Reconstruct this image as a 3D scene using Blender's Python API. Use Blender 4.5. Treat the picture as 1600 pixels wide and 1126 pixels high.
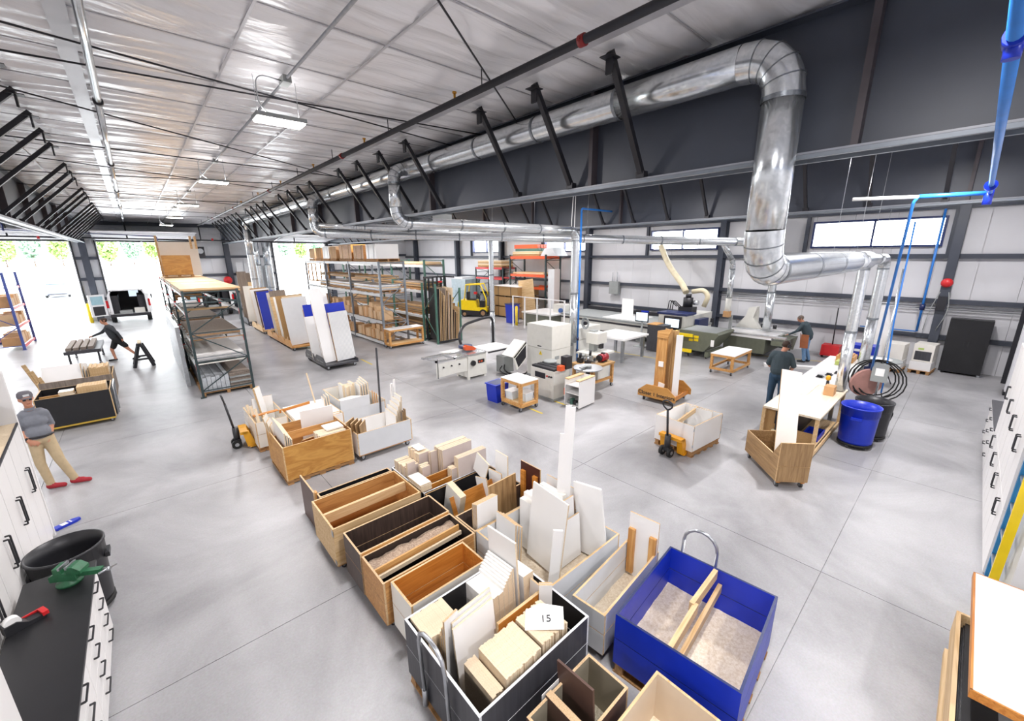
import bpy, bmesh, math, random
from mathutils import Vector, Matrix, Euler
random.seed(11)
scene = bpy.context.scene
COL = scene.collection
for o in list(bpy.data.objects):
    bpy.data.objects.remove(o)
R = math.radians
# ------------------------------------------------------------------ camera
CAMH = 4.0
cam_d = bpy.data.cameras.new('camera')
cam_d.sensor_width = 36.0
cam_d.lens = 640.8 / 1600 * 36.0
cam_d.clip_start = 0.05
cam_d.clip_end = 900
cam = bpy.data.objects.new('camera', cam_d)
COL.objects.link(cam)
yaw, pit, rol = R(48.1026), R(14.5521), R(-0.5395)
fw = Vector((math.cos(yaw) * math.cos(pit), math.sin(yaw) * math.cos(pit), -math.sin(pit)))
rt = Vector((math.sin(yaw), -math.cos(yaw), 0))
up = rt.cross(fw)
rt, up = rt * math.cos(rol) + up * math.sin(rol), up * math.cos(rol) - rt * math.sin(rol)
cam.matrix_world = Matrix(((rt.x, up.x, -fw.x, 0), (rt.y, up.y, -fw.y, 0), (rt.z, up.z, -fw.z, CAMH), (0, 0, 0, 1)))
scene.camera = cam
# ------------------------------------------------------------------ world: bright hazy overcast sky
SKY = 12.0
LAMP = 175.0
w = bpy.data.worlds.new('sky')
scene.world = w
w.use_nodes = True
bg = w.node_tree.nodes['Background']
bg.inputs[0].default_value = (0.93, 0.97, 1.0, 1)
bg.inputs[1].default_value = SKY
scene.view_settings.view_transform = 'Standard'
scene.view_settings.look = 'None'
scene.view_settings.gamma = 1
scene.view_settings.use_curve_mapping = False
scene.view_settings.exposure = 0.2
scene.cycles.max_bounces = 7
scene.cycles.diffuse_bounces = 4
scene.cycles.glossy_bounces = 3
scene.cycles.transparent_max_bounces = 8
scene.cycles.caustics_reflective = False
scene.cycles.caustics_refractive = False
scene.cycles.use_denoising = True
scene.cycles.sample_clamp_indirect = 6

# ------------------------------------------------------------------ materials
def lin(c):
    return c / 12.92 if c <= 0.04045 else ((c + 0.055) / 1.055) ** 2.4
def rgb(h):
    return tuple(lin(int(h[i:i + 2], 16) / 255) for i in (0, 2, 4))
MC = {}
def mat(name, col, rough=0.5, metal=0.0, kind='plain', col2=None, scale=6.0, bump=0.0, var=0.1, axis=0, coat=0.0, emit=0.0):
    if name in MC:
        return MC[name]
    m = bpy.data.materials.new(name)
    MC[name] = m
    m.use_nodes = True
    nt = m.node_tree
    N, L = nt.nodes, nt.links
    b = N['Principled BSDF']
    c = rgb(col) if isinstance(col, str) else col
    c2 = (rgb(col2) if isinstance(col2, str) else col2) if col2 else tuple(x * (1 - var * 2) for x in c)
    b.inputs['Roughness'].default_value = rough
    b.inputs['Metallic'].default_value = metal
    b.inputs['Coat Weight'].default_value = coat
    m.diffuse_color = (*c, 1)
    if emit:
        b.inputs['Base Color'].default_value = (*c, 1)
        b.inputs['Emission Color'].default_value = (*c, 1)
        b.inputs['Emission Strength'].default_value = emit
        return m
    tc = N.new('ShaderNodeTexCoord')
    mp = N.new('ShaderNodeMapping')
    L.new(tc.outputs['Object'], mp.inputs[0])
    nz = N.new('ShaderNodeTexNoise')
    L.new(mp.outputs[0], nz.inputs['Vector'])
    rp = N.new('ShaderNodeValToRGB')
    rp.color_ramp.elements[0].color = (*c2, 1)
    rp.color_ramp.elements[1].color = (*c, 1)
    nz.inputs['Scale'].default_value = scale
    nz.inputs['Detail'].default_value = 4
    src = nz.outputs[0]
    if kind == 'plain':
        rp.color_ramp.elements[0].position = 0.25
        rp.color_ramp.elements[1].position = 0.6
    elif kind == 'wood':
        s = [14.0, 14.0, 14.0]
        s[axis] = 0.9
        mp.inputs['Scale'].default_value = s
        nz.inputs['Scale'].default_value = scale * 0.35
        nz.inputs['Detail'].default_value = 6
        nz.inputs['Distortion'].default_value = 0.9
        rp.color_ramp.elements[0].position = 0.32
        rp.color_ramp.elements[1].position = 0.66
    elif kind == 'chip':
        nz.inputs['Scale'].default_value = scale
        nz.inputs['Detail'].default_value = 8
        nz.inputs['Roughness'].default_value = 0.75
        rp.color_ramp.elements[0].position = 0.36
        rp.color_ramp.elements[1].position = 0.62
    elif kind == 'galv':
        vo = N.new('ShaderNodeTexVoronoi')
        L.new(mp.outputs[0], vo.inputs['Vector'])
        vo.inputs['Scale'].default_value = scale
        src = vo.outputs['Color']
        rp.color_ramp.elements[0].position = 0.1
        rp.color_ramp.elements[1].position = 0.9
    elif kind == 'ply':
        mp.inputs['Scale'].default_value = (0.8, 2.6, 2.6)
        nz.inputs['Scale'].default_value = scale * 0.5
        nz.inputs['Distortion'].default_value = 1.5
        mt = N.new('ShaderNodeMath')
        mt.operation = 'MULTIPLY'
        mt.inputs[1].default_value = 9.0
        fr = N.new('ShaderNodeMath')
        fr.operation = 'PINGPONG'
        fr.inputs[1].default_value = 1.0
        L.new(nz.outputs[0], mt.inputs[0])
        L.new(mt.outputs[0], fr.inputs[0])
        src = fr.outputs[0]
    L.new(src, rp.inputs[0])
    L.new(rp.outputs[0], b.inputs['Base Color'])
    if bump:
        bp = N.new('ShaderNodeBump')
        bp.inputs['Strength'].default_value = bump
        bp.inputs['Distance'].default_value = 0.01
        L.new(src, bp.inputs['Height'])
        L.new(bp.outputs[0], b.inputs['Normal'])
    return m

WHITE = mat('white_laminate', 'f1f0ee', 0.35, var=0.012, scale=3)
OFFW = mat('offwhite_laminate', 'e9e5dc', 0.4, var=0.02, scale=3)
LGREY = mat('light_grey_laminate', 'd9dbdd', 0.4, var=0.02)
EDGE = mat('particleboard_edge', 'd9bd97', 0.8, kind='chip', col2='b8966c', scale=90)
PALE = mat('pale_board', 'e3d0b4', 0.7, kind='chip', col2='d3bd9c', scale=60)
MAUVE = mat('mauve_laminate', 'cfc2bc', 0.45, var=0.02)
PINE = mat('pine_wood', 'd8a868', 0.55, kind='wood', col2='b87f42', axis=0)
PINEZ = mat('pine_wood_upright', 'd8a868', 0.55, kind='wood', col2='b87f42', axis=2)
LPINE = mat('light_pine', 'ddbf93', 0.6, kind='wood', col2='c49f6c', axis=0)
ORANGE = mat('orange_maple', 'cf8a3c', 0.45, kind='wood', col2='b26c24', axis=0)
PLY = mat('plywood', 'cf9a4e', 0.5, kind='ply', col2='b67d38', scale=3)
WALNUT = mat('dark_walnut', '54443c', 0.45, kind='wood', col2='3a2e29', axis=2)
OAK = mat('brown_oak', 'b08e63', 0.5, kind='wood', col2='8a6a45', axis=2)
OAKX = mat('brown_oak_level', 'b08e63', 0.5, kind='wood', col2='8a6a45', axis=0)
MDF = mat('brown_fibreboard', 'b3905f', 0.7, kind='chip', col2='a17d50', scale=50)
SAWD = mat('sawdust', 'efe2cd', 0.95, kind='chip', col2='d3be9f', scale=34, bump=0.12)
SAWDG = mat('grey_sawdust', 'c2b9a4', 0.95, kind='chip', col2='8f8874', scale=48, bump=0.5)
DGREY = mat('charcoal_laminate', '45454a', 0.45, kind='wood', col2='38383c', axis=2)
BLACK = mat('black_laminate', '1d1d20', 0.4, var=0.1)
BROWN = mat('espresso_laminate', '5a4239', 0.45, var=0.08)
MAHOG = mat('mahogany_panel', '4a2118', 0.45, var=0.1)
BLUE = mat('blue_laminate', '0b2fb6', 0.4, var=0.06)
BLUEP = mat('blue_plastic', '1733b8', 0.35, var=0.05)
BLUER = mat('blue_pipe', '2f7fd6', 0.35, var=0.05)
NAVY = mat('navy_paint', '1d2b5c', 0.35, var=0.06)
YEL = mat('yellow_paint', 'f3d316', 0.4, var=0.04)
AMBER = mat('amber_paint', 'd79a22', 0.45, var=0.12)
RED = mat('red_paint', 'd3272b', 0.4, var=0.06)
ORG = mat('orange_paint', 'dd5a2c', 0.45, var=0.06)
STEEL = mat('brushed_steel', 'b9bcc0', 0.3, 0.9, var=0.08, scale=15)
GALV = mat('galvanised_duct', 'e6eaec', 0.22, 0.85, kind='galv', col2='d2d7da', scale=30)
GALVD = mat('galvanised_seam', '9aa0a6', 0.35, 0.85, kind='galv', col2='84898e', scale=26)
CHROME = mat('aluminium', 'd5d7d9', 0.25, 0.8, var=0.04)
DSTEEL = mat('dark_frame_steel', '454a55', 0.42, var=0.08, scale=1.6)
BSTEEL = mat('black_frame_steel', '24242a', 0.45, var=0.1)
RACKG = mat('grey_rack_steel', '7d848c', 0.4, 0.2, var=0.06)
BEAMW = mat('white_rack_beam', 'd4d8da', 0.4, var=0.04)
GREEN = mat('green_rack_steel', '466b5e', 0.45, var=0.08)
DGRN = mat('dark_green_rack_steel', '2b3b3d', 0.45, var=0.08)
RUB = mat('black_rubber', '191919', 0.7, var=0.15)
PLAS = mat('black_plastic', '26262a', 0.4, var=0.1)
CAST = mat('caster_tyre', '3a3a3c', 0.5, var=0.1)
MACH = mat('machine_cream', 'dfded6', 0.4, var=0.03)
MACHG = mat('machine_grey', '9da1a0', 0.45, var=0.05)
OLIVE = mat('olive_drab_steel', '6b6f5e', 0.5, var=0.08)
CARDB = mat('cardboard', 'c79a6b', 0.8, var=0.05)
KRAFT = mat('light_cardboard', 'd6b48c', 0.8, var=0.05)
PAPER = mat('paper', 'f7f7f5', 0.7, var=0.01)
INK = mat('ink', '2a2a2a', 0.7, var=0.02)
PALLET = mat('pallet_wood', 'b98d5c', 0.75, kind='wood', col2='8e6840', axis=0)
PLASTC = mat('clear_tote', 'dfe6ea', 0.25, var=0.03)
GREYB = mat('grey_weathered_board', '8f8378', 0.7, kind='wood', col2='766a60', axis=2)
HOSE = mat('ivory_flex_hose', 'ded2b2', 0.55, var=0.08)
VISEG = mat('vise_green', '2f6b48', 0.45, var=0.15, scale=30)
SCREEN = mat('screen_glow', (0.72, 0.85, 0.95), 0.3, emit=1.0)
LED = mat('led_diffuser', (1.0, 0.96, 0.92), 0.4, emit=14.0)
WRAP = mat('shrink_wrap', 'c9ced2', 0.22, 0.25, var=0.12, scale=14, bump=0.5)
PLATE = mat('black_sheet', '232326', 0.3, var=0.3, scale=3)
REDT = mat('tail_lamp_red', 'c0181f', 0.25, var=0.05)
CARW = mat('car_white_paint', 'e8e9ea', 0.25, var=0.02, coat=0.4)
CARS = mat('car_silver_paint', '5f6880', 0.25, 0.3, var=0.04, coat=0.4)
GLASSD = mat('dark_glass', '3c4852', 0.1, var=0.05)
PINK = mat('worn_pink_disc', 'b98a80', 0.7, var=0.1)

def glass_mat():
    m = bpy.data.materials.new('window_glass')
    m.use_nodes = True
    nt = m.node_tree
    nt.nodes.clear()
    o = nt.nodes.new('ShaderNodeOutputMaterial')
    mx = nt.nodes.new('ShaderNodeMixShader')
    t = nt.nodes.new('ShaderNodeBsdfTransparent')
    g = nt.nodes.new('ShaderNodeBsdfGlossy')
    g.inputs['Roughness'].default_value = 0.05
    mx.inputs[0].default_value = 0.08
    nt.links.new(t.outputs[0], mx.inputs[1])
    nt.links.new(g.outputs[0], mx.inputs[2])
    nt.links.new(mx.outputs[0], o.inputs[0])
    return m
GLASS = glass_mat()

def concrete(name, a, b, r0, r1, sc):
    m = bpy.data.materials.new(name)
    m.use_nodes = True
    nt = m.node_tree
    N, L = nt.nodes, nt.links
    p = N['Principled BSDF']
    g = N.new('ShaderNodeNewGeometry')
    n1 = N.new('ShaderNodeTexNoise')
    n2 = N.new('ShaderNodeTexNoise')
    for n, s, d, dist in ((n1, sc, 7, .5), (n2, 45, 5, 0)):
        n.inputs['Scale'].default_value = s
        n.inputs['Detail'].default_value = d
        n.inputs['Roughness'].default_value = 0.62
        n.inputs['Distortion'].default_value = dist
        L.new(g.outputs['Position'], n.inputs['Vector'])
    rp = N.new('ShaderNodeValToRGB')
    rp.color_ramp.elements[0].position = 0.28
    rp.color_ramp.elements[1].position = 0.7
    rp.color_ramp.elements[0].color = (*rgb(a), 1)
    rp.color_ramp.elements[1].color = (*rgb(b), 1)
    L.new(n1.outputs[0], rp.inputs[0])
    mx = N.new('ShaderNodeMix')
    mx.data_type = 'RGBA'
    mx.blend_type = 'OVERLAY'
    mx.inputs[0].default_value = 0.28
    L.new(rp.outputs[0], mx.inputs[6])
    L.new(n2.outputs['Color'], mx.inputs[7])
    ds = N.new('ShaderNodeHueSaturation')
    ds.inputs['Saturation'].default_value = 0.35
    L.new(mx.outputs[2], ds.inputs['Color'])
    L.new(ds.outputs[0], p.inputs['Base Color'])
    mr = N.new('ShaderNodeMapRange')
    mr.inputs[3].default_value = r0
    mr.inputs[4].default_value = r1
    L.new(n1.outputs[0], mr.inputs[0])
    L.new(mr.outputs[0], p.inputs['Roughness'])
    bp = N.new('ShaderNodeBump')
    bp.inputs['Strength'].default_value = 0.08
    bp.inputs['Distance'].default_value = 0.004
    L.new(n1.outputs[0], bp.inputs['Height'])
    L.new(bp.outputs[0], p.inputs['Normal'])
    return m
CONC = concrete('polished_concrete', '7b797e', 'b3b1b6', 0.26, 0.5, 0.42)
CONCO = concrete('yard_concrete', 'c8c8c6', 'd8d8d6', 0.8, 0.95, 0.3)

def foil():
    m = bpy.data.materials.new('white_vinyl_foil')
    m.use_nodes = True
    nt = m.node_tree
    N, L = nt.nodes, nt.links
    p = N['Principled BSDF']
    p.inputs['Base Color'].default_value = (0.94, 0.935, 0.955, 1)
    p.inputs['Metallic'].default_value = 0.12
    p.inputs['Roughness'].default_value = 0.24
    g = N.new('ShaderNodeNewGeometry')
    mp = N.new('ShaderNodeMapping')
    mp.inputs['Scale'].default_value = (0.55, 2.6, 1)
    L.new(g.outputs['Position'], mp.inputs[0])
    n = N.new('ShaderNodeTexNoise')
    n.inputs['Scale'].default_value = 1.3
    n.inputs['Detail'].default_value = 3
    n.inputs['Distortion'].default_value = 1.2
    L.new(mp.outputs[0], n.inputs['Vector'])
    bp = N.new('ShaderNodeBump')
    bp.inputs['Strength'].default_value = 0.55
    bp.inputs['Distance'].default_value = 0.05
    L.new(n.outputs[0], bp.inputs['Height'])
    L.new(bp.outputs[0], p.inputs['Normal'])
    return m
FOIL = foil()
TAPE = mat('foil_tape', 'c9c8cc', 0.3, 0.3, var=0.03)
WALLW = mat('white_wall_liner', 'dedee1', 0.45, var=0.02, scale=1.2)

# ------------------------------------------------------------------ mesh helpers
class B:
    def __init__(s):
        s.v, s.f, s.m, s.sm = [], [], [], []
    def add(s, vs, fs, mi=0, smooth=False, M=None):
        k = len(s.v)
        for p in vs:
            p = Vector(p)
            s.v.append(M @ p if M is not None else p)
        for i, f in enumerate(fs):
            s.f.append([k + j for j in f])
            s.m.append(mi[i] if isinstance(mi, (list, tuple)) else mi)
            s.sm.append(smooth)
        return s
    def box(s, x0, y0, z0, x1, y1, z1, mi=0, M=None):
        x0, x1 = min(x0, x1), max(x0, x1)
        y0, y1 = min(y0, y1), max(y0, y1)
        z0, z1 = min(z0, z1), max(z0, z1)
        vs = [(x0, y0, z0), (x1, y0, z0), (x1, y1, z0), (x0, y1, z0), (x0, y0, z1), (x1, y0, z1), (x1, y1, z1), (x0, y1, z1)]
        fs = [(0, 4, 7, 3), (1, 2, 6, 5), (0, 1, 5, 4), (3, 7, 6, 2), (0, 3, 2, 1), (4, 5, 6, 7)]
        return s.add(vs, fs, mi, False, M)
    def bar(s, p0, p1, w, h=None, mi=0, upv=(0, 0, 1)):
        p0, p1 = Vector(p0), Vector(p1)
        h = w if h is None else h
        d = (p1 - p0)
        L = d.length
        d.normalize()
        u = Vector(upv)
        if abs(d.dot(u)) > 0.98:
            u = Vector((1, 0, 0))
        x = d.cross(u).normalized()
        y = x.cross(d)
        M = Matrix(((x.x, y.x, d.x, p0.x), (x.y, y.y, d.y, p0.y), (x.z, y.z, d.z, p0.z), (0, 0, 0, 1)))
        return s.box(-w / 2, -h / 2, 0, w / 2, h / 2, L, mi, M)
    def tube(s, pts, r, n=10, mi=0, cap=True, closed=False):
        pts = [Vector(p) for p in pts]
        rs = r if isinstance(r, (list, tuple)) else [r] * len(pts)
        k = len(s.v)
        tang = []
        N = len(pts)
        for i in range(N):
            a = pts[(i - 1) % N] if (i > 0 or closed) else pts[i]
            b = pts[(i + 1) % N] if (i < N - 1 or closed) else pts[i]
            tang.append((b - a).normalized())
        u = Vector((0, 0, 1)) if abs(tang[0].z) < 0.9 else Vector((1, 0, 0))
        for i in range(N):
            t = tang[i]
            u = (u - t * u.dot(t)).normalized()
            q = t.cross(u)
            for j in range(n):
                a = 2 * math.pi * j / n
                s.v.append(pts[i] + (u * math.cos(a) + q * math.sin(a)) * rs[i])
        for i in range(N if closed else N - 1):
            i2 = (i + 1) % N
            for j in range(n):
                s.f.append([k + i * n + j, k + i * n + (j + 1) % n, k + i2 * n + (j + 1) % n, k + i2 * n + j])
                s.m.append(mi)
                s.sm.append(True)
        if cap and not closed:
            s.f.append([k + j for j in range(n)][::-1])
            s.f.append([k + (N - 1) * n + j for j in range(n)])
            s.m += [mi, mi]
            s.sm += [False, False]
        return s
    def cyl(s, p0, p1, r, r1=None, n=12, mi=0, cap=True):
        return s.tube([p0, p1], [r, r if r1 is None else r1], n, mi, cap)
    def lathe(s, prof, n=20, c=(0, 0, 0), mi=0):
        k = len(s.v)
        for (r, z) in prof:
            for j in range(n):
                a = 2 * math.pi * j / n
                s.v.append(Vector((c[0] + r * math.cos(a), c[1] + r * math.sin(a), c[2] + z)))
        for i in range(len(prof) - 1):
            for j in range(n):
                s.f.append([k + i * n + j, k + i * n + (j + 1) % n, k + (i + 1) * n + (j + 1) % n, k + (i + 1) * n + j])
                s.m.append(mi)
                s.sm.append(True)
        return s
    def prism(s, poly, a, b, plane='xz', mi=0, M=None):
        n = len(poly)
        def mk(p, t):
            return {'xz': (p[0], t, p[1]), 'yz': (t, p[0], p[1]), 'xy': (p[0], p[1], t)}[plane]
        vs = [mk(p, a) for p in poly] + [mk(p, b) for p in poly]
        fs = [list(range(n)), list(range(n, 2 * n))[::-1]]
        for i in range(n):
            j = (i + 1) % n
            fs.append([i, i + n, j + n, j])
        return s.add(vs, fs, mi, False, M)
    def out(s, name, mats, parent=None, loc=None, fix=True):
        me = bpy.data.meshes.new(name)
        me.from_pydata([tuple(p) for p in s.v], [], s.f)
        if not isinstance(mats, (list, tuple)):
            mats = [mats]
        for m in mats:
            me.materials.append(m)
        me.polygons.foreach_set('material_index', s.m)
        me.polygons.foreach_set('use_smooth', s.sm)
        if fix:
            bm = bmesh.new()
            bm.from_mesh(me)
            bmesh.ops.recalc_face_normals(bm, faces=bm.faces)
            bm.to_mesh(me)
            bm.free()
        me.update()
        o = bpy.data.objects.new(name, me)
        COL.objects.link(o)
        if parent is not None:
            o.parent = parent
        if loc is not None:
            o.location = loc
        return o

def tag(o, label, cat, group=None, kind=None):
    o['label'] = label
    o['category'] = cat
    if group:
        o['group'] = group
    if kind:
        o['kind'] = kind
    return o
def thing(name, label, cat, loc=(0, 0, 0), rz=0.0, group=None):
    o = bpy.data.objects.new(name, None)
    o.empty_display_size = 0.1
    COL.objects.link(o)
    o.location = loc
    o.rotation_euler = (0, 0, R(rz))
    return tag(o, label, cat, group)
def struct(o):
    o['kind'] = 'structure'
    return o
def share(name, me, parent, loc=(0, 0, 0), rot=(0, 0, 0)):
    o = bpy.data.objects.new(name, me)
    COL.objects.link(o)
    o.parent = parent
    o.location = loc
    o.rotation_euler = rot
    return o
def copy_tree(o, parent=None):
    c = o.copy()
    COL.objects.link(c)
    c.parent = parent
    for ch in list(o.children):
        copy_tree(ch, c)
    return c
MESHC = {}
def caster(parent, x, y, r=0.05, z=0.0, wide=0.035, rz=0.0):
    key = ('caster', r, wide)
    if key not in MESHC:
        b = B()
        b.tube([(0, -wide / 2, r), (0, wide / 2, r)], r, 14, 0)
        b.tube([(0, -wide / 2 - .004, r), (0, wide / 2 + .004, r)], r * .45, 10, 1)
        b.box(-r * .5, -wide / 2 - .008, r, r * .5, -wide / 2 - .003, r * 2.1, 1)
        b.box(-r * .5, wide / 2 + .003, r, r * .5, wide / 2 + .008, r * 2.1, 1)
        b.box(-r * .8, -wide / 2 - .012, r * 2.05, r * .8, wide / 2 + .012, r * 2.2, 1)
        o = b.out('caster', [CAST, STEEL])
        MESHC[key] = o.data
        bpy.data.objects.remove(o)
    return share('caster', MESHC[key], parent, (x, y, z), (0, 0, R(rz)))
def board(name, label, cat, base, size, rot=(0, 0, 0), mats=None, group=None, parent=None):
    """a sheet: w wide, t thick, h tall; broad faces look along local y; base = centre of its bottom edge"""
    wd, t, h = size
    o = B().box(-wd / 2, -t / 2, 0, wd / 2, t / 2, h, (1, 1, 0, 0, 1, 2 if mats and len(mats) > 2 else 1)).out(name, list(mats or (WHITE, EDGE)), parent)
    o.rotation_euler = tuple(R(a) for a in rot)
    mr = o.rotation_euler.to_matrix()
    low = min((mr @ Vector((x, y, z))).z for x in (-wd / 2, wd / 2) for y in (-t / 2, t / 2) for z in (0, h))
    o.location = (base[0], base[1], base[2] - low)
    if parent is None:
        tag(o, label, cat, group)
    return o
def stack(name, label, group, x0, x1, y0, y1, z0, z1, n, mats=(MAUVE, PALE), axis='y', jit=0.012, top=0.02):
    """upright offcut boards pressed together; axis = direction in which they follow each other"""
    if axis == 'y':
        t = (y1 - y0) / n
        for i in range(n):
            dz = random.uniform(-top, 0)
            dx = random.uniform(-jit, jit)
            board(name, label, 'board', ((x0 + x1) / 2 + dx, y0 + (i + .5) * t, z0), (x1 - x0, t * .992, z1 - z0 + dz), (0, 0, 0), mats, group)
    elif axis == 'x':
        t = (x1 - x0) / n
        for i in range(n):
            dz = random.uniform(-top, 0)
            dy = random.uniform(-jit, jit)
            board(name, label, 'board', (x0 + (i + .5) * t, (y0 + y1) / 2 + dy, z0), (y1 - y0, t * .992, z1 - z0 + dz), (0, 0, 90), mats, group)
    else:
        t = (z1 - z0) / n
        for i in range(n):
            dx, dy = random.uniform(-jit, jit), random.uniform(-jit, jit)
            cx, cy = (x0 + x1) / 2 + dx, (y0 + y1) / 2 + dy
            o = B().box(-(x1 - x0) / 2, -(y1 - y0) / 2, 0, (x1 - x0) / 2, (y1 - y0) / 2, t * .96, (1, 1, 1, 1, 0, 0)).out(name, list(mats))
            o.location = (cx, cy, z0 + i * t)
            tag(o, label, 'board', group)
def text(body, size, parent, mtx, material, name='lettering', ext=0.002, align='CENTER', bold=0.0):
    cu = bpy.data.curves.new(name, 'FONT')
    cu.body = body
    cu.size = size
    cu.extrude = ext
    cu.offset = bold
    cu.align_x = align
    cu.align_y = 'CENTER'
    t = bpy.data.objects.new(name, cu)
    COL.objects.link(t)
    bpy.context.view_layer.update()
    me = bpy.data.meshes.new_from_object(t.evaluated_get(bpy.context.evaluated_depsgraph_get()))
    bpy.data.objects.remove(t)
    me.materials.clear()
    me.materials.append(material)
    o = bpy.data.objects.new(name, me)
    COL.objects.link(o)
    o.parent = parent
    o.matrix_local = mtx
    return o
def plane_mtx(loc, right, upv):
    r_, u_ = Vector(right).normalized(), Vector(upv).normalized()
    n_ = r_.cross(u_)
    return Matrix(((r_.x, u_.x, n_.x, loc[0]), (r_.y, u_.y, n_.y, loc[1]), (r_.z, u_.z, n_.z, loc[2]), (0, 0, 0, 1)))
def arc(c, r, a0, a1, n, u, v):
    c, u, v = Vector(c), Vector(u), Vector(v)
    return [c + (u * math.cos(R(a0 + (a1 - a0) * i / n)) + v * math.sin(R(a0 + (a1 - a0) * i / n))) * r for i in range(n + 1)]
def round_path(pts, r, n=5):
    """polyline with rounded corners"""
    pts = [Vector(p) for p in pts]
    out = [pts[0]]
    for i in range(1, len(pts) - 1):
        a, b, c = pts[i - 1], pts[i], pts[i + 1]
        d0, d1 = (a - b), (c - b)
        rr = min(r, d0.length * .49, d1.length * .49)
        s0, s1 = b + d0.normalized() * rr, b + d1.normalized() * rr
        for k in range(n + 1):
            t = k / n
            out.append(s0 * (1 - t) ** 2 + b * 2 * t * (1 - t) + s1 * t * t)
    out.append(pts[-1])
    return out
# ================================================================== structure
CEIL = 6.25
# ---- floor: slabs between saw-cut joints
fl_ = struct(B().box(-10.2, -6.2, -0.2, 20.6, 38.32, -0.014).out('floor', CONC))
gx = [-10, -5.7, -1.92, 1.95, 5.9, 9.66, 13.4, 17.2, 20.45]
gy = [-6, -3.2, 0.65, 4.5, 8.62, 12.4, 16.2, 20, 23.8, 27.6, 31.4, 35.2, 38.3]
for i in range(len(gx) - 1):
    for j in range(len(gy) - 1):
        B().box(gx[i] + .004, gy[j] + .004, -0.013, gx[i + 1] - .004, gy[j + 1] - .004, 0).out('floor_slab', CONC, fl_)
yd = struct(B().box(-160, 38.3, -0.2, 200, 420, -0.02).out('pavement', CONCO))
# ---- ceiling: foil-faced insulation billowing between purlins
ce = struct(B().box(-10, -6, CEIL + .16, 20.3, 38.3, CEIL + .2).out('ceiling', WALLW))
rnd = random.Random(5)
BAYS = [(-9.8, -2.15), (-2.15, 5.4), (5.4, 12.9), (12.9, 20.2)]
PUR = [4.95 + 1.22 * k for k in range(-9, 28)]
def ceil_panel(xa, xb, ya, yb, nx, ny):
    vs, fs = [], []
    ph = [rnd.uniform(0, 6.28) for _ in range(6)]
    am = [rnd.uniform(.004, .013) for _ in range(3)]
    for i in range(nx + 1):
        for j in range(ny + 1):
            u, v = i / nx, j / ny
            x, y = xa + (xb - xa) * u, ya + (yb - ya) * v
            sag = 0.045 * math.sin(math.pi * v) ** .7 * (0.8 + .2 * math.sin(x * 2.4 + ph[0]))
            e = math.sin(math.pi * v) ** .5
            wv = am[0] * math.sin(x * 5 + ph[1] + 2 * math.sin(v * 3 + ph[2])) + am[1] * math.sin(v * 17 + ph[3] + x * 1.3) + am[2] * math.sin(v * 29 + x * 3.1 + ph[4])
            vs.append((x, y, CEIL + .05 - sag + wv * e))
    for i in range(nx):
        for j in range(ny):
            a = i * (ny + 1) + j
            fs.append((a, a + 1, a + ny + 2, a + ny + 1))
    b = B()
    b.add(vs, fs, 0, True)
    return b
for bi, (xa, xb) in enumerate(BAYS):
    for k in range(len(PUR) - 1):
        ya, yb = PUR[k], PUR[k + 1]
        if yb > 38.2:
            yb = 38.2
        near = bi == 1
        if not near and (bi != 0 or yb < 3):
            n1, n2 = 10, 6
        else:
            n1, n2 = 60, 22
        ceil_panel(xa, xb, ya, yb, n1, n2).out('insulation_panel', FOIL, ce, fix=False)
for x, wd in ((-0.12, .16), (1.24, .03), (2.52, .03), (4.2, .14), (-1.3, .03)):
    B().box(x - wd / 2, -6, CEIL - .01, x + wd / 2, 38.1, CEIL - .002).out('seam_strap', TAPE, ce)
for k, y in enumerate(PUR):
    B().box(-2.1, y - .012, CEIL + .035, 5.35, y + .012, CEIL + .043).out('purlin_seam', TAPE, ce)

# ---- far wall with three roll-up doors
YW = 38.1
wf = struct(B().box(-10, YW + .2, 5.05, 20.3, YW + .25, CEIL + .2).out('wall_far', WALLW))
def wall_seg(xa, xb, za, zb, step=1.0):
    n = max(1, round((xb - xa) / step))
    for i in range(n):
        B().box(xa + (xb - xa) * i / n + .003, YW + .1, za, xa + (xb - xa) * (i + 1) / n - .003, YW + .2, zb).out('wall_panel', WALLW, wf)
DOORS = [(-7.65, -2.72), (-1.5, 3.35), (8.6, 12.55)]
DH = 5.0
prev = -10
for a, b_ in DOORS + [(20.3, 20.3)]:
    if a > prev:
        wall_seg(prev, a, 0, 5.05)
    prev = b_
for i in range(10):       # ribbed liner over the doors
    z = 5.06 + i * .1
    B().box(-10, YW + .07 + .02 * (i % 2), z, 20.3, YW + .2, z + .094).out('wall_liner_plank', WALLW, wf)
B().box(-10, YW - .12, 6.05, 20.3, YW + .2, CEIL + .1).out('eave_beam', DSTEEL, wf)
for za in (1.3, 2.6, 3.9):
    for xa, xb in ((-2.62, -1.6), (3.45, 8.5), (12.65, 20.2)):
        B().box(xa, YW - .08, za, xb, YW + .1, za + .18).out('girt', DSTEEL, wf)
for x in (-2.15, 5.4, 12.9):
    b = B().box(x - .16, YW - .45, 0, x + .16, YW - .43, 5.3).box(x - .16, YW + .06, 0, x + .16, YW + .08, 5.3).box(x - .012, YW - .43, 0, x + .012, YW + .06, 5.3)
    b.prism([(YW - .45, 5.3), (YW + .08, 5.3), (YW + .08, 6.2), (YW - .9, 6.2)], x - .16, x + .16, 'yz')
    b.out('column', DSTEEL, wf)
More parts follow.
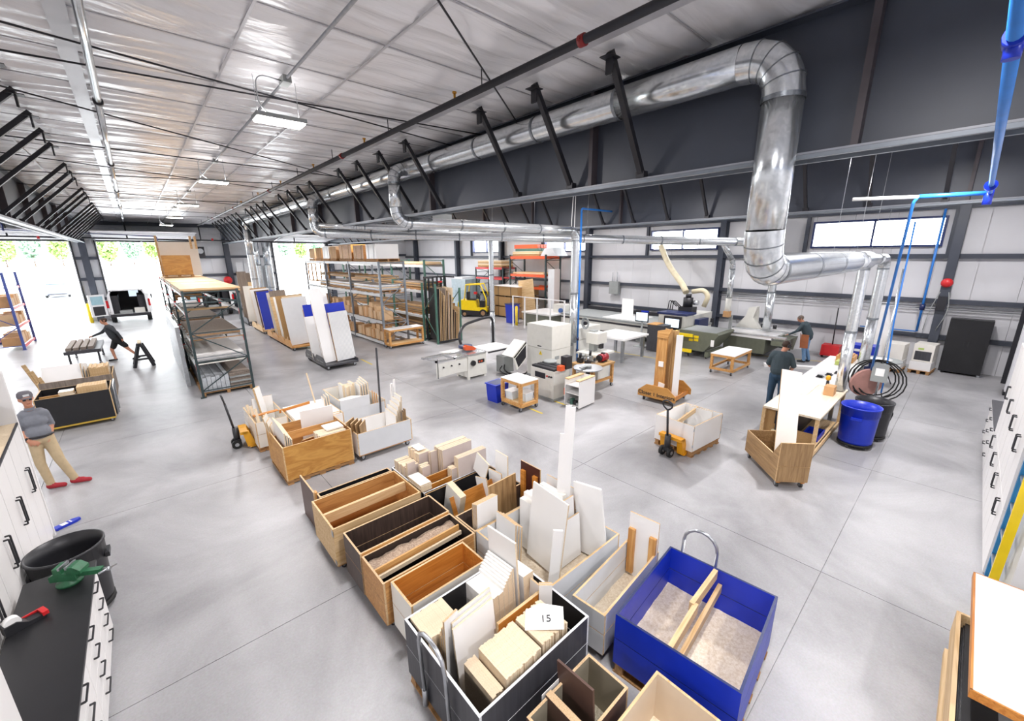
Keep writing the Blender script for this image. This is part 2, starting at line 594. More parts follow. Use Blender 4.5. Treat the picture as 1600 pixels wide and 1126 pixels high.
for i, (a, b_) in enumerate(DOORS):
    d = struct(B().box(a - .1, YW - .02, 0, a, YW + .22, DH + .1).box(b_, YW - .02, 0, b_ + .1, YW + .22, DH + .1).box(a - .1, YW - .02, DH, b_ + .1, YW + .22, DH + .1).out('door_%d' % (i + 1), BSTEEL))
    for s_ in (a - .02, b_ + .02):
        B().bar((s_, YW - .06, 0), (s_, YW - .06, DH + .1), .05, .05).bar((s_, YW - .06, DH + .1), (s_, YW - 3.0, DH + .42), .05, .05).out('track', STEEL, d)
    for k in range(8):    # raised door sections stored under the roof
        y0 = YW - .12 - k * .6
        B().box(a + .03, y0 - .59, DH + .12 + k * .045, b_ - .03, y0, DH + .17 + k * .045).out('door_section', WALLW, d)

# ---- back wall with ribbon windows
XW = 20.2
bb_ = B().box(XW + .2, -6, 0, XW + .25, 38.3, 4.17).box(XW + .2, -6, 5.04, XW + .25, 38.3, 6.45)
for ya_, yb_ in ((-6, 1.0), (4.58, 8.29), (11.58, 15.89), (19.21, 23.69), (27.01, 38.3)):
    bb_.box(XW + .2, ya_, 4.17, XW + .25, yb_, 5.04)
wb = struct(bb_.out('wall_back', WALLW))
WINS = [(1.01, 4.57), (8.3, 11.57), (15.9, 19.2), (23.7, 27.0)]
WZ0, WZ1 = 4.18, 5.03
cuts = sorted(set([-6, 38.3] + [v for w_ in WINS for v in w_]))
for a, b_ in zip(cuts, cuts[1:]):
    n = max(1, round((b_ - a) / 1.07))
    isw = any(abs(a - w_[0]) < 1e-6 for w_ in WINS)
    for i in range(n):
        ya, yb = a + (b_ - a) * i / n + .004, a + (b_ - a) * (i + 1) / n - .004
        for za, zb in (((0, WZ0), (WZ1, CEIL + .1)) if isw else ((0, CEIL + .1),)):
            B().box(XW + .1, ya, za, XW + .19, yb, zb).out('wall_panel', WALLW, wb)
for z in (1.02, 2.24, 3.72, 5.3):
    B().box(XW - .06, -1.3, z, XW + .1, 38.1, z + .15).out('girt', DSTEEL, wb)
B().cyl((XW - .1, -1.2, 2.16), (XW - .1, 7.8, 2.16), .02).out('wall_conduit', STEEL, wb)
B().cyl((XW - .1, -1.2, 2.06), (XW - .1, 7.8, 2.06), .02).out('wall_conduit', STEEL, wb)
for y in (0.6, 7.94, 15.5, 23.4, 29.0, 35.8):
    B().box(XW - .34, y - .12, 0, XW - .32, y + .12, 6.2).box(XW + .04, y - .12, 0, XW + .06, y + .12, 6.2).box(XW - .32, y - .01, 0, XW + .04, y + .01, 6.2).out('column', DSTEEL, wb)
for i, (a, b_) in enumerate(WINS):
    f = .07
    b = B().box(XW - .02, a - f, WZ0 - f, XW + .2, b_ + f, WZ0).box(XW - .02, a - f, WZ1, XW + .2, b_ + f, WZ1 + f).box(XW - .02, a - f, WZ0, XW + .2, a, WZ1).box(XW - .02, b_, WZ0, XW + .2, b_ + f, WZ1)
    wn = struct(b.out('window_%d' % (i + 1), NAVY))
    m_ = (a + b_) / 2
    B().box(XW, m_ - .03, WZ0, XW + .16, m_ + .03, WZ1).out('mullion', NAVY, wn)
    for ya, yb in ((a, m_ - .03), (m_ + .03, b_)):
        B().box(XW + .1, ya, WZ0, XW + .108, yb, WZ1).out('pane', GLASS, wn)
    for yj in (a - .25, b_ + .25):
        B().box(XW - .05, yj - .06, 3.75, XW + .09, yj + .06, 5.4).out('jamb_post', DSTEEL, wn)

# ---- remaining shell (behind and beside the camera)
struct(B().box(-10.2, -6, 0, -10, 38.3, CEIL + .2).out('wall_left', WALLW))
struct(B().box(-10, -6.2, 0, 20.3, -6, CEIL + .2).out('wall_front', WALLW))
wr = struct(B().box(5.2, -1.75, 0, XW, -1.6, CEIL).out('wall_right', WALLW))
B().box(17.7, -1.6, 0, 17.95, -1.12, 3.2).box(19.35, -1.6, 0, XW, -1.2, 3.2).out('partition_end', WALLW, wr)
B().box(19.28, -1.6, 0, 19.36, -1.1, 3.2).out('partition_trim', BSTEEL, wr)
B().box(17.66, -1.6, 0, 17.98, -1.1, .1).out('baseboard_strip', BSTEEL, wr)

# ---- roof beams with flange braces
FLANGE = mat('pale_lit_flange', '9b9ea6', .35, var=.05)  # light grey flange, with the light it reflects painted into the colour
STIF = mat('rusty_primer_steel', '4b4448', .5, var=.12, scale=5)
def roof_beam(label, x, ys, braces, side, stiff, reach=.95):
    t = thing('roof_beam', label, 'beam', (x, 0, 0))
    z0, z1 = 4.95, 6.22
    B().box(-.006, -6, z0 + .02, .006, YW - .45, z1).out('web', DSTEEL, t)
    B().box(-.15, -6, z0, .15, YW - .45, z0 + .02).out('bottom_flange', FLANGE, t)
    B().box(-.15, -6, z1 - .02, .15, YW - .45, z1).out('top_flange', DSTEEL, t)
    B().box(-.17, -6, z0 - .045, -.12, YW - .45, z0 - .005).box(.12, -6, z0 - .045, .17, YW - .45, z0 - .005).out('cable_channel', RACKG, t)
    for y in stiff:
        B().box(-.14, y - .03, z0 + .02, .14, y + .03, z1 - .02).out('stiffener', STIF, t)
    for y in braces:
        for s_ in side:
            b = B()
            b.bar((s_ * reach, y, CEIL - .03), (s_ * .13, y, z0 + .05), .07, .07, 0, (0, 1, 0))
            b.box(s_ * reach - .09, y - .08, CEIL - .1, s_ * reach + .09, y + .08, CEIL - .09).box(s_ * reach - .012, y - .05, CEIL - .26, s_ * reach + .012, y + .05, CEIL - .05)
            b.box(s_ * .13 - .05, y - .06, z0 + .02, s_ * .13 + .05, y + .06, z0 + .1)
            b.out('flange_brace', BSTEEL, t)
    return t
def rows(start, n, miss=()):
    return [start + 1.22 * k for k in range(n) if k not in miss]
roof_beam('deep charcoal roof beam carrying the long silver duct', 5.4, None, rows(3.24, 27, (3, 8, 13, 18)), (-1,), [1.0, 4.1, 8.6, 12.9, 16.2, 19.7, 23.5, 27, 31])
roof_beam('charcoal roof beam further back, above the woodworking machines', 12.9, None, rows(-.5, 29, (4, 9, 14)), (-1,), [.4, 4.0, 8.6, 12.9, 16.2, 19.7, 23.5, 27])
roof_beam('charcoal roof beam at the left edge with braces on its right side', -2.15, None, rows(7.95, 22, (5, 9, 13)), (1,), [8.6, 12.9, 16.2, 19.7, 23.5, 27, 31], 1.37)

# ---- cross-bracing rods under the roof
RODG = 'thin dark bracing rods under the roof'
rods = [((-2.1, 6.28), (5.3, 7.68)), ((-2.1, 7.6), (5.3, 6.66)), ((.2, 2.0), (5.3, 5.71)), ((-2.1, 8.05), (5.3, 13.0)), ((-2.1, 12.2), (5.3, 12.6)), ((-2.1, 14.0), (5.3, 16.8)), ((-2.1, 16.9), (5.3, 14.4)), ((-2.1, 19.5), (5.3, 22.5)), ((-2.1, 22.8), (5.3, 20.2)), ((-2.1, 26), (5.3, 27)), ((-2.1, 30.5), (5.3, 29.2))]
for a, b_ in rods:
    tag(B().cyl((*a, 6.16), (*b_, 6.16), .011, n=6).out('bracing_rod', BSTEEL), 'thin dark steel bracing rod strung beneath the white foil ceiling', 'rod', RODG)

# ---- pipes under the roof
REDD = mat('dull_red_iron', '8e2020', .45, var=.1)
t = thing('sprinkler_pipe', 'long dark sprinkler pipe with red couplings below the foil ceiling', 'pipe', (3.66, 0, 6.02))
B().cyl((0, -3, 0), (0, 35, 0), .042, n=10).out('pipe', BSTEEL, t)
for y in (3.0, 9.35, 15.6, 21.9, 28.2):
    B().cyl((0, y - .035, 0), (0, y + .035, 0), .056).box(-.072, y - .015, -.015, .072, y + .015, .015).out('coupling', REDD, t)
for y in (4.6, 7.2, 9.9, 12.5, 15.2, 18, 21, 24, 27, 30, 33):
    B().cyl((0, y, 0), (0, y, .22), .008, n=6).out('hanger', BSTEEL, t)
for y in (2.2, 5.2, 8.2, 11.2, 14.2, 17.2, 20.2):
    B().cyl((0, y, .04), (0, y, .1), .016).cyl((0, y, .1), (0, y, .12), .03).out('sprinkler_head', AMBER, t)
t = thing('sprinkler_main', 'dark sprinkler main running across in front of the loading doors', 'pipe', (0, 35, 5.05))
B().cyl((-9, 0, .16), (3.66, 0, .02), .05).cyl((3.66, 0, .02), (16, 0, -.12), .05).out('pipe', BSTEEL, t)
for rx, ra, rb in ((3.66, 0, .9), (.04, .1, 1.0), (-4.7, .1, 1.1), (9.4, -.05, .4)):
    B().cyl((rx, 0, ra), (rx, 0, rb), .04).out('riser', BSTEEL, t)
for x in (-3.6, 4.3):
    B().cyl((x - .05, 0, .07), (x + .05, 0, .07), .08).out('coupling', RED, t)
t = thing('galvanised_pipe', 'bright galvanised pipe hung along the left part of the ceiling', 'pipe', (.04, 0, 6.1))
for i in range(7):
    B().cyl((0, -2 + i * 5.3, 0), (0, 3.28 + i * 5.3, 0), .04).out('pipe_length', GALV, t)
    B().cyl((0, 3.24 + i * 5.3, 0), (0, 3.36 + i * 5.3, 0), .056).out('coupling', BSTEEL, t)
t = thing('ceiling_conduit', 'thin grey conduit with junction boxes feeding the ceiling lights', 'conduit', (1.87, 0, 6.19))
B().cyl((0, -3, 0), (0, 36, 0), .018, n=8).out('pipe', STEEL, t)
for y in (6.4, 12.5, 18.6, 24.7, 30.8):
    B().box(-.05, y - .1, -.05, .05, y + .1, .03).out('junction_box', MACHG, t)
    B().tube(round_path([(-.05, y, -.02), (-.35, y, .0), (-.3, y + .2, -.3), (-.12, y + .25, -.42)], .2), .009, 6).out('flex_whip', STEEL, t)

# ---- LED lights (each casts its own light)
def led(x, y, z, label, group=None, k=1.0):
    t = thing('ceiling_light', label, 'light', (x, y, z), 0, group)
    B().box(-.3, -.16, .02, .3, .16, .07).out('housing', MACHG, t)
    B().box(-.28, -.14, 0, .28, .14, .02).out('diffuser', LED, t)
    for s_ in (-.25, .25):
        B().cyl((s_, 0, .07), (s_, 0, CEIL - z), .004, n=5).out('hanging_wire', STEEL, t)
    ld = bpy.data.lights.new('lamp', 'AREA')
    ld.shape = 'RECTANGLE'
    ld.size, ld.size_y = .56, .28
    ld.energy = LAMP * k
    ld.color = (1.0, 0.97, 0.98)
    lo = bpy.data.objects.new('lamp', ld)
    COL.objects.link(lo)
    lo.parent = t
    lo.location = (0, 0, -.01)
    lu = bpy.data.lights.new('added_uplight', 'AREA')  # added lamp aimed upward only to brighten the ceiling
    lu.shape = 'RECTANGLE'
    lu.size, lu.size_y = .5, .1
    lu.energy = LAMP * .015
    lu.color = (1.0, 0.965, 0.955)
    lq = bpy.data.objects.new('added_uplight', lu)
    COL.objects.link(lq)
    lq.parent = t
    lq.location = (0, 0, .08)
    lq.rotation_euler = (math.pi, 0, 0)
ORD = ['nearest', 'second nearest', 'third', 'fourth', 'farthest']
for i, y in enumerate((6.62, 12.7, 18.8, 24.9, 31.0)):
    led(1.8, y, 5.72, '%s of the glowing panel lights hanging in a row under the foil ceiling' % ORD[i])
for x in (-5.9, 9.2, 16.6):
    for y in (-2.5, .6, 6.7, 12.8, 18.9, 25, 31) if x > 0 else (-2.5, 3, 9.2, 15.3, 21.4, 27.5, 33):
        led(x, y, 5.8, 'panel light hung high in a neighbouring bay beyond the beams', 'lights in the neighbouring bays', 1.45 if x == 9.2 else .85)
led(1.8, .5, 5.8, 'panel light above the viewer, nearest end of the row')
led(1.8, -3.5, 5.8, 'panel light behind the viewer at the end of the row')

# ---- dust-extraction ducts
def duct(name, label, pts, r, elbow=None, step=1.5, n=20):
    t = thing(name, label, 'duct')
    elbow = elbow or r * 2.2
    pts = [Vector(p) for p in pts]
    segs = []
    cur = pts[0]
    for i in range(1, len(pts)):
        b_ = pts[i]
        if i < len(pts) - 1:
            d0, d1 = (pts[i - 1] - b_).normalized(), (pts[i + 1] - b_).normalized()
            e0, e1 = b_ + d0 * elbow, b_ + d1 * elbow
            segs.append((cur, e0))
            path = [e0 * (1 - k / 5) ** 2 + b_ * 2 * (k / 5) * (1 - k / 5) + e1 * (k / 5) ** 2 for k in range(6)]
            eb = B().tube(path, r * 1.01, n, cap=False)
            eb.out('duct_elbow', GALV, t)
            for k in (1, 2, 3, 4):
                tg = (path[k + 1] - path[k - 1]).normalized()
                B().cyl(path[k] - tg * .006, path[k] + tg * .006, r * 1.025, n=n, cap=False).out('gore_seam', GALVD, t)
            cur = e1
        else:
            segs.append((cur, b_))
    for a, b_ in segs:
        L = (b_ - a).length
        if L < .05:
            continue
        k = max(1, round(L / step))
        d = (b_ - a).normalized()
        for i in range(k):
            B().cyl(a + (b_ - a) * (i / k), a + (b_ - a) * ((i + 1) / k), r, n=n, cap=(i == k - 1)).out('duct_section', GALV, t)
            p = a + (b_ - a) * (i / k)
            B().cyl(p - d * .022, p + d * .022, r * 1.05, n=n, cap=False).out('duct_band', GALVD, t)
    return t
duct('dust_duct', 'big silver main duct along the roof beam, dropping and turning back at the right', [(5.08, 27.75, .03), (5.08, 27.75, 5.88), (5.08, 1.6, 5.88), (5.08, 1.6, 3.8), (11.6, 1.62, 3.8)], .185, .42)
duct('dust_duct', 'silver duct continuing the low run toward the wall, thinner end piece', [(11.62, 1.62, 3.8), (14.2, 1.62, 3.8), (14.2, 1.62, 1.0)], .12, .25)
duct('dust_duct', 'upright silver branch pipe above the long work table', [(11.5, 1.62, 3.62), (11.5, 1.62, .93)], .105, .2)
duct('dust_duct', 'silver duct dropping off the main beside the shelves and crossing to the edge bander', [(5.08, 9.02, 5.86), (4.62, 9.02, 5.86), (4.62, 9.02, 4.72), (10.95, 9.02, 4.72), (10.95, 9.02, 1.0)], .13, .32)
duct('dust_duct', 'long silver duct crossing the hall above the racks to the beam saw', [(5.08, 14.9, 5.86), (4.68, 14.9, 5.86), (4.68, 14.9, 4.72), (18.4, 5.25, 4.32), (18.4, 5.25, .95)], .145, .34)
duct('dust_duct', 'thin silver duct ending in an upright behind the table saw', [(4.75, 14.6, 4.95), (5.6, 13.6, 4.9), (9.95, 12.2, 4.82), (9.95, 12.2, .5)], .09, .2)
duct('dust_duct', 'short slanting silver branch to the beam saw hood', [(16.6, 6.6, 4.35), (17.6, 6.5, 3.6), (17.6, 6.5, 2.2)], .1, .25)
duct('dust_duct', 'upright silver duct by the far loading door', [(7.0, 36.2, .03), (7.0, 36.2, 5.0)], .2, .3)
duct('dust_duct', 'second upright silver duct beside the far loading door', [(7.7, 36.4, .03), (7.7, 36.4, 5.0)], .26, .3)
# duct hanger wires
for (x, y, z0) in ((11.5, 9.0, 4.86), (9.0, 9.0, 4.86), (7.4, 9.0, 4.86), (13.0, 9.1, 4.7), (8.5, 1.62, 3.98), (10.4, 1.62, 3.98), (12.0, 1.62, 3.94), (13.5, 1.62, 3.9)):
    tag(B().cyl((x, y, z0), (x + .05, y, 6.2), .004, n=5).out('hanger_wire', STEEL), 'thin hanger wire holding up a silver duct', 'wire', 'duct hanger wires')
# ---- outside: trees beyond the yard
leafm = mat('hazed_leaves', 'a2bd72', 0.7, kind='chip', col2='7c9c55', scale=.6)  # both leaf colours are paled to stand in for distant haze
leafm2 = mat('hazed_bluish_leaves', '9fbba2', 0.7, kind='chip', col2='7fa088', scale=.6)
barkm = mat('bark', '5b4a3c', 0.8, var=0.1)
def tree(x, y, h, wd, m_, label):
    t = thing('tree', label, 'tree', (x, y, -.02), 0, 'trees beyond the yard')
    B().tube([(0, 0, 0), (.1, 0, h * .3), (0, .1, h * .6)], [.28, .2, .1], 8).out('trunk', barkm, t)
    rg = random.Random(int(x * 10))
    b = B()
    for _ in range(700):
        a, c_, q = rg.uniform(0, 6.28), rg.uniform(-1, 1), rg.random() ** .4
        p = Vector((math.cos(a) * math.sqrt(1 - c_ * c_) * wd * q, math.sin(a) * math.sqrt(1 - c_ * c_) * wd * q, h * .58 + c_ * h * .42 * q))
        u = Vector((rg.uniform(-1, 1), rg.uniform(-1, 1), rg.uniform(-1, 1))).normalized() * rg.uniform(.7, 1.3)
        v = u.orthogonal().normalized() * rg.uniform(.5, .9)
        k = len(b.v)
        b.v += [p - u, p + v, p + u, p - v]
        b.f.append([k, k + 1, k + 2, k + 3])
        b.m.append(0)
        b.sm.append(False)
    b.out('crown', m_, t, fix=False)
for i in range(18):
    x = -62 + i * 9.0 + random.uniform(-.1, .1)
    tree(x, 300 + random.uniform(-12, 12), random.uniform(15, 21), random.uniform(3.9, 4.4), (leafm, leafm2)[i % 2], ('light green leafy tree in the bright distance outside the doors', 'bluish green leafy tree in the bright distance outside the doors')[i % 2])
# ================================================================== scrap bins in the foreground
def dust(parent, x0, x1, y0, y1, z, m_, amp=.012):
    nx, ny = max(4, int((x1 - x0) / .05)), max(4, int((y1 - y0) / .05))
    vs, fs = [], []
    for i in range(nx + 1):
        for j in range(ny + 1):
            vs.append((x0 + (x1 - x0) * i / nx, y0 + (y1 - y0) * j / ny, z + random.uniform(0, amp) + amp * math.sin(i * .7) * math.cos(j * .5) * .5))
    for i in range(nx):
        for j in range(ny):
            a = i * (ny + 1) + j
            fs.append((a, a + ny + 1, a + ny + 2, a + 1))
    o = B().add(vs, fs, 0, True).out('sawdust', m_, parent, fix=False)
    o['kind'] = 'stuff'
    return o
def crate(name, label, x0, x1, y0, y1, zb, zt, outer, inner, rim=EDGE, rz=0.0, base='casters', split=False, dm=SAWD, t=.022, mats4=None, hts=None, dust_h=.03, inner4=None):
    """open-topped bin: sides order -x, +x, -y, +y"""
    cx, cy = (x0 + x1) / 2, (y0 + y1) / 2
    o = thing(name, label, 'bin', (cx, cy, 0), rz)
    a, b_ = (x1 - x0) / 2, (y1 - y0) / 2
    om = mats4 or [outer] * 4
    im = inner4 or [inner] * 4
    ht = hts or [zt] * 4
    spl = (lambda z1: [(zb, zb + (z1 - zb) * .52 - .004), (zb + (z1 - zb) * .52 + .004, z1)]) if split else (lambda z1: [(zb, z1)])
    for z0, z1 in spl(ht[0]):
        B().box(-a, -b_, z0, -a + t, b_, z1, (0, 1, 2, 2, 2, 2)).out('side_panel', [om[0], im[0], rim], o)
    for z0, z1 in spl(ht[1]):
        B().box(a - t, -b_, z0, a, b_, z1, (1, 0, 2, 2, 2, 2)).out('side_panel', [om[1], im[1], rim], o)
    for z0, z1 in spl(ht[2]):
        B().box(-a + t, -b_, z0, a - t, -b_ + t, z1, (2, 2, 0, 1, 2, 2)).out('side_panel', [om[2], im[2], rim], o)
    for z0, z1 in spl(ht[3]):
        B().box(-a + t, b_ - t, z0, a - t, b_, z1, (2, 2, 1, 0, 2, 2)).out('side_panel', [om[3], im[3], rim], o)
    B().box(-a + t, -b_ + t, zb, a - t, b_ - t, zb + t).out('bottom_panel', inner, o)
    if dm:
        dust(o, -a + t, a - t, -b_ + t, b_ - t, zb + t + dust_h * .3, dm)
    if base == 'casters':
        for s_ in (-1, 1):
            B().box(-a + .02, s_ * (b_ - .05) - .03, zb - .03, a - .02, s_ * (b_ - .05) + .03, zb).out('base_rail', PINE, o)
            for q in (-1, 1):
                caster(o, q * (a - .1), s_ * (b_ - .07), (zb - .03) / 2.2)
    else:
        for q in (-1, 0, 1):
            B().box(-a + .01, q * (b_ - .06) - .04, .02, a - .01, q * (b_ - .06) + .04, zb - .02).out('pallet_runner', PALLET, o)
        for k in range(5):
            x = -a + .06 + k * (2 * a - .12) / 4
            B().box(x - .05, -b_, 0, x + .05, b_, .02).out('pallet_slat', PALLET, o)
            B().box(x - .05, -b_, zb - .02, x + .05, b_, zb - .001).out('pallet_slat', PALLET, o)
    return o
def divider(o, p0, p1, zt, h, t=.02, m_=PINE):
    d = Vector((p1[0] - p0[0], p1[1] - p0[1], 0))
    b = B().box(0, -t / 2, zt - h, d.length, t / 2, zt).out('divider', m_, o)
    b.location = (p0[0], p0[1], 0)
    b.rotation_euler = (0, 0, math.atan2(d.y, d.x))

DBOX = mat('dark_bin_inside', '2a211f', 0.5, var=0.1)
LPIN = mat('warm_pine_panel', 'c9965a', 0.5, kind='wood', col2='a87440', axis=0)
# near-left column of bins (x about 1.3 .. 2.6)
crate('scrap_bin', 'narrow black-lined tray bin behind the light pine bin', 1.41, 2.52, 5.73, 5.88, .1, .64, BROWN, BLACK, EDGE, dm=None)
o = board('panel', 'tall brown end panel standing behind the light pine bin', 'panel', (1.375, 6.2, 0), (.66, .022, .68), (0, 0, 90), (BROWN, EDGE))
B().box(-.33, -.05, .06, -.25, -.012, .66).out('cleat', PINEZ, o)
o = crate('scrap_bin', 'light pine bin split lengthwise by a pale divider plank', 1.29, 2.545, 4.86, 5.7, .1, .65, LPINE, LPIN, LPINE, dm=None)
divider(o, (-.6, .0), (.6, .02), .64, .14, .045, LPINE)
B().box(-.6, -.3, .13, .6, -.06, .16).out('shadow_sheet', BLACK, o)  # black sheet stands in for the shadow under the divider
for sx in (-1, 1):
    B().box(sx * .628 - .004, -.424, .54, sx * .628 + .004, -.37, .62).box(sx * .628 - .004, -.424, .12, sx * .628 + .004, -.37, .18).out('corner_bracket', STEEL, o)
o = crate('scrap_bin', 'dark walnut bin with a pine plank along its front side', 1.36, 2.59, 4.18, 4.7, .1, .66, WALNUT, WALNUT, EDGE, split=True, dm=None, mats4=[WALNUT, WALNUT, PINE, WALNUT])
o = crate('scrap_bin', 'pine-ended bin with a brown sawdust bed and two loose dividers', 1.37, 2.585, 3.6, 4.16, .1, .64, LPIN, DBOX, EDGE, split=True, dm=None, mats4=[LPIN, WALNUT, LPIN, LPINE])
dust(o, -.58, .58, .02, .25, .54, mat('brown_sawdust', 'cbb59c', 0.95, kind='chip', col2='8a6f60', scale=55, bump=.8), .03)
divider(o, (-.58, .0), (.57, .03), .62, .16, .022, PINE)
divider(o, (-.58, -.05), (.57, -.02), .56, .05, .03, PALE)
o = crate('scrap_bin', 'small white bin with a bright orange wood inside', 1.44, 2.37, 3.12, 3.56, .1, .66, OFFW, ORANGE, LPINE, split=True, dm=SAWDG, dust_h=.35)
o = crate('scrap_bin', 'big charcoal bin full of boards with a bent steel push handle', 1.29, 2.57, 1.83, 2.96, .13, .75, DGREY, BLACK, LGREY, split=True, base='pallet', dm=None, dust_h=.2)
hp = [(-.67, .2, .2)] + [(-.69, y, z) for y, z in ((.2, .85), (.17, .95), (.1, 1.0), (0, 1.02), (-.1, 1.0), (-.17, .95), (-.2, .85))] + [(-.67, -.2, .2)]
B().tube(hp, .018, 8).out('push_handle', STEEL, o)
for y in (.2, -.2):
    B().cyl((-.67, y, .12), (-.67, y, .3), .026).out('handle_socket', STEEL, o)
crate('scrap_bin', 'brown-black tall narrow bin with a paper sheet hung on its side', 1.62, 2.38, 1.28, 1.68, .1, .6, BROWN, mat('taupe_inside', '9c9482', .5, var=.03), EDGE, dm=SAWDG)
crate('scrap_bin', 'beige shallow bin at the bottom edge beside the blue bin', 1.82, 2.68, .66, 1.2, .1, .6, OFFW, mat('beige_inside', 'ddcdb8', .5, var=.02), LPINE, dm=SAWD, mats4=[LPINE, OFFW, OFFW, OFFW])
# far column (x about 2.6 .. 3.85)
crate('scrap_bin', 'black bin crowded with pale board stacks, farthest of the right column', 2.61, 3.86, 4.89, 5.94, .1, .58, BLACK, BLACK, LGREY, dm=SAWD, dust_h=.3)
crate('scrap_bin', 'black-lined bin holding a leaning stack and an orange sheet', 2.61, 3.86, 4.1, 4.87, .1, .58, BLACK, BLACK, OAKX, dm=None)
crate('scrap_bin', 'walnut bin squeezed between the black-lined and grey bins', 2.61, 3.86, 3.64, 4.08, .1, .62, WALNUT, WALNUT, EDGE, dm=None)
crate('scrap_bin', 'wide pale grey bin bristling with white boards over sawdust', 2.61, 3.88, 2.37, 3.61, .1, .65, LGREY, LGREY, LPINE, split=True, dm=SAWD)
crate('scrap_bin', 'slim pale grey bin with sawdust, beside the blue bin', 2.78, 3.99, 1.86, 2.24, .12, .6, LGREY, LGREY, LPINE, rz=4.8, split=True, dm=SAWD)
o = crate('scrap_bin', 'large bright blue bin on a pallet, divided by two pine planks', 2.86, 4.12, .68, 1.76, .13, .7, BLUE, BLUE, NAVY, rz=5.0, split=True, base='pallet', dm=SAWD, dust_h=.2)
divider(o, (-.6, .03), (.02, .03), .69, .11, .045, LPINE)
divider(o, (-.02, .06), (.6, .03), .7, .11, .045, LPINE)
divider(o, (-.6, -.03), (.6, -.03), .55, .1, .04, LPINE)
B().tube([(.66, .42, .2), (.7, .42, .82)] + arc((.7, .24, .82), .18, 0, 180, 8, (0, 1, 0), (0, 0, 1)) + [(.7, .06, .82), (.66, .06, .2)], .018, 8).out('push_handle', STEEL, o)

# ---- contents of the far black bin
g = 'boards standing in the far black bin'
zb_ = .16
stack('offcut_board', 'pale board in the low square stack at the left end of the far black bin', g + ', low stack', 2.64, 2.87, 5.5, 5.86, zb_, .75, 9)
stack('offcut_board', 'pale board in the square stack with a paper note, far black bin', g + ', square stack', 2.89, 3.1, 5.5, 5.86, zb_, .9, 9)
tag(B().box(2.92, 5.56, .915, 3.06, 5.8, .918).out('paper_note', PAPER), 'white paper note lying on the square board stack in the far black bin', 'paper')
stack('offcut_board', 'long pale board in the rear long stack of the far black bin', g + ', rear long stack', 3.18, 3.76, 5.25, 5.5, zb_, .95, 13)
stack('offcut_board', 'long pale board in the front long stack of the far black bin', g + ', front long stack', 3.27, 3.83, 4.925, 5.06, zb_, .9, 8)
stack('offcut_board', 'narrow mauve board standing before the low square stack', g + ', narrow mauve', 2.66, 2.8, 5.44, 5.48, zb_, .85, 2)
stack('offcut_board', 'short narrow board in the cluster amid the far black bin', g + ', cluster', 2.82, 2.96, 5.28, 5.4, zb_, .78, 4)
stack('offcut_board', 'narrow mauve board beside the rear long stack', g + ', narrow', 3.04, 3.16, 5.4, 5.44, zb_, .92, 2)
stack('offcut_board', 'short pale strip leaning by the front long stack', g + ', strips', 3.16, 3.26, 4.98, 5.1, zb_, .74, 4)
board('plank', 'orange wood plank set on edge across the far black bin', 'plank', (3.2, 5.2, .5), (.85, .02, .13), (0, 0, 0), (ORANGE, LPINE))
board('plank', 'short orange plank on edge at the front of the far black bin', 'plank', (2.98, 5.0, .5), (.4, .02, .11), (0, 0, 0), (ORANGE, LPINE))
stack('offcut_board', 'pale board in the block perched on the left rim of the far black bin', g + ', perched block', 2.59, 2.77, 4.93, 5.31, .585, .7, 5, (OFFW, PALE), 'z')
# ---- contents of the black-lined bin
for i in range(5):
    board('offcut_board', 'off-white board in the stack leaning inside the black-lined bin', 'board', (2.87 + i * .02, 4.61, .14), (.36, .019, .55), (0, -14, 90), (OFFW, PALE), 'leaning stack in the black-lined bin')
board('panel', 'orange sheet leaning lengthwise in the black-lined bin', 'panel', (3.18, 4.3, .15), (.78, .018, .5), (-22, 0, 0), (ORANGE, LPINE))
board('offcut_board', 'white upright board at the right end of the black-lined bin', 'board', (3.73, 4.42, .15), (.3, .02, .87), (0, 0, 88), (WHITE, PALE))
board('offcut_board', 'white board lying slanted against the upright one in the black-lined bin', 'board', (3.45, 4.44, .62), (.34, .02, .3), (0, 70, 90), (WHITE, PALE))
board('offcut_board', 'white board with a dark curved edge, right end of the black-lined bin', 'board', (3.58, 4.36, .15), (.3, .022, .62), (0, 4, 90), (WHITE, EDGE))
board('offcut_board', 'white narrow board propped below the slanted one in the black-lined bin', 'board', (3.4, 4.4, .15), (.28, .02, .52), (0, 14, 90), (WHITE, EDGE))
tag(B().tube(arc((3.68, 4.2, .62), .1, 20, 200, 8, (1, 0, 0), (0, 0, 1)), .016, 8).out('edge_band_loop', OAK), 'curl of brown edge banding sticking out by the white boards', 'strip')
# ---- walnut bin
board('panel', 'light oak panel with a cut corner leaning over the walnut bin', 'panel', (3.36, 3.95, .16), (.52, .02, .75), (-2, 0, 2), (OAK, LPINE))
o = board('panel', 'dark mahogany panel standing at the right end of the walnut bin', 'panel', (3.82, 3.87, .16), (.4, .02, .85), (0, 0, 90), (MAHOG, EDGE))
for y in (-.12, .13):
    B().box(-.04 + y, .01, .1, .04 + y, .05, .72).out('cleat', ORANGE, o)
for i in range(4):
    board('offcut_board', 'white board in the upright bundle rising from the walnut bin', 'board', (2.86, 3.7 + i * .028, .16), (.34, .02, .78 - .008 * i), (0, 0, 0), (WHITE, EDGE), 'white bundle in the walnut bin')
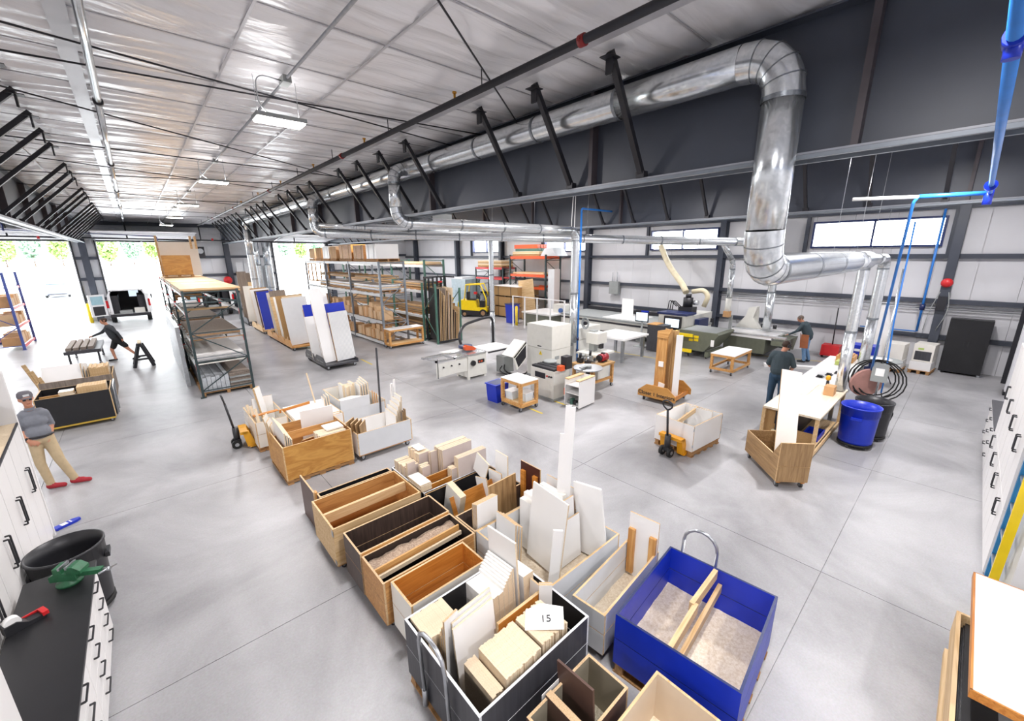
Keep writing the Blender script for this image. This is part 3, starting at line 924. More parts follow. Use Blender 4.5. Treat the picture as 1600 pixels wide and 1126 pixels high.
# ---- pale grey wide bin
gg = 'white boards in the wide grey bin'
board('offcut_board', 'tall broad white board leaning back in the middle of the wide grey bin', 'board', (3.18, 3.0, .16), (.56, .022, 1.1), (0, -6, 90), (WHITE, PALE, OFFW))
for i in range(6):
    board('offcut_board', 'white board in the stepped bundle behind the tall broad one', 'board', (3.3 + i * .075, 3.3, .16), (.42, .074, .72 + .02 * ((i * 3) % 4)), (0, 0, 90), (WHITE, OFFW), gg + ', stepped bundle')
board('offcut_board', 'white sheet leaning on the stepped bundle, its top edge on show', 'board', (3.5, 2.94, .16), (.46, .02, .8), (-4, 0, 0), (WHITE, EDGE))
board('offcut_board', 'shorter white sheet leaning before the stepped bundle', 'board', (3.52, 2.84, .16), (.42, .02, .6), (-5, 0, 0), (WHITE, EDGE))
o = board('panel', 'white end panel with orange cleats behind the stepped bundle', 'panel', (3.84, 3.3, .16), (.52, .02, .82), (0, 0, 90), (WHITE, EDGE))
for y in (-.2, .22):
    B().box(y - .04, .01, .1, y + .04, .05, .68).out('cleat', ORANGE, o)
for i, (dx, hgt) in enumerate(((0, 1.62), (.035, 2.0), (.07, 1.98))):
    board('strip', ['shorter of the tall thin white strips rising from the wide grey bin', 'tallest thin white strip rising from the wide grey bin', 'thin white strip pressed against the tallest one'][i], 'strip', (3.66 + dx, 3.2 - dx, .16), (.075, .025, hgt), (0, 2, -42), (WHITE, WHITE))
o = board('panel', 'broad glossy white panel standing at the right end of the wide grey bin', 'panel', (3.78, 2.66, .16), (.44, .022, .98), (0, 9, 90), (WHITE, WHITE))
B().box(-.2, -.03, .9, .2, -.011, .98).out('lip', WHITE, o)
o = board('panel', 'white panel with a pine edge behind the broad glossy one', 'panel', (3.9, 2.9, .16), (.34, .02, .7), (0, 0, 90), (WHITE, ORANGE))
for i in range(3):
    board('offcut_board', 'white narrow board in the trio at the left end of the wide grey bin', 'board', (2.9 + i * .05, 3.4, .16), (.36, .02, .66 - .04 * i), (0, -3, 90), (WHITE, EDGE), gg + ', trio')
board('strip', 'white slat standing at the front of the wide grey bin', 'strip', (2.98, 2.66, .16), (.11, .03, .84), (0, 4, -42), (WHITE, WHITE))
board('offcut_board', 'small white board lying flat on the sawdust of the wide grey bin', 'board', (3.1, 2.56, .2), (.26, .018, .22), (80, 0, 60), (WHITE, EDGE))
t = tag(B().box(-.05, -.02, 0, .05, .02, .1).cyl((0, 0, .1), (0, 0, .13), .02).out('bracket', STEEL, None, (2.76, 2.46, .2)), 'small steel bracket in the near corner of the wide grey bin', 'bracket')
# stepped stack between the big charcoal bin and the wide grey bin
for i in range(16):
    board('offcut_board', 'white board in the staircase-like stack at the far end of the charcoal bin', 'board', (1.98 + i * .021, 2.72 + .003 * (i % 3), .16), (.4, .0208, .585 if i < 8 else (.585 if i < 9 else .6 + .024 * (i - 8))), (0, 4, 90), (WHITE, PALE, OFFW), 'staircase stack in the charcoal bin')
board('offcut_board', 'tall white board rising above the staircase-like stack', 'board', (2.335, 2.72, .16), (.44, .022, 1.04), (0, 4, 90), (WHITE, PALE, OFFW))
for i in range(7):
    board('offcut_board', 'white board in the lower pack behind the tall white board', 'board', (2.4 + i * .02, 2.66, .16), (.36, .0198, .64), (0, 4, 90), (WHITE, PALE, OFFW), 'lower pack in the charcoal bin')
for i in range(3):
    board('offcut_board', 'white short board right of the staircase-like stack', 'board', (2.47 + i * .025, 2.42, .16), (.2, .02, .62 - i * .06), (0, -2, 90), (WHITE, EDGE), 'short boards beside the staircase stack')
for i in range(2):
    board('strip', ('white slat pair member nearer the paper sheet, charcoal bin', 'white slat pair member nearer the grey bin, charcoal bin')[i], 'strip', (2.46 + i * .04, 2.28 + i * .04, .2), (.13, .02, .66 - i * .03), (0, 0, -42), (WHITE, EDGE))
stack('offcut_board', 'pale raw board in the flat-topped pile at the left corner of the charcoal bin', 'corner pile in the charcoal bin', 1.33, 1.67, 2.6, 2.92, .2, .77, 17, (PALE, PALE), 'x', .01, .0015)
for i in range(3):
    board('offcut_board', 'white board in the upright trio behind the steel handle', 'board', (1.5, 2.5 + i * .035, .2), (.16, .02, .8 - .1 * i), (0, 0, 12), (WHITE, EDGE), 'upright trio in the charcoal bin')
for i in range(3):
    board('offcut_board', 'broad white board in the leaning set amid the charcoal bin', 'board', (1.7 + .03 * i, 2.36 + .055 * i, .2), (.46, .02, .74), (-6, 0, 4), (WHITE, PALE), 'leaning broad boards in the charcoal bin')
board('plank', 'pine plank on edge spanning the charcoal bin', 'plank', (2.2, 2.35, .62), (.6, .03, .12), (0, 0, 0), (ORANGE, LPINE))
stack('offcut_board', 'raw pale board in the broad pile at the front of the charcoal bin', 'broad front pile in the charcoal bin', 1.6, 1.99, 1.88, 2.24, .2, .79, 20, (PALE, PALE), 'x', .01, .0015)
stack('offcut_board', 'raw pale board in the right-hand pile under the paper sheet', 'right pile in the charcoal bin', 2.01, 2.33, 1.89, 2.23, .2, .81, 16, (PALE, PALE), 'x', .012, .002)
stack('offcut_board', 'raw pale board in the low narrow pile next to the handle end', 'narrow pile in the charcoal bin', 1.47, 1.585, 1.9, 2.28, .2, .7, 6, (PALE, PALE), 'x', .01, .002)
B_ = B().prism([(-.17, -.12), (.17, -.13), (.19, .1), (-.02, .15), (-.16, .08)], 0, .003, 'xy')
o = B_.out('paper_sheet', [PAPER])
o.location = (2.2, 2.06, .822)
o.rotation_euler = (R(2), R(-3), R(-42))
tag(o, 'white paper sheet with a dark mark lying on the right-hand pile', 'paper')
text('15', .1, o, plane_mtx((.02, -.02, .005), (1, 0, 0), (0, 1, 0)), INK)
o = B().prism([(-.11, 0), (.11, 0), (.11, -.26), (0, -.28), (-.11, -.25)], 0, .003, 'xz').out('hung_sheet', PAPER, None, (1.92, 1.7, .62))
tag(o, 'white paper sheet hanging over the rim of the brown-black narrow bin', 'paper')
board('panel', 'espresso brown panel standing in the brown-black narrow bin', 'panel', (2.02, 1.5, .13), (.36, .02, .66), (0, 4, 90), (BROWN, BROWN))
o = board('panel', 'raw-edged brown board with drilled holes beside the hanging sheet', 'panel', (1.86, 1.5, .13), (.36, .06, .5), (0, 0, 90), (BROWN, EDGE))
# slim grey bin end board
o = board('panel', 'white board with two upright pine cleats at the end of the slim grey bin', 'panel', (3.93, 2.08, .15), (.36, .02, .86), (0, 0, 94.8), (WHITE, EDGE))
for y in (-.13, .13):
    B().box(y - .04, .01, .05, y + .04, .05, .66).out('cleat', PINEZ, o)
# ================================================================== middle bins, pallet jacks, carts and tables
PINEY = mat('pine_wood_cross', 'd8a868', 0.55, kind='wood', col2='b87f42', axis=1)
o = crate('scrap_bin', 'plywood bin with a bold swirling grain, on a pallet', 1.38, 2.6, 7.6, 8.8, .09, .74, PLY, LPIN, LPINE, base='pallet', dm=None)
divider(o, (-.58, .12), (.58, .12), .72, .16, .02, PINE)
divider(o, (-.35, -.2), (-.35, .1), .6, .1, .02, ORANGE)
gm = 'offcuts in the swirl-grained plywood bin'
for i in range(4):
    board('offcut_board', 'white board in the leaning row at the left end of the plywood bin', 'board', (1.46 + i * .035, 8.12, .15), (.8, .02, .68 + .05 * (3 - i)), (0, -5, 90), (WHITE, PALE), gm + ', left row')
board('offcut_board', 'large square white board standing up in the plywood bin', 'board', (2.28, 8.6, .15), (.62, .02, .84), (4, 0, -6), (WHITE, WHITE))
stack('offcut_board', 'pale board in the pack at the right front of the plywood bin', gm + ', front pack', 2.02, 2.5, 7.66, 7.98, .15, .75, 8, (OFFW, PALE), 'y', .02, .01)
stack('offcut_board', 'white sheet lying on the front pack of the plywood bin', gm + ', top sheets', 2.2, 2.52, 7.75, 8.05, .76, .79, 2, (WHITE, OFFW), 'z')
for i in range(3):
    board('offcut_board', 'tall pale board propped at the far left corner of the plywood bin', 'board', (1.52 + i * .03, 8.66, .15), (.2, .02, .92 - i * .1), (-6, -10, 60), (OFFW, EDGE), gm + ', corner')
board('offcut_board', 'orange wood scrap sloping inside the plywood bin', 'board', (1.98, 8.3, .4), (.4, .018, .3), (50, 0, 10), (ORANGE, LPINE))
# white box raised by the left pallet jack
o = crate('scrap_bin', 'white laminate box carried by the yellow pallet jack on the left', 1.3, 1.92, 9.42, 10.7, .1, .66, OFFW, OFFW, EDGE, base='pallet', split=True, dm=None)
board('offcut_board', 'long white board with a tan edge leaning out of the jacked white box', 'board', (1.7, 10.45, .16), (.16, .05, .98), (-3, -7, 40), (WHITE, LPINE))
board('offcut_board', 'white upright board in the far end of the jacked white box', 'board', (1.68, 10.55, .16), (.42, .02, .7), (0, 0, 4), (WHITE, EDGE))
board('offcut_board', 'tan plank lying across the jacked white box', 'plank', (1.6, 9.9, .66), (.5, .1, .02), (0, 0, 8), (ORANGE, ORANGE))
for i in range(3):
    board('offcut_board', 'thin pale strip leaning at the left rim of the jacked white box', 'strip', (1.36 + .04 * i, 10.0 - .2 * i, .16), (.05, .015, .72), (-14, -3, 0), (PALE, PALE), 'strips in the jacked white box')
o = crate('scrap_bin', 'low white bin between the jacked box and the grey-sided bin', 1.95, 2.95, 9.0, 10.2, .1, .58, WHITE, OFFW, LPINE, base='pallet', dm=None)
stack('offcut_board', 'white board in the flat layer filling the low white bin', 'layers in the low white bin', 2.0, 2.9, 9.05, 10.15, .5, .62, 4, (WHITE, PALE), 'z', .02)
board('offcut_board', 'thin pale dowel rod sticking up out of the low white bin', 'rod', (2.66, 10.0, .6), (.03, .03, .75), (-8, -6, 0), (PALE, PALE))
board('plank', 'orange plank on edge across the low white bin', 'plank', (2.2, 9.95, .6), (.7, .02, .08), (0, 0, 12), (ORANGE, LPINE))
for i in range(3):
    board('offcut_board', 'white board leaning at the right end of the low white bin', 'board', (2.8 - .05 * i, 9.5, .62), (.5, .02, .26 - .03 * i), (0, 8, 80), (WHITE, PALE), 'leaning boards on the low white bin')
# grey-sided bin with a notched front
o = crate('scrap_bin', 'grey-sided bin with a notched front wall and white offcuts', 3.02, 4.12, 9.38, 10.6, .1, .72, LGREY, OFFW, LPINE, dm=None, hts=[.72, .5, .46, .72])
B().box(-.55, -.615, .46, .16, -.59, .72).out('front_wall', LGREY, o)
gm = 'offcuts in the grey-sided bin'
for i in range(4):
    board('offcut_board', 'white upright board at the right rear of the grey-sided bin', 'board', (3.9 - .05 * i, 10.1, .16), (.7 - .1 * i, .03, .75 - .03 * i), (0, 0, 84), (WHITE, PALE), gm + ', rear')
for i in range(3):
    board('offcut_board', 'brown wood stick standing in the notch of the grey-sided bin', 'board', (3.86 + .05 * i, 9.5, .16), (.07, .02, .6 - .05 * i), (0, 0, 70), (ORANGE, PINEZ), gm + ', sticks')
stack('offcut_board', 'white block heaped at the far side of the grey-sided bin', gm + ', heap', 3.4, 3.7, 10.2, 10.5, .16, .86, 5, (WHITE, PALE), 'x', .05, .1)
board('offcut_board', 'white sheet lying in the grey-sided bin', 'board', (3.3, 10.0, .55), (.5, .02, .5), (78, 0, 10), (WHITE, EDGE))
# long low white bin
o = crate('scrap_bin', 'long low white bin on casters right of the plywood bin', 2.68, 3.86, 7.56, 8.34, .14, .6, WHITE, WHITE, LPINE, dm=None, mats4=[WHITE, WHITE, LGREY, WHITE])
gm = 'offcuts in the long low white bin'
for i in range(4):
    board('offcut_board', 'oak-coloured board leaning at the left end of the long low white bin', 'board', (2.78 + .05 * i, 7.95 - .03 * i, .2), (.2, .02, .66 - .03 * i), (10, -16, 20 + 5 * i), (OAK, EDGE), gm + ', oak')
for i in range(5):
    board('offcut_board', 'white board in the stepped set at the right end of the long low white bin', 'board', (3.6 + .045 * i, 8.0, .2), (.5 - .05 * i, .025, .5 + .09 * i), (0, -4, 90), (WHITE, PALE), gm + ', right set')
for i in range(3):
    board('offcut_board', 'brown-edged stick at the right corner of the long low white bin', 'board', (3.78 - .03 * i, 7.68, .2), (.1, .02, .62 - .03 * i), (0, 0, 84), (GREYB, OAK), gm + ', sticks')
board('strip', 'tall white strip standing at the right end of the long low white bin', 'strip', (3.76, 8.22, .2), (.06, .03, 1.05), (0, 2, 30), (WHITE, WHITE))
board('strip', 'taller white strip beside the other at the right end of the long low white bin', 'strip', (3.8, 8.16, .2), (.05, .02, 1.15), (0, 2, 30), (WHITE, WHITE))
tag(B().bar((3.94, 9.3, .0), (3.98, 9.3, 1.86), .05, .03).out('metal_bar', [DGREY]), 'dark metal bar standing upright behind the long low white bin', 'bar')

# ---- pallet jacks
def pallet_jack(label, x, y, rz, body):
    t = thing('pallet_jack', label, 'pallet jack', (x, y, 0), rz)
    for s_ in (-.19, .19):
        B().prism([(.05, .03), (.12, .075), (.74, .075), (.8, .05), (.76, .03), (.1, .03)], s_ - .08, s_ + .08, 'xz').out('fork', body, t)
        B().cyl((.68, s_ - .05, .028), (.68, s_ + .05, .028), .028).out('load_roller', RUB, t)
    for s_ in (-.19, .19):
        B().prism([(.02, .05), (.2, .05), (.08, .38), (-.04, .4)], s_ - .06, s_ + .06, 'xz').out('fork_arm', body, t)
    B().box(-.08, -.25, .34, .06, .25, .4).out('bridge', body, t)
    B().cyl((-.14, 0, .1), (-.14, 0, .45), .06).box(-.2, -.09, .12, -.08, .09, .2).out('pump', PLAS, t)
    for s_ in (-.09, .09):
        B().cyl((-.16, s_ - .03, .095), (-.16, s_ + .03, .095), .095, n=18).cyl((-.16, s_ - .035, .095), (-.16, s_ + .035, .095), .04, mi=1).out('steer_wheel', [RUB, STEEL], t)
    B().cyl((-.16, 0, .4), (-.24, 0, 1.02), .022).out('handle_shaft', PLAS, t)
    pts = [(-.24, 0, 1.0), (-.25, .1, 1.08), (-.27, .1, 1.18), (-.28, 0, 1.22), (-.27, -.1, 1.18), (-.25, -.1, 1.08)]
    B().tube(round_path(pts + [pts[0]], .04), .016, 8).out('grip_loop', PLAS, t)
    return t
pallet_jack('worn yellow pallet jack with a black handle under the white box on the left', 1.16, 10.05, -4, AMBER)
pallet_jack('orange pallet jack with a black loop handle in front of the white pallet box', 7.55, 3.56, -5, mat('jack_orange', 'e09a1c', .45, var=.08))
# ---- white pallet box right of centre
o = crate('pallet_box', 'white open box on a wooden pallet behind the orange pallet jack', 7.68, 8.8, 3.12, 3.98, .13, .68, WHITE, WHITE, LPINE, rz=-5, base='pallet', dm=None)
divider(o, (-.54, -.05), (.54, .12), .68, .1, .03, LPINE)
for i, (dx, rz) in enumerate(((-.2, 10), (-.05, 14))):
    board('offcut_board', ('white board slanting in the white pallet box, left one', 'white board slanting in the white pallet box, right one')[i], 'board', (8.25 + dx, 3.75, .16), (.5, .02, .46), (14, 0, rz), (WHITE, EDGE))
board('offcut_board', 'white upright board in the right end of the white pallet box', 'board', (8.66, 3.5, .16), (.5, .02, .54), (0, 0, 90), (WHITE, EDGE))
for sx in (-.555, .555):
    for z in (.25, .6):
        B().box(sx - .01, -.436, z - .03, sx + .01, -.425, z + .03).out('corner_bracket', STEEL, o)
# ---- oak cart with an upright front
t = thing('oak_cart', 'brown oak open cart on grey casters holding a tall white board', 'cart', (8.26, 1.9, 0), 222)
L, Wd = .6, .26
for z0, z1 in ((.13, .34), (.348, .57)):
    B().box(-L, -Wd, z0, -L + .02, Wd, z1, (1, 1, 1, 1, 1, 1)).out('side_panel', [LPINE, OAKX], t)
    for y in (-Wd, Wd - .02):
        B().box(-L + .02, y, z0, L - .02, y + .02, z1, (0, 0, 1, 1, 0, 0)).out('side_panel', [LPINE, OAKX], t)
for z0, z1 in ((.13, .42), (.428, .86)):
    B().box(L - .02, -Wd - .0, z0, L, Wd, z1, (1, 1, 0, 0, 0, 0)).out('front_panel', [LPINE, OAK], t)
B().box(-L + .02, -Wd + .02, .13, L - .02, Wd - .02, .15).out('bottom_panel', OAKX, t)
B().prism([(L - .02, .57), (L - .02, .86), (L - .22, .57)], -Wd, -Wd + .02, 'xz').prism([(L - .02, .57), (L - .02, .86), (L - .22, .57)], Wd - .02, Wd, 'xz').out('gusset', OAKX, t)
for s_ in (-1, 1):
    B().box(-L + .02, s_ * .2 - .03, .1, L - .02, s_ * .2 + .03, .129).out('base_rail', ORANGE, t)
    for q in (-1, 1):
        caster(t, q * (L - .08), s_ * .2, .046)
board('panel', 'tall white board leaning out of the brown oak cart', 'panel', (7.97, 1.68, .16), (.36, .02, 1.85), (-24, 10, -48 + 0), (OFFW, EDGE))
# ---- long work table with open shelf
t = thing('work_table', 'long pale-topped work table with plywood sides and lower openings', 'table', (10.5, 2.02, 0))
B().box(-1.25, -.52, .86, 1.25, .46, .9).out('tabletop', mat('maple_top', 'e9dcc6', .4, kind='wood', col2='dccab0', axis=0), t)
for y in (-.5, .42):
    B().box(-1.2, y, .06, -1.12, y + .06, .86).out('leg', LPINE, t)
    B().box(1.12, y, .06, 1.2, y + .06, .86).out('leg', LPINE, t)
    B().box(-1.12, y, .06, 1.12, y + .03, .14).out('bottom_rail', LPINE, t)
B().box(-1.1, -.44, .1, 1.1, .4, .12).out('shelf', LPINE, t)
B().box(-1.12, .06, .12, -1.1, .42, .84).box(-1.12, -.44, .12, -1.1, .0, .5).out('end_panel', MDF, t)
B().box(-1.12, -.03, .12, 1.1, .0, .84).out('middle_panel', BLACK, t)
board('panel', 'white sheet lying flat on the long work table near the man in the dark T-shirt', 'panel', (11.15, 2.2, .902), (1.0, .3, .02), (0, 0, 0), (WHITE, WHITE))
for i in range(2):
    board('strip', ('thin wood strip on the near end of the work table, long one', 'thin wood strip on the near end of the work table, short one')[i], 'strip', (9.75 + .1 * i, 2.15 + .06 * i, .902), (.3 - .16 * i, .02, .012), (0, 0, -30 + 20 * i), (LPINE, LPINE))
t = thing('glue_brush', 'straw hand brush hung upside down at the end of the work table', 'brush', (9.32, 2.22, .32))
B().prism([(-.09, 0), (.09, 0), (.06, .1), (-.06, .1)], -.03, .03, 'yz').out('bristles', HOSE, t)
B().cyl((0, 0, .1), (0, 0, .3), .016).box(-.03, -.03, .24, .03, .03, .5).out('handle', PLAS, t)
tag(B().box(-.13, -.09, 0, .13, .09, .2).out('cardboard_box', CARDB, None, (11.05, 1.72, .905)), 'small brown cardboard box standing on the work table', 'box')
t = thing('glue_gun', 'yellow and black edge tool standing on the work table', 'tool', (11.5, 1.86, .905))
B().lathe([(.02, 0), (.035, .02), (.03, .16), (.02, .2)], 10).out('body', PLAS, t)
B().lathe([(.03, .2), (.05, .22), (.05, .28), (.03, .31), (.0, .31)], 10).out('head', mat('tool_yellow', 'e2a81e', .4), t)
t = thing('blue_tray', 'blue plastic tray lying on the lower shelf of the work table', 'tray', (10.3, 1.75, .125))
B().box(-.3, -.15, 0, .3, .15, .02).box(-.3, -.15, .02, .3, -.13, .1).box(-.3, .13, .02, .3, .15, .1).box(-.3, -.13, .02, -.28, .13, .1).box(.28, -.13, .02, .3, .13, .1).out('tray_body', BLUEP, t)
# second white table behind, in line with it
t = thing('work_table', 'white-topped outfeed table behind the long work table', 'table', (13.6, 2.0, 0))
B().box(-1.8, -.32, .86, 1.8, .55, .9).out('tabletop', WHITE, t)
for x in (-1.7, 1.7):
    for y in (-.25, .45):
        B().box(x - .04, y - .04, 0, x + .04, y + .04, .86).out('leg', STEEL, t)
for i in range(3):
    tag(B().box(-.1, -.07, 0, .1, .07, .015).box(-.04, -.05, .015, .03, .05, .05).out('hand_tool', [PLAS], None, (12.5 + .35 * i, 2.2 - .12 * i, .905)), ('small dark hand tool on the white outfeed table, nearest', 'small dark hand tool on the white outfeed table, middle one', 'small dark hand tool on the white outfeed table, farthest')[i], 'tool')
o = tag(B().box(-.3, -.2, 0, .3, .2, .16).box(-.24, -.15, .16, .24, .15, .2).out('parts_box', PINE, None, (15.0, 2.1, .905)), 'tan wooden box of parts on the white outfeed table', 'box')
tag(B().box(-.2, -.12, 0, .2, .12, .1).out('parts_tray', mat('lime_box', 'b9c46a', .5), None, (14.4, 2.1, .905)), 'yellow-green tray beside the tan parts box', 'tray')
# ---- barrels on dollies
def barrel(label, x, y, r, h, m_, tagc=None):
    t = thing('trash_can', label, 'trash can', (x, y, 0))
    z0 = .1
    B().lathe([(0, z0 + .01), (r * .86, z0 + .01), (r * .88, z0 + .05), (r * .95, h * .75), (r * .97, h * .8), (r * .98, h * .8), (r * 1.0, h * .97), (r * 1.03, h * .97), (r * 1.03, h), (r * .97, h), (r * .93, h * .8), (r * .8, z0 + .04), (0, z0 + .04)], 32).out('barrel_body', m_, t)
    for s_ in (-1, 1):
        B().box(s_ * r * .99 - .02, -.09, h * .72, s_ * r * .99 + .02, .09, h * .78).out('handle', m_, t)
    B().lathe([(0, .06), (r * .9, .06), (r * .9, .1), (0, .1)], 24).out('dolly', RUB, t)
    for k in range(5):
        a = k * 6.283 / 5 + .3
        caster(t, math.cos(a) * r * .75, math.sin(a) * r * .75, .027, 0, .02)
    return t
t = barrel('bright blue round waste barrel on a black dolly beside the work table', 10.72, 1.1, .33, .9, BLUEP)
B().box(-.075, -.005, 0, .075, .005, .07).out('sticker', mat('pink_sticker', 'e8b8b4', .6), t, (-.256, -.175, .74)).rotation_euler = (R(-5), 0, R(-55))
barrel('black round waste barrel standing behind the blue one', 11.45, .98, .33, .86, PLAS)
# ---- coiled hose stand / pole fan
t = thing('hose_stand', 'floor stand with a grey switch box and coiled black hose loops', 'stand', (12.9, 1.12, 0))
B().cyl((0, 0, 0), (0, 0, .05), .22, n=18).out('base', PLAS, t)
B().cyl((0, 0, .05), (0, 0, 3.6), .025).out('pole', GALV, t)
B().box(-.12, -.15, .95, -.03, .15, 1.4).out('switch_box', MACHG, t)
B().box(-.124, -.08, 1.1, -.12, .08, 1.28).out('sticker', PAPER, t)
for k in range(4):
    B().tube([Vector((-.16 + .05 * k, .1 * (k % 2) + .5 * math.cos(a * .3491) * (1 - .07 * k), 1.0 + .5 * math.sin(a * .3491) * (1 - .05 * k))) for a in range(18)], .016, 6, closed=True).out('hose_loop', RUB, t)
B().cyl((.0, .2, .85), (.05, .24, .86), .36, n=24).out('pink_disc', PINK, t)
B().tube(round_path([(-.1, -.1, .7), (-.2, -.2, .4), (-.1, -.4, .3), (.0, -.35, .02)], .15), .014, 6).out('trailing_hose', RUB, t)
B().tube([(-.06, -.02, 4.6), (-.06, -.04, 2.4), (-.08, -.1, 1.2), (-.1, -.1, .7)], .018, 6).out('blue_air_line', BLUER, t)
# ---- sign cart with tall panels
t = thing('sign_cart', 'plywood panel cart lettered on its front board, with a tall upright frame', 'cart', (10.52, 5.3, 0), 3)
SIGNW = mat('amber_plywood', 'c8924c', .55, kind='wood', col2='b67f3c', axis=1)
for s_, x in ((-1, -.5), (1, .5)):
    B().prism([(-.54, .12), (.54, .12), (.54, .28), (.3, .48), (-.3, .48), (-.54, .28)], x - .012, x + .012, 'yz').out('end_board', SIGNW, t)
for y in (-.46, .46):
    B().box(-.49, y - .01, .12, .49, y + .01, .24).out('side_rail', ORANGE, t)
B().box(-.49, -.45, .12, .49, .45, .14).out('deck', LPIN, t)
for x in (-.4, .4):
    for y in (-.4, .4):
        caster(t, x, y, .05)
text('Closet 1 Interiors', .145, t, plane_mtx((-.516, 0, .23), (0, -1, 0), (0, 0, 1)), INK, bold=.002)
B().box(.12, -.06, .14, .5, -.03, 1.9).out('upright_panel', MDF, t)
B().box(.02, .05, .14, .08, .34, 1.72).out('post', PINEZ, t)
B().prism([(.05, 1.72), (.34, 1.72), (.34, 1.9), (-.06, 2.0)], .0, .05, 'yz').out('top_brace', PINEY, t)
B().box(-.0, .1, .9, .02, .24, 1.05).out('sticker', PAPER, t)
board('panel', 'tan panel standing on the lettered plywood cart', 'panel', (10.7, 5.32, .145), (.5, .02, 1.8), (0, 0, 70), (MDF, LPINE))
board('panel', 'tall white panel leaning on the lettered plywood cart', 'panel', (10.35, 4.92, .145), (.16, .03, 1.75), (0, 0, -60), (WHITE, WHITE))
board('offcut_board', 'small white board leaning low on the lettered plywood cart', 'board', (10.36, 5.35, .145), (.2, .02, .34), (0, -6, 80), (WHITE, EDGE))
# ---- small rolling tables
def roll_table(label, x, y, lx, ly, h, rz=0, wood=PINE, shelf=True):
    t = thing('rolling_table', label, 'table', (x, y, 0), rz)
    a, b_ = lx / 2, ly / 2
    B().box(-a, -b_, h - .02, a, b_, h).out('tabletop', WHITE, t)
    for y_ in (-b_ + .02, b_ - .02):
        B().box(-a + .01, y_ - .02, h - .1, a - .01, y_ + .02, h - .02).out('apron', wood, t)
        B().box(-a + .01, y_ - .02, .12, a - .01, y_ + .02, .2).out('lower_rail', wood, t)
    for x_ in (-a + .02, a - .02):
        B().box(x_ - .02, -b_ + .04, h - .1, x_ + .02, b_ - .04, h - .02).out('apron', wood, t)
        B().box(x_ - .02, -b_ + .04, .12, x_ + .02, b_ - .04, .2).out('lower_rail', wood, t)
        for y_ in (-b_ + .06, b_ - .06):
            B().box(x_ - .04, y_ - .04, .2, x_ + .04, y_ + .04, h - .1).out('leg', wood, t)
            caster(t, x_, y_, .052)
    if shelf:
        B().box(-a + .04, -b_ + .04, .2, a - .04, b_ - .04, .215).out('shelf', LPINE, t)
    return t
roll_table('rolling table with white top and pine frame in front of the olive hopper', 14.9, 5.2, 1.55, .78, .68, 0, PINE, False)
roll_table('square rolling table with white top in front of the milling machine', 7.15, 7.68, .62, .82, .8)
roll_table('rolling table with white top and open pine frame before the grey racks', 8.6, 16.9, 1.65, .6, .85)
t = thing('waste_tote', 'blue square waste tote beside the square rolling table', 'bin', (7.02, 8.45, 0), 3)
B().prism([(-.2, 0), (.2, 0), (.25, .5), (-.25, .5)], -.2, .2, 'xz').out('tote_body', BLUEP, t)
B().box(-.27, -.23, .5, .27, .23, .53).box(-.22, -.18, .505, .22, .18, .535, 1).out('rim', [BLUEP, NAVY], t)
for i, (x, y) in enumerate(((7.05, 7.85), (7.2, 7.48))):
    t = thing('clear_tote', ('clear plastic tote on the shelf of the square rolling table, left', 'clear plastic tote on the shelf of the square rolling table, right')[i], 'tote', (x, y, .216), 4)
    B().prism([(-.13, 0), (.13, 0), (.16, .22), (-.16, .22)], -.12, .12, 'xz').out('tote_body', PLASTC, t)
    B().box(-.17, -.14, .22, .17, .14, .24).out('lid', WHITE, t)
# ================================================================== machines
def gridbox(name, parent, mats, *boxes):
    b = B()
    for q in boxes:
        b.box(*q)
    return b.out(name, mats, parent)
# ---- sliding table saw
t = thing('table_saw', 'cream sliding table saw with an orange blade guard', 'saw', (7.93, 10.9, 0))
B().prism([(-.4, .08), (.4, .08), (.36, .8), (-.36, .8)], -.34, .34, 'xz').out('base_cabinet', MACH, t)
for x in (-.33, .33):
    for y in (-.28, .28):
        B().box(x - .04, y - .04, 0, x + .04, y + .04, .08).out('foot', MACH, t)
B().box(-.36, -.36, .8, .36, .36, .86).out('saw_table', CHROME, t)
B().box(.38, -.42, .83, 1.5, .5, .87).out('outfeed_table', WHITE, t)
B().bar((.38, -.45, .82), (1.62, -.45, .82), .03, .05).out('fence_rail', BSTEEL, t)
B().box(-.85, .36, .83, .36, .62, .87).out('side_table', WHITE, t)
B().box(-1.75, .1, .84, -.3, .24, .9).out('sliding_carriage', CHROME, t)
B().prism([(-1.52, .72), (-.36, .72), (-.36, .3), (-.7, .32), (-1.52, .3)], -.3, -.24, 'xz').out('outrigger_panel', MACH, t)
B().box(-1.55, -.3, .78, -.4, -.24, .84).box(-1.55, -.3, .78, -1.5, .24, .84).box(-.9, -.3, .78, -.84, .24, .84).out('outrigger_frame', CHROME, t)
B().cyl((-1.52, -.34, .28), (-1.52, -.34, .9), .012).out('stop_rod', BSTEEL, t)
for x in (-1.3, -1.0, -.7):
    B().cyl((x, -.3, .6), (x, -.34, .6), .025).out('clamp_knob', PLAS, t)
B().prism([(-.25, .93), (.1, .88), (.2, .93), (.05, 1.02), (-.2, 1.1), (-.28, 1.05)], -.06, .06, 'xz').out('blade_guard', ORG, t)
B().cyl((.1, .45, .9), (.1, .45, .98), .24, n=20).out('dust_lid', NAVY, t)
B().box(.02, -.36, .5, .28, -.34, .62).box(.05, -.365, .53, .08, -.35, .58, 1).box(.12, -.365, .53, .2, -.35, .58, 1).out('control_panel', [BSTEEL, ORG], t)
B().box(.39, -.24, .35, .41, .0, .62).out('amber_label', mat('label_amber', 'e0a21c', .5), t)
B().cyl((-.2, -.36, .55), (-.2, -.42, .55), .09, n=16).out('hand_wheel', PLAS, t)
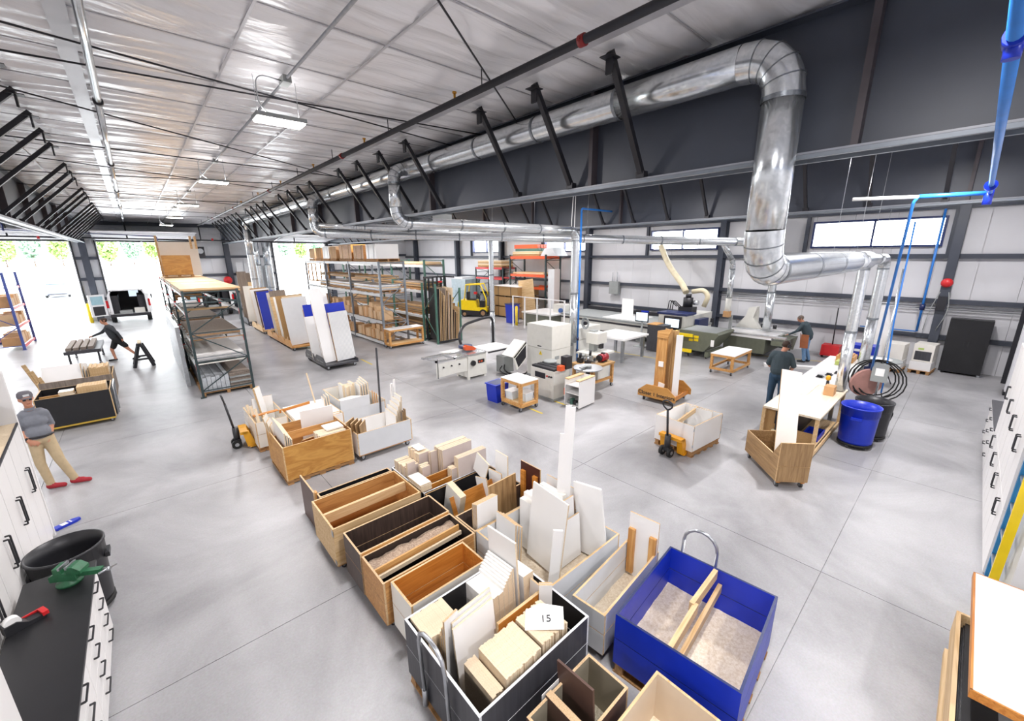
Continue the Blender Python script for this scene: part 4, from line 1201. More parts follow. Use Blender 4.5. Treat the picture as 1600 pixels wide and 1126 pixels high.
B().tube(round_path([(-.15, .35, 1.05), (-.15, .45, 1.35), (.3, .8, 1.62), (1.4, 1.05, 1.72), (1.9, 1.15, 1.7), (1.95, 1.2, .6)], .35), .05, 10).out('dust_hose', PLAS, t)
# ---- grey control box beside it
t = thing('control_box', 'small grey control box on the floor with looping black cables', 'box', (9.0, 10.4, 0))
B().box(-.22, -.2, .05, .22, .2, .62).out('housing', MACHG, t)
B().tube(round_path([(-.2, -.2, .35), (-.4, -.4, .25), (-.2, -.6, .06), (.3, -.7, .03), (.6, -.5, .03)], .2), .025, 8).out('cable', RUB, t)
B().tube(round_path([(-.22, -.1, .3), (-.45, -.2, .2), (-.3, -.7, .03), (.4, -.9, .03)], .2), .018, 8).out('cable', RUB, t)
B().box(.3, -1.05, 0, .6, -.8, .1).out('foot_pedal', PLAS, t)
# ---- tall machine cabinet of the edge bander
t = thing('edge_bander', 'tall cream machine cabinet of the edge bander with a yellow warning triangle', 'machine', (9.7, 9.0, 0))
B().box(-.45, -.55, .12, .45, .55, 1.06).out('lower_door', MACH, t)
B().box(-.45, -.55, 1.07, .45, .55, 1.82).out('upper_door', MACH, t)
B().box(-.44, -.54, 0, .44, .54, .12).out('plinth', MACHG, t)
B().prism([(0, 0), (.14, 0), (.07, .13)], 0, .004, 'xy').out('warning_triangle', YEL, t).matrix_local = plane_mtx((-.455, .0, .86), (0, -1, 0), (0, 0, 1))
B().prism([(.063, .035), (.077, .035), (.074, .095), (.066, .095)], .004, .006, 'xy').out('warning_mark', INK, t).matrix_local = plane_mtx((-.455, .0, .86), (0, -1, 0), (0, 0, 1))
B().box(-.465, -.1, 1.12, -.45, .06, 1.15).out('handle', BSTEEL, t)
for z in (.75, .5):
    B().box(-.3, -.558, z, -.1, -.55, z + .1).out('vent_grille', MACHG, t)
B().prism([(-1.05, .75), (-.48, 1.2), (-.48, .62), (-.9, .3)], .56, .62, 'xz').prism([(-1.05, .75), (-.48, 1.2), (-.48, 1.14), (-1.0, .72)], .56, 1.15, 'xz').out('tilted_hood', MACH, t)
B().prism([(-.98, .7), (-.5, 1.08), (-.5, .66), (-.84, .38)], .555, .562, 'xz').out('hood_screen', BSTEEL, t)
B().box(.45, .2, .12, 3.2, .8, .95).out('feed_bed', MACH, t)
B().box(.5, .22, .96, 3.1, .78, 1.38).out('top_hood', MACH, t)
B().box(1.0, .3, 1.38, 1.8, .7, 1.5).out('hood_window', OLIVE, t)
B().box(3.2, -.8, .86, 4.9, .75, .92).out('infeed_table', WHITE, t)
for lx_ in (3.3, 4.7):
    for ly_ in (-.7, .55):
        B().box(lx_, ly_, 0, lx_ + .1, ly_ + .1, .86).out('table_leg', STEEL, t)
# ---- milling / shaper machine
t = thing('shaper_machine', 'grey-cream shaper machine with black grooved table bars', 'machine', (8.42, 7.72, 0))
B().box(-.33, -.42, .05, .33, .48, .84).out('body', MACH, t)
B().box(-.36, -.45, 0, .36, .51, .05).out('plinth', MACHG, t)
for k in range(3):
    B().box(-.3 + k * .21, -.4, .84, -.14 + k * .21, .46, .9).out('table_bar', BSTEEL, t)
B().box(-.34, -.1, .58, -.33, .3, .74).out('display', BSTEEL, t)
B().box(-.34, -.3, .15, -.33, .35, .55).out('front_door', MACH, t)
for k, y in enumerate((-.18, -.26, -.34)):
    B().cyl((-.335, y, .68), (-.36, y, .68), .025, mi=0).out('push_button', (RED, BSTEEL, BSTEEL)[k], t)
B().box(-.05, -.62, .9, .2, -.42, 1.25).out('spindle_head', PLAS, t)
B().box(-.25, -.6, .88, -.08, -.46, 1.02).out('orange_cover', ORG, t)
B().cyl((.25, .25, .9), (.25, .25, .95), .2, n=20).out('round_plate', MACHG, t)
# ---- white parts cabinet
t = thing('parts_cabinet', 'white open-sided parts cabinet with a shelf of small parts', 'cabinet', (8.42, 6.64, 0), 3)
B().box(-.36, -.24, .03, .36, -.22, .78).out('side_panel', WHITE, t)
B().box(-.36, .22, .03, .36, .24, .78).out('side_panel', WHITE, t)
B().box(.34, -.22, .03, .36, .22, .78).out('back_panel', WHITE, t)
for z in (.05, .38, .6):
    B().box(-.34, -.22, z, .34, .22, z + .02).out('shelf', WHITE, t)
B().box(-.36, -.24, .76, .36, -.12, .79).box(-.36, .12, .76, .36, .24, .79).out('top_rail', LPINE, t)
for k in range(4):
    B().box(-.3 + .02 * (k % 2), -.18 + .1 * k, .07, -.18, -.1 + .1 * k, .14 + .04 * (k % 3)).out('small_part', (MACHG, PLAS, GREEN, STEEL)[k], t)
B().box(-.365, .24, .32, -.2, .26, .5).out('orange_latch', ORG, t)
# ---- round table with steel disc and red motor bench
t = thing('turntable', 'steel-topped round turntable behind the white parts cabinet', 'table', (9.15, 6.95, 0))
B().cyl((0, 0, .82), (0, 0, .85), .42, n=32).out('disc', STEEL, t)
B().cyl((0, 0, 0), (0, 0, .82), .06).out('post', PLAS, t)
B().cyl((0, 0, .85), (0, 0, .92), .1).box(-.35, -.04, .88, .05, .04, .91).out('clamp_arm', MACHG, t)
t = thing('workbench', 'pine bench on casters carrying the red motor and small tools', 'bench', (9.95, 7.35, 0))
B().box(-.55, -.4, .72, .55, .45, .78).out('bench_top', MDF, t)
for x in (-.48, .48):
    for y in (-.34, .36):
        B().box(x - .04, y - .04, .12, x + .04, y + .04, .72).out('leg', PINE, t)
        caster(t, x, y, .05)
B().box(-.48, -.36, .25, .48, -.32, .33).box(-.48, .34, .25, .48, .38, .33).out('stretcher', PINE, t)
t = thing('red_motor', 'dark red electric motor lying on the pine bench', 'motor', (10.2, 7.2, .785))
B().cyl((-.16, 0, .13), (.16, 0, .13), .12, n=20).out('motor_body', mat('motor_red', '9b1f2c', .35), t)
B().cyl((-.22, 0, .13), (-.16, 0, .13), .1, n=16).box(-.1, -.1, 0, .1, .1, .03).box(-.05, -.05, .22, .05, .05, .28).out('fan_cover', PLAS, t)
for i, (x, y, h) in enumerate(((9.6, 7.6, .3), (9.8, 7.65, .22), (9.95, 7.5, .34), (9.65, 7.35, .2), (9.85, 7.25, .16))):
    t = thing('power_tool', ['black power tool at the rear left of the pine bench', 'low steel vise-like tool behind the red motor', 'tall grey spindle tool in the middle of the pine bench', 'dark clamp tool at the front left of the pine bench', 'small chrome tool before the red motor'][i], 'tool', (x, y, .785))
    B().box(-.06, -.08, 0, .06, .08, h * .5).out('tool_base', (PLAS, STEEL, MACHG, BSTEEL, CHROME)[i], t)
    B().cyl((0, 0, h * .5), (.02, 0, h), .04).out('tool_head', (BSTEEL, MACHG, PLAS, STEEL, PLAS)[i], t)
# drill-press like machine and air drop with reel
t = thing('boring_machine', 'cream boring machine with a tall grey column behind the bench', 'machine', (10.9, 8.1, 0))
B().box(-.3, -.45, 0, .3, .3, .75).out('base_cabinet', MACH, t)
B().box(-.5, -.5, .8, .5, .3, .86).out('work_table', MACH, t)
B().box(-.1, -.1, .86, .1, .1, 1.55).out('column', MACHG, t)
B().box(-.25, -.35, 1.15, .25, .1, 1.5).out('head', MACH, t)
B().box(-.12, -.4, 1.0, .02, -.3, 1.16).out('spindle', PLAS, t)
B().box(.2, .0, .9, .4, .3, 1.3).out('switch_cabinet', MACHG, t)
t = thing('air_drop_post', 'tall blue air-line post with clamps and a coiled grey hose reel', 'post', (11.25, 9.05, 0))
B().cyl((0, 0, 0), (0, 0, 5.3), .032).out('blue_riser', BLUER, t)
B().cyl((-.28, .12, .6), (-.28, .12, 2.15), .03).cyl((-.28, .12, 2.15), (.0, .0, 2.15), .03).out('grey_frame', STEEL, t)
B().cyl((0, 0, 1.02), (0, 0, 1.12), .05).cyl((0, 0, .6), (0, 0, .7), .05).out('clamp', NAVY, t)
for k in range(4):
    B().tube([Vector((.22 + .012 * k, -.14 + (.16 - .02 * k) * math.cos(a * .3927), 1.62 + (.2 - .02 * k) * math.sin(a * .3927))) for a in range(16)], .016, 6, closed=True).out('hose_coil', MACHG, t)
B().cyl((.2, -.14, 1.62), (.28, -.14, 1.62), .07).out('reel_hub', PLAS, t)
B().box(-.36, .05, .85, -.2, .2, 1.2).out('switch_box', MACHG, t)
B().tube(round_path([(0, 0, 5.3), (0, 0, 5.42), (.3, 0, 5.42), (6.5, -.1, 5.42)], .1), .032, 8).out('blue_run', BLUER, t)
B().tube(round_path([(-.2, .1, 6.1), (-.22, .1, 4.9), (-.25, .1, 4.7), (-.26, .12, 2.1)], .2), .012, 6).out('white_cable', PAPER, t)
B().tube(round_path([(-.3, .1, 6.1), (-.38, .1, 4.9), (-.34, .1, 4.7), (-.34, .12, 2.1)], .2), .012, 6).out('white_cable', PAPER, t)
# ---- CNC router along the back wall
t = thing('cnc_router', 'long white router bed with a navy gantry, screen and ivory vacuum hose', 'machine', (17.6, 10.6, 0))
B().box(-.9, -3.0, .28, 1.3, 4.0, .85).out('bed', MACH, t)
B().box(-.95, -3.0, .85, 1.35, 4.0, .93).out('bed_top', MACHG, t)
B().box(-.95, -3.0, .7, -.92, 4.0, .78).box(-.95, -3.0, .24, -.9, 4.0, .3).out('edge_rail', BSTEEL, t)
for y in (-2.6, -.6, 1.5, 3.6):
    B().box(-.7, y - .15, 0, 1.1, y + .15, .28).out('foot', MACHG, t)
B().box(-.8, -.4, .93, .9, 1.4, .96).out('spoil_sheet', WHITE, t)
B().box(1.4, -3, .8, 1.55, 4, 1.1).out('rear_guide', BSTEEL, t)
B().box(-1.05, -2.9, .3, -.4, -1.7, 1.45).out('gantry_front', MACH, t)
B().box(-.4, -2.9, .95, 1.5, -1.7, 1.4).out('gantry_body', MACH, t)
B().box(-1.1, -2.95, 1.45, -.2, -1.65, 1.53).out('gantry_cap', NAVY, t)
B().box(-1.15, -2.75, .55, -1.05, -2.0, 1.4).out('screen_bay', BSTEEL, t)
B().box(-1.17, -2.68, .95, -1.15, -2.08, 1.3).out('screen', SCREEN, t)
B().box(-.15, -2.7, 1.4, .35, -2.1, 1.7).out('spindle_box', PLAS, t)
B().cyl((.1, -2.4, 1.7), (.1, -2.4, 2.1), .2, n=16).cyl((.1, -2.4, 2.1), (.1, -2.4, 2.25), .12, n=14).out('spindle', BSTEEL, t)
B().cyl((.1, -2.65, 1.9), (.1, -2.85, 1.9), .1).out('spindle_fan', CHROME, t)
B().tube(round_path([(1.6, -.1, 4.3), (1.2, -.8, 3.4), (.5, -1.9, 2.6), (.25, -2.2, 2.3)], .5, 8), .13, 12).out('vacuum_hose', HOSE, t)
B().tube(round_path([(.2, -2.5, 2.35), (.2, -3.0, 2.45), (.2, -3.2, 2.2), (.2, -3.05, 1.75)], .25, 6), .1, 12).out('vacuum_hose', HOSE, t)
B().box(-.3, -3.15, .3, .6, -2.95, 1.25).out('navy_end', NAVY, t)
for k in range(3):
    B().tube(round_path([(-.1, -2.2 + .1 * k, 1.7), (-.2, -1.9 + .1 * k, 2.0), (-.1, -1.8 + .1 * k, 1.5)], .15), .02, 6).out('cable', RUB, t)
t = thing('control_pedestal', 'dark control pedestal beside the navy gantry', 'console', (15.9, 8.55, 0))
B().box(-.3, -.42, 0, .3, .3, 1.1).out('cabinet', DGREY, t)
B().box(-.32, -.1, 1.1, .3, .3, 1.13).out('wood_shelf', PINE, t)
t = thing('operator_screen', 'operator screen with a blue-topped frame on an arm by the router', 'monitor', (16.0, 9.35, 0))
B().box(-.04, -.3, 1.1, .0, .32, 1.6).out('frame', BSTEEL, t)
B().box(-.045, -.26, 1.15, -.04, .28, 1.5).out('screen', SCREEN, t)
B().box(-.045, -.3, 1.53, -.0, .05, 1.6).out('blue_strip', BLUEP, t)
B().cyl((.0, 0, 0), (.0, 0, 1.1), .04).box(-.2, -.25, 0, .2, .25, .04).out('stand', MACHG, t)
board('panel', 'small white board standing upright on the router bed', 'panel', (18.2, 11.5, .965), (.65, .03, .8), (0, 0, 90), (WHITE, WHITE))
t = thing('infeed_machine', 'low cream panel feeder with blue motors at the far end of the router', 'machine', (17.4, 16.25, 0))
B().box(-1.2, -1.3, .72, .85, .95, .8).out('table', WHITE, t)
B().box(-1.1, -1.2, 0, .8, .9, .72).out('body', OLIVE, t)
B().box(-.2, -1.5, .8, .5, -.6, 1.25).out('head', MACH, t)
B().cyl((-.3, -1.2, .95), (.1, -1.2, .95), .13).out('blue_motor', mat('motor_blue', '2f62a6', .4), t)
# ---- safety fence with clear panels
t = thing('safety_fence', 'white framed safety fence with clear panels left of the router', 'fence', (15.4, 15.6, 0))
for k in range(5):
    x, y = .15, 1.6 - .95 * k
    B().box(x - .03, y - .03, 0, x + .03, y + .03, 1.75).out('post', WHITE, t)
    if k < 4:
        B().bar((x, y, 1.72), (x, y - .95, 1.72), .04, .04).out('top_rail', WHITE, t)
        B().bar((x, y - .03, .98), (x, y - .92, .98), .008, 1.4).out('clear_panel', GLASS, t)
# ---- beam saw by the wall with hood
t = thing('panel_saw', 'white beam saw with a long sliding table and tall dust hood', 'saw', (18.3, 5.6, 0))
B().box(-1.05, -.9, .78, 1.2, 1.0, .86).out('saw_table', WHITE, t)
B().box(-1.0, -.7, .2, .9, .8, .78).out('base', OLIVE, t)
B().box(-1.05, -1.35, .86, -.85, 1.0, .92).box(.3, -1.35, .86, .45, 1.0, .92).out('guide_rail', CHROME, t)
B().prism([(-1.05, .6), (-1.05, .78), (.6, .78), (.2, .3)], -1.35, -.9, 'xz').out('underframe', OLIVE, t)
B().box(-.55, .75, .86, -.45, .85, 1.5).out('stop_post', MACHG, t)
B().prism([(.0, .9), (.95, .9), (.6, 1.4), (.5, 1.75), (.2, 1.8), (.3, 1.35)], .5, .75, 'yz').prism([(.15, .9), (.2, 1.8), (.28, 1.8), (.9, 1.0), (.9, .9)], .72, .8, 'yz').out('dust_hood', MACH, t)
B().cyl((-.7, .9, 1.5), (-.7, .9, 2.2), .11).out('hood_pipe', MACH, t)
B().box(-.86, .78, 1.45, -.6, 1.0, 1.68).out('hood_window', CARDB, t)
B().box(-.4, -.6, .1, .3, -.2, .5).out('blue_motor', NAVY, t)
for k in range(5):
    B().cyl((1.0, -.4 + .22 * k, .9), (1.0, -.4 + .22 * k, 1.05 + .05 * (k % 2)), .07).out('black_motor', PLAS, t)
# ---- tipping hopper
t = thing('tipping_hopper', 'olive steel tipping hopper with yellow warning stickers', 'hopper', (16.42, 6.78, 0), 0)
B().prism([(-.75, 1.05), (.75, 1.05), (.8, 1.0), (.3, .3), (-.7, .3)], -.75, .75, 'yz').out('hopper_shell', OLIVE, t).rotation_euler = (0, 0, R(180))
B().box(-.66, -.66, 1.045, .66, .64, 1.06).out('hopper_fill', MACHG, t)
B().box(-.7, -.45, .1, .7, -.33, .3).box(-.7, .33, .1, .7, .45, .3).out('rocker_base', OLIVE, t)
for x in (-.55, .5):
    for y in (-.35, .35):
        caster(t, x, y, .05)
for (y, z, w_) in ((.42, .86, .2), (.02, .84, .18), (.22, .7, .16), (.02, .72, .18)):
    B().box(-.762, y - w_ / 2, z - .05, -.752, y + w_ / 2, z + .05).out('warning_sticker', YEL, t)
B().box(-.762, -.66, .55, -.752, -.54, .8).out('white_sticker', PAPER, t)
t = thing('guard_rail', 'yellow safety guard rail in front of the olive hopper', 'rail', (15.42, 7.45, 0))
B().box(-.06, -.06, 0, .06, .06, 1.05).box(-.1, -.1, 0, .1, .1, .02).out('post', YEL, t)
for z in (.25, .85):
    B().box(-.04, -.62, z, .04, -.06, z + .12).out('rail', YEL, t)
tag(B().cyl((0, 0, 0), (0, 0, 1.05), .08, n=14).lathe([(.08, 1.05), (.06, 1.1), (0, 1.12)], 14).out('bollard', YEL, None, (15.95, 17.35, 0)), 'yellow round bollard beside the tall blue waste tote', 'bollard')
t = thing('waste_tote', 'tall blue waste tote by the yellow bollard', 'bin', (16.4, 18.2, 0))
B().prism([(-.25, 0), (.25, 0), (.32, 1.1), (-.32, 1.1)], -.28, .28, 'xz').out('tote_body', BLUEP, t)
B().box(-.35, -.32, 1.1, .35, .32, 1.15).out('lid', NAVY, t)
# ---- red shop vacuum and wall items
t = thing('red_cart', 'red wheeled bucket with a black upright handle by the back wall', 'bucket', (19.5, 3.25, 0))
B().prism([(-.25, .1), (.2, .1), (.28, .5), (-.2, .5)], -.28, .28, 'xz').out('bucket', RED, t)
B().cyl((.1, 0, .5), (.55, .1, 1.85), .02).out('handle', PLAS, t)
for y in (-.25, .25):
    B().cyl((0, y - .03, .07), (0, y + .03, .07), .07).out('wheel', RUB, t)
for i, (x, y, h) in enumerate(((18.9, 1.38, .95), (19.25, .68, .98))):
    t = thing('flat_pack', ('pallet of white flat boxes leaning in tiers by the back wall', 'pallet of white boxes with a dark label, next to the black cabinet')[i], 'boxes', (x, y, 0), -6)
    for q in (-.22, 0, .22):
        B().box(-.4, q - .04, .0, .4, q + .04, .1).out('pallet_runner', PALLET, t)
    B().box(-.4, -.28, .1, .4, .28, .12).out('pallet_deck', PALLET, t)
    B().box(-.38, -.26, .12, .38, .26, .4).out('carton', WHITE, t)
    B().box(-.3, -.25, .41, .38, .25, h).out('carton', OFFW, t)
    if i:
        B().box(-.305, -.2, .45, -.3, .2, .75).out('dark_label', DGREY, t)
        B().box(-.305, .0, .8, -.3, .14, .86).out('green_label', mat('lime', 'b7d06a', .5), t)
board('panel', 'long white sheet leaning against the back wall behind the flat boxes', 'panel', (19.4, 1.75, 0), (.55, .03, 2.1), (0, 10, 90), (WHITE, WHITE))
board('panel', 'square white sheet leaning at the foot of the long one', 'panel', (19.0, 2.0, 0), (.7, .03, .9), (0, 10, 90), (WHITE, WHITE))
t = thing('round_table', 'grey round table with a white plate top and thin bent legs', 'table', (16.6, 1.5, 0))
B().lathe([(0, .72), (.5, .72), (.52, .74), (.5, .76), (0, .76)], 28).out('tabletop', MACHG, t)
B().lathe([(0, .765), (.28, .765), (.28, .78), (0, .78)], 24).out('plate', WHITE, t)
for k in range(4):
    a = k * 1.57 + .5
    B().tube(round_path([(math.cos(a) * .1, math.sin(a) * .1, .72), (math.cos(a) * .2, math.sin(a) * .2, .4), (math.cos(a) * .38, math.sin(a) * .38, 0)], .2), .014, 6).out('leg', BSTEEL, t)
t = thing('blue_carton', 'bright blue carton with white lettering strip behind the round table', 'box', (17.6, 2.05, 0))
B().box(-.25, -.3, 0, .25, .3, .62).out('lower_carton', NAVY, t)
B().box(-.28, -.33, .62, .28, .33, .98).out('upper_carton', BLUEP, t)
B().box(-.285, -.22, .78, -.28, .22, .86).out('white_strip', PAPER, t)
# black two-door cabinet
t = thing('steel_cabinet', 'black two-door steel cabinet standing at the back wall corner', 'cabinet', (19.85, -.18, 0))
B().box(-.22, -.48, .06, .25, .48, 1.82).out('body', BLACK, t)
for s_ in (-1, 1):
    B().box(-.24, s_ * .24 - .235, .08, -.22, s_ * .24 + .235, 1.8).out('door', BLACK, t)
    B().box(-.26, s_ * .05 - .012, .95, -.24, s_ * .05 + .012, 1.1).out('handle', PLAS, t)
for x in (-.18, .2):
    for y in (-.44, .44):
        B().box(x - .03, y - .03, 0, x + .03, y + .03, .06).out('foot', STEEL, t)
# red alarm beacon and column switchgear
t = thing('hose_reel', 'round red hose reel mounted on the wall column', 'reel', (19.8, .6, 2.95))
B().box(.0, -.05, -.12, .065, .05, .06).out('bracket', BSTEEL, t)
B().lathe([(0, -.05), (.13, -.05), (.15, 0), (.13, .06), (.07, .1), (0, .11)], 20).out('reel', RED, t).rotation_euler = (0, R(-90), 0)
B().tube(round_path([(0, .1, -.3), (-.05, .25, -.9), (0, .3, -1.6)], .3), .012, 6).tube(round_path([(0, -.1, -.3), (-.05, -.2, -.9), (0, .0, -1.6)], .3), .012, 6).out('cord', MACHG, t)
B().box(-.06, -.1, -.9, .06, .12, -.45).out('switch_box', BSTEEL, t)
t = thing('wall_disconnect', 'grey electrical disconnect box on the back wall above the router', 'electrical box', (20.05, 13.6, 1.75))
B().box(-.1, -.3, 0, .1, .3, .7).out('box', MACHG, t)
B().cyl((0, -.15, .7), (0, -.15, 1.2), .02).cyl((0, .15, .7), (0, .15, 1.2), .02).out('conduit', STEEL, t)
# blue compressed-air piping on the right
t = thing('air_pipe', 'thick blue air pipe coming down at the right edge and turning left', 'pipe')
B().cyl((1.5, .07, 4.88), (10.4, .09, 4.88), .028, n=12).out('thick_pipe', BLUER, t)
B().cyl((2.94, .07, 4.88), (3.06, .07, 4.88), .042).cyl((3.0, .07, 4.88), (3.0, .07, 4.8), .03).out('union', BLUEP, t)
B().cyl((10.4, .1, 4.7), (10.4, .1, 4.95), .055).cyl((9.2, .09, 4.88), (9.3, .09, 4.88), .07).out('tee', BLUEP, t)
B().cyl((10.4, .1, 4.88), (10.15, .9, 4.88), .035).out('branch', BLUER, t)
B().tube(round_path([(10.15, .9, 4.88), (10.15, .95, 4.8), (12.95, 1.3, 1.1)], .06), .025, 8).out('drop_line', BLUER, t)
B().cyl((10.15, .9, 4.88), (9.9, 1.75, 4.9), .03).out('white_branch', PAPER, t)
t = thing('air_pipe', 'thin blue air drop running down the back wall beside the red reel', 'pipe')
B().cyl((20.0, 1.05, 5.3), (20.0, 1.05, 1.25), .035).cyl((20.0, 1.05, 1.25), (20.0, 2.6, 1.25), .02).out('drop', BLUER, t)
B().cyl((20.0, 1.05, 2.0), (20.0, 1.05, 2.2), .07).out('valve', NAVY, t)
t = thing('air_pipe', 'thin dark blue air line high above the far loading doors', 'pipe')
B().tube(round_path([(-6, 33, 5.45), (-1, 33, 5.3), (1.35, 33, 5.2), (1.35, 33, 1.5)], .1), .025, 8).out('line', NAVY, t)
for x in (-4.5, -3.2):
    B().cyl((x, 33, 5.35), (x, 33, 5.75), .04).out('fitting', NAVY, t)
t = thing('unit_heater', 'grey metal heater box hung under the middle roof beam', 'heater', (6.35, 10.2, 4.75))
B().box(-.3, -.4, 0, .3, .4, .3).out('housing', MACHG, t)
B().box(-.32, -.35, .05, -.3, .35, .25).out('grille', STEEL, t)
t = thing('wall_heater', 'grey wall heater with black louvres left of the main duct', 'heater', (19.0, 6.0, 5.0))
B().box(-.4, -.4, -.35, .4, .4, .35).out('housing', MACHG, t)
for k in range(6):
    B().box(-.43, -.36, -.3 + .1 * k, -.4, .36, -.24 + .1 * k).out('louvre', BSTEEL, t)
# floor tape
for i, (a, b_) in enumerate((((14.3, 10.1), (14.55, 7.8)), ((7.22, 7.35), (7.2, 6.87)), ((8.14, 7.96), (8.1, 6.6)), ((6.1, 15.8), (6.07, 14.7)), ((17.8, 5.5), (18.6, 3.06)))):
    tag(B().bar((*a, .0015), (*b_, .0015), .06, .002).out('floor_tape', mat('tape_yellow', 'd9c14a', .5)), ('yellow floor tape line in front of the router', 'short yellow floor tape by the square rolling table', 'yellow floor tape beside the shaper machine', 'faded yellow floor tape near the panel carts', 'yellow floor tape under the beam saw')[i], 'tape')
board('plank', 'long white board lying on the floor before the beam saw', 'board', (16.9, 3.5, 0), (2.4, .25, .1), (0, 0, -62), (WHITE, WHITE))
# ================================================================== racks and their loads
def rack(name, label, x0, x1, ys, levels, h, post_m, beam_m, clip_m=None, bh=.1, pw=.07):
    t = thing(name, label, 'rack')
    for y in ys:
        for x in (x0, x1):
            B().box(x - pw / 2, y - pw / 2, 0, x + pw / 2, y + pw / 2, h).box(x - .07, y - .07, 0, x + .07, y + .07, .012).out('upright', post_m, t)
        z = .2
        k = 0
        while z < h - .3:
            z2 = min(z + .85, h - .1)
            B().bar((x0, y, z), (x1, y, z), .03, .03).out('cross_bar', post_m, t)
            a, b_ = ((x0, x1), (x1, x0))[k % 2]
            B().bar((a, y, z), (b_, y, z2), .028, .028).out('diagonal_brace', post_m, t)
            z = z2
            k += 1
        B().bar((x0, y, h - .05), (x1, y, h - .05), .03, .03).out('cross_bar', post_m, t)
    for ya, yb in zip(ys, ys[1:]):
        for z in levels:
            for x in (x0, x1):
                B().box(x - .025, ya + pw / 2, z - bh, x + .025, yb - pw / 2, z).out('beam', beam_m, t)
                if clip_m:
                    for yy in (ya + pw / 2 + .02, yb - pw / 2 - .02):
                        B().box(x - .035, yy - .02, z - bh - .06, x + .035, yy + .02, z + .04).out('clip', clip_m, t)
    return t
def deck(t, x0, x1, ys, z, m_=None, n=6):
    for ya, yb in zip(ys, ys[1:]):
        for k in range(n):
            y = ya + .1 + (yb - ya - .2) * k / (n - 1)
            B().box(x0, y - .05, z, x1, y + .05, z + .015).out('deck_slat', m_ or PALLET, t)
def pallet(parent, x0, x1, y0, y1, z, m_=PALLET):
    for q in (0, .5, 1):
        x = x0 + .04 + (x1 - x0 - .08) * q
        B().box(x - .04, y0, z, x + .04, y1, z + .09).out('pallet_runner', m_, parent)
    n = 6
    for k in range(n):
        y = y0 + .05 + (y1 - y0 - .1) * k / (n - 1)
        B().box(x0, y - .05, z + .09, x1, y + .05, z + .11).out('pallet_slat', m_, parent)
def load(name, label, cat, x0, x1, y0, y1, z, h, layers, mats, pal=True, jit=.01, group=None):
    t = thing(name, label, cat, (0, 0, 0), 0, group)
    zz = z
    if pal:
        pallet(t, x0, x1, y0, y1, z)
        zz = z + .112
    th = h / layers
    for k in range(layers):
        dx, dy = random.uniform(-jit, jit), random.uniform(-jit, jit)
        m_ = mats[k % len(mats)]
        B().box(x0 + dx, y0 + dy, zz + k * th, x1 + dx, y1 + dy, zz + (k + 1) * th - .003).out('sheet', m_, t)
    return t
# ---- dark rack with red clips (left of centre)
LX0, LX1 = .87, 2.15
LY = [14.5, 18.5, 22.5, 26.5]
t = rack('storage_rack', 'dark green storage rack with small red clips holding sheets and wrapped bundles', LX0, LX1, LY, (.97, 1.68, 2.48, 3.02), 3.1, DGRN, BEAMW, RED, .07, .06)
for z in (.985, 1.695):
    deck(t, LX0, LX1, LY, z - .01, OFFW if z < 1 else PALLET, 7)
for k in range(3):
    ya, yb = LY[k] + .1, LY[k + 1] - .1
    w3 = ('nearest bay', 'middle bay', 'far bay')[k]
    load('sheet_stack', 'stack of long tan boards lying on top of the dark rack, ' + w3, 'boards', LX0 - .0, LX1 + .12, ya, yb, 3.03, .12, 4, (LPINE, OAKX, LPINE), False, .05)
    o = thing('wrapped_bundle', 'plastic-wrapped grey bundle of trim at the foot of the dark rack, ' + w3, 'bundle')
    for j in range(6):
        x = LX0 + .05 + j * .11
        B().box(x, ya, .13, x + .1, yb, .55 + .03 * (j % 2)).out('bundle', WRAP, o)
    pallet(o, LX0, LX1, ya, yb, .0)
    for j in range(9):
        B().box(LX0 + .72, ya + .02 * (j % 3), .13 + j * .05, LX1 - .02, yb - .3, .13 + j * .05 + .045).out('board', GREYB if j % 3 else MACHG, o)
    load('wrapped_sheets', 'white wrapped sheets on the lower shelf of the dark rack, ' + w3, 'sheets', LX0 + .05, LX1 - .05, ya + .3, yb, 1.01, .16, 4, (WRAP, WHITE), False)
    load('plank_stack', 'grey weathered planks on the middle shelf of the dark rack, ' + w3, 'planks', LX0 + .03, LX1 - .03, ya + .4, yb, 1.715, .1, 3, (GREYB, PALLET), False)
load('pallet_stack', 'pallet with brown boards on the upper shelf of the dark rack', 'pallet', LX0 + .05, 1.7, 19, 20.2, 2.5, .12, 3, (PALLET, LPINE))
load('plank_stack', 'long pale plank set across the rack opening at mid height', 'planks', LX0 - .05, LX1 + .1, 17.0, 17.2, 2.3, .05, 1, (LPINE,), False)
o = board('panel', 'large white panel standing upright on top of the dark rack', 'panel', (1.63, 24.2, 3.16), (1.45, .03, 1.5), (0, 0, 0), (OFFW, LPINE))
for x in (-.7, .5, .68):
    B().box(x - .04, -.05, .0 if x < 0 else 1.2, x + .04, -.016, 1.75).out('edge_post', LPINE, o)
o = thing('plywood_crate', 'golden plywood sheet on a pallet standing before the white panel atop the rack', 'sheet', (1.45, 23.4, 3.16))
B().box(-.5, -.02, .1, .5, .02, .92).out('sheet', PLY, o)
B().box(-.5, -.2, 0, .5, .12, .02).box(-.5, -.2, .02, -.4, .12, .08).box(-.05, -.2, .02, .05, .12, .08).box(.4, -.2, .02, .5, .12, .08).box(-.5, -.2, .08, .5, .12, .1).out('pallet', PALLET, o)
# a long white sheet stack edge hanging on rack's left side
tag(B().box(.62, 16.2, 0, .72, 22.0, 1.9).out('sheet_bundle', WRAP), 'tall wrapped white sheets standing along the left side of the dark rack', 'sheets')
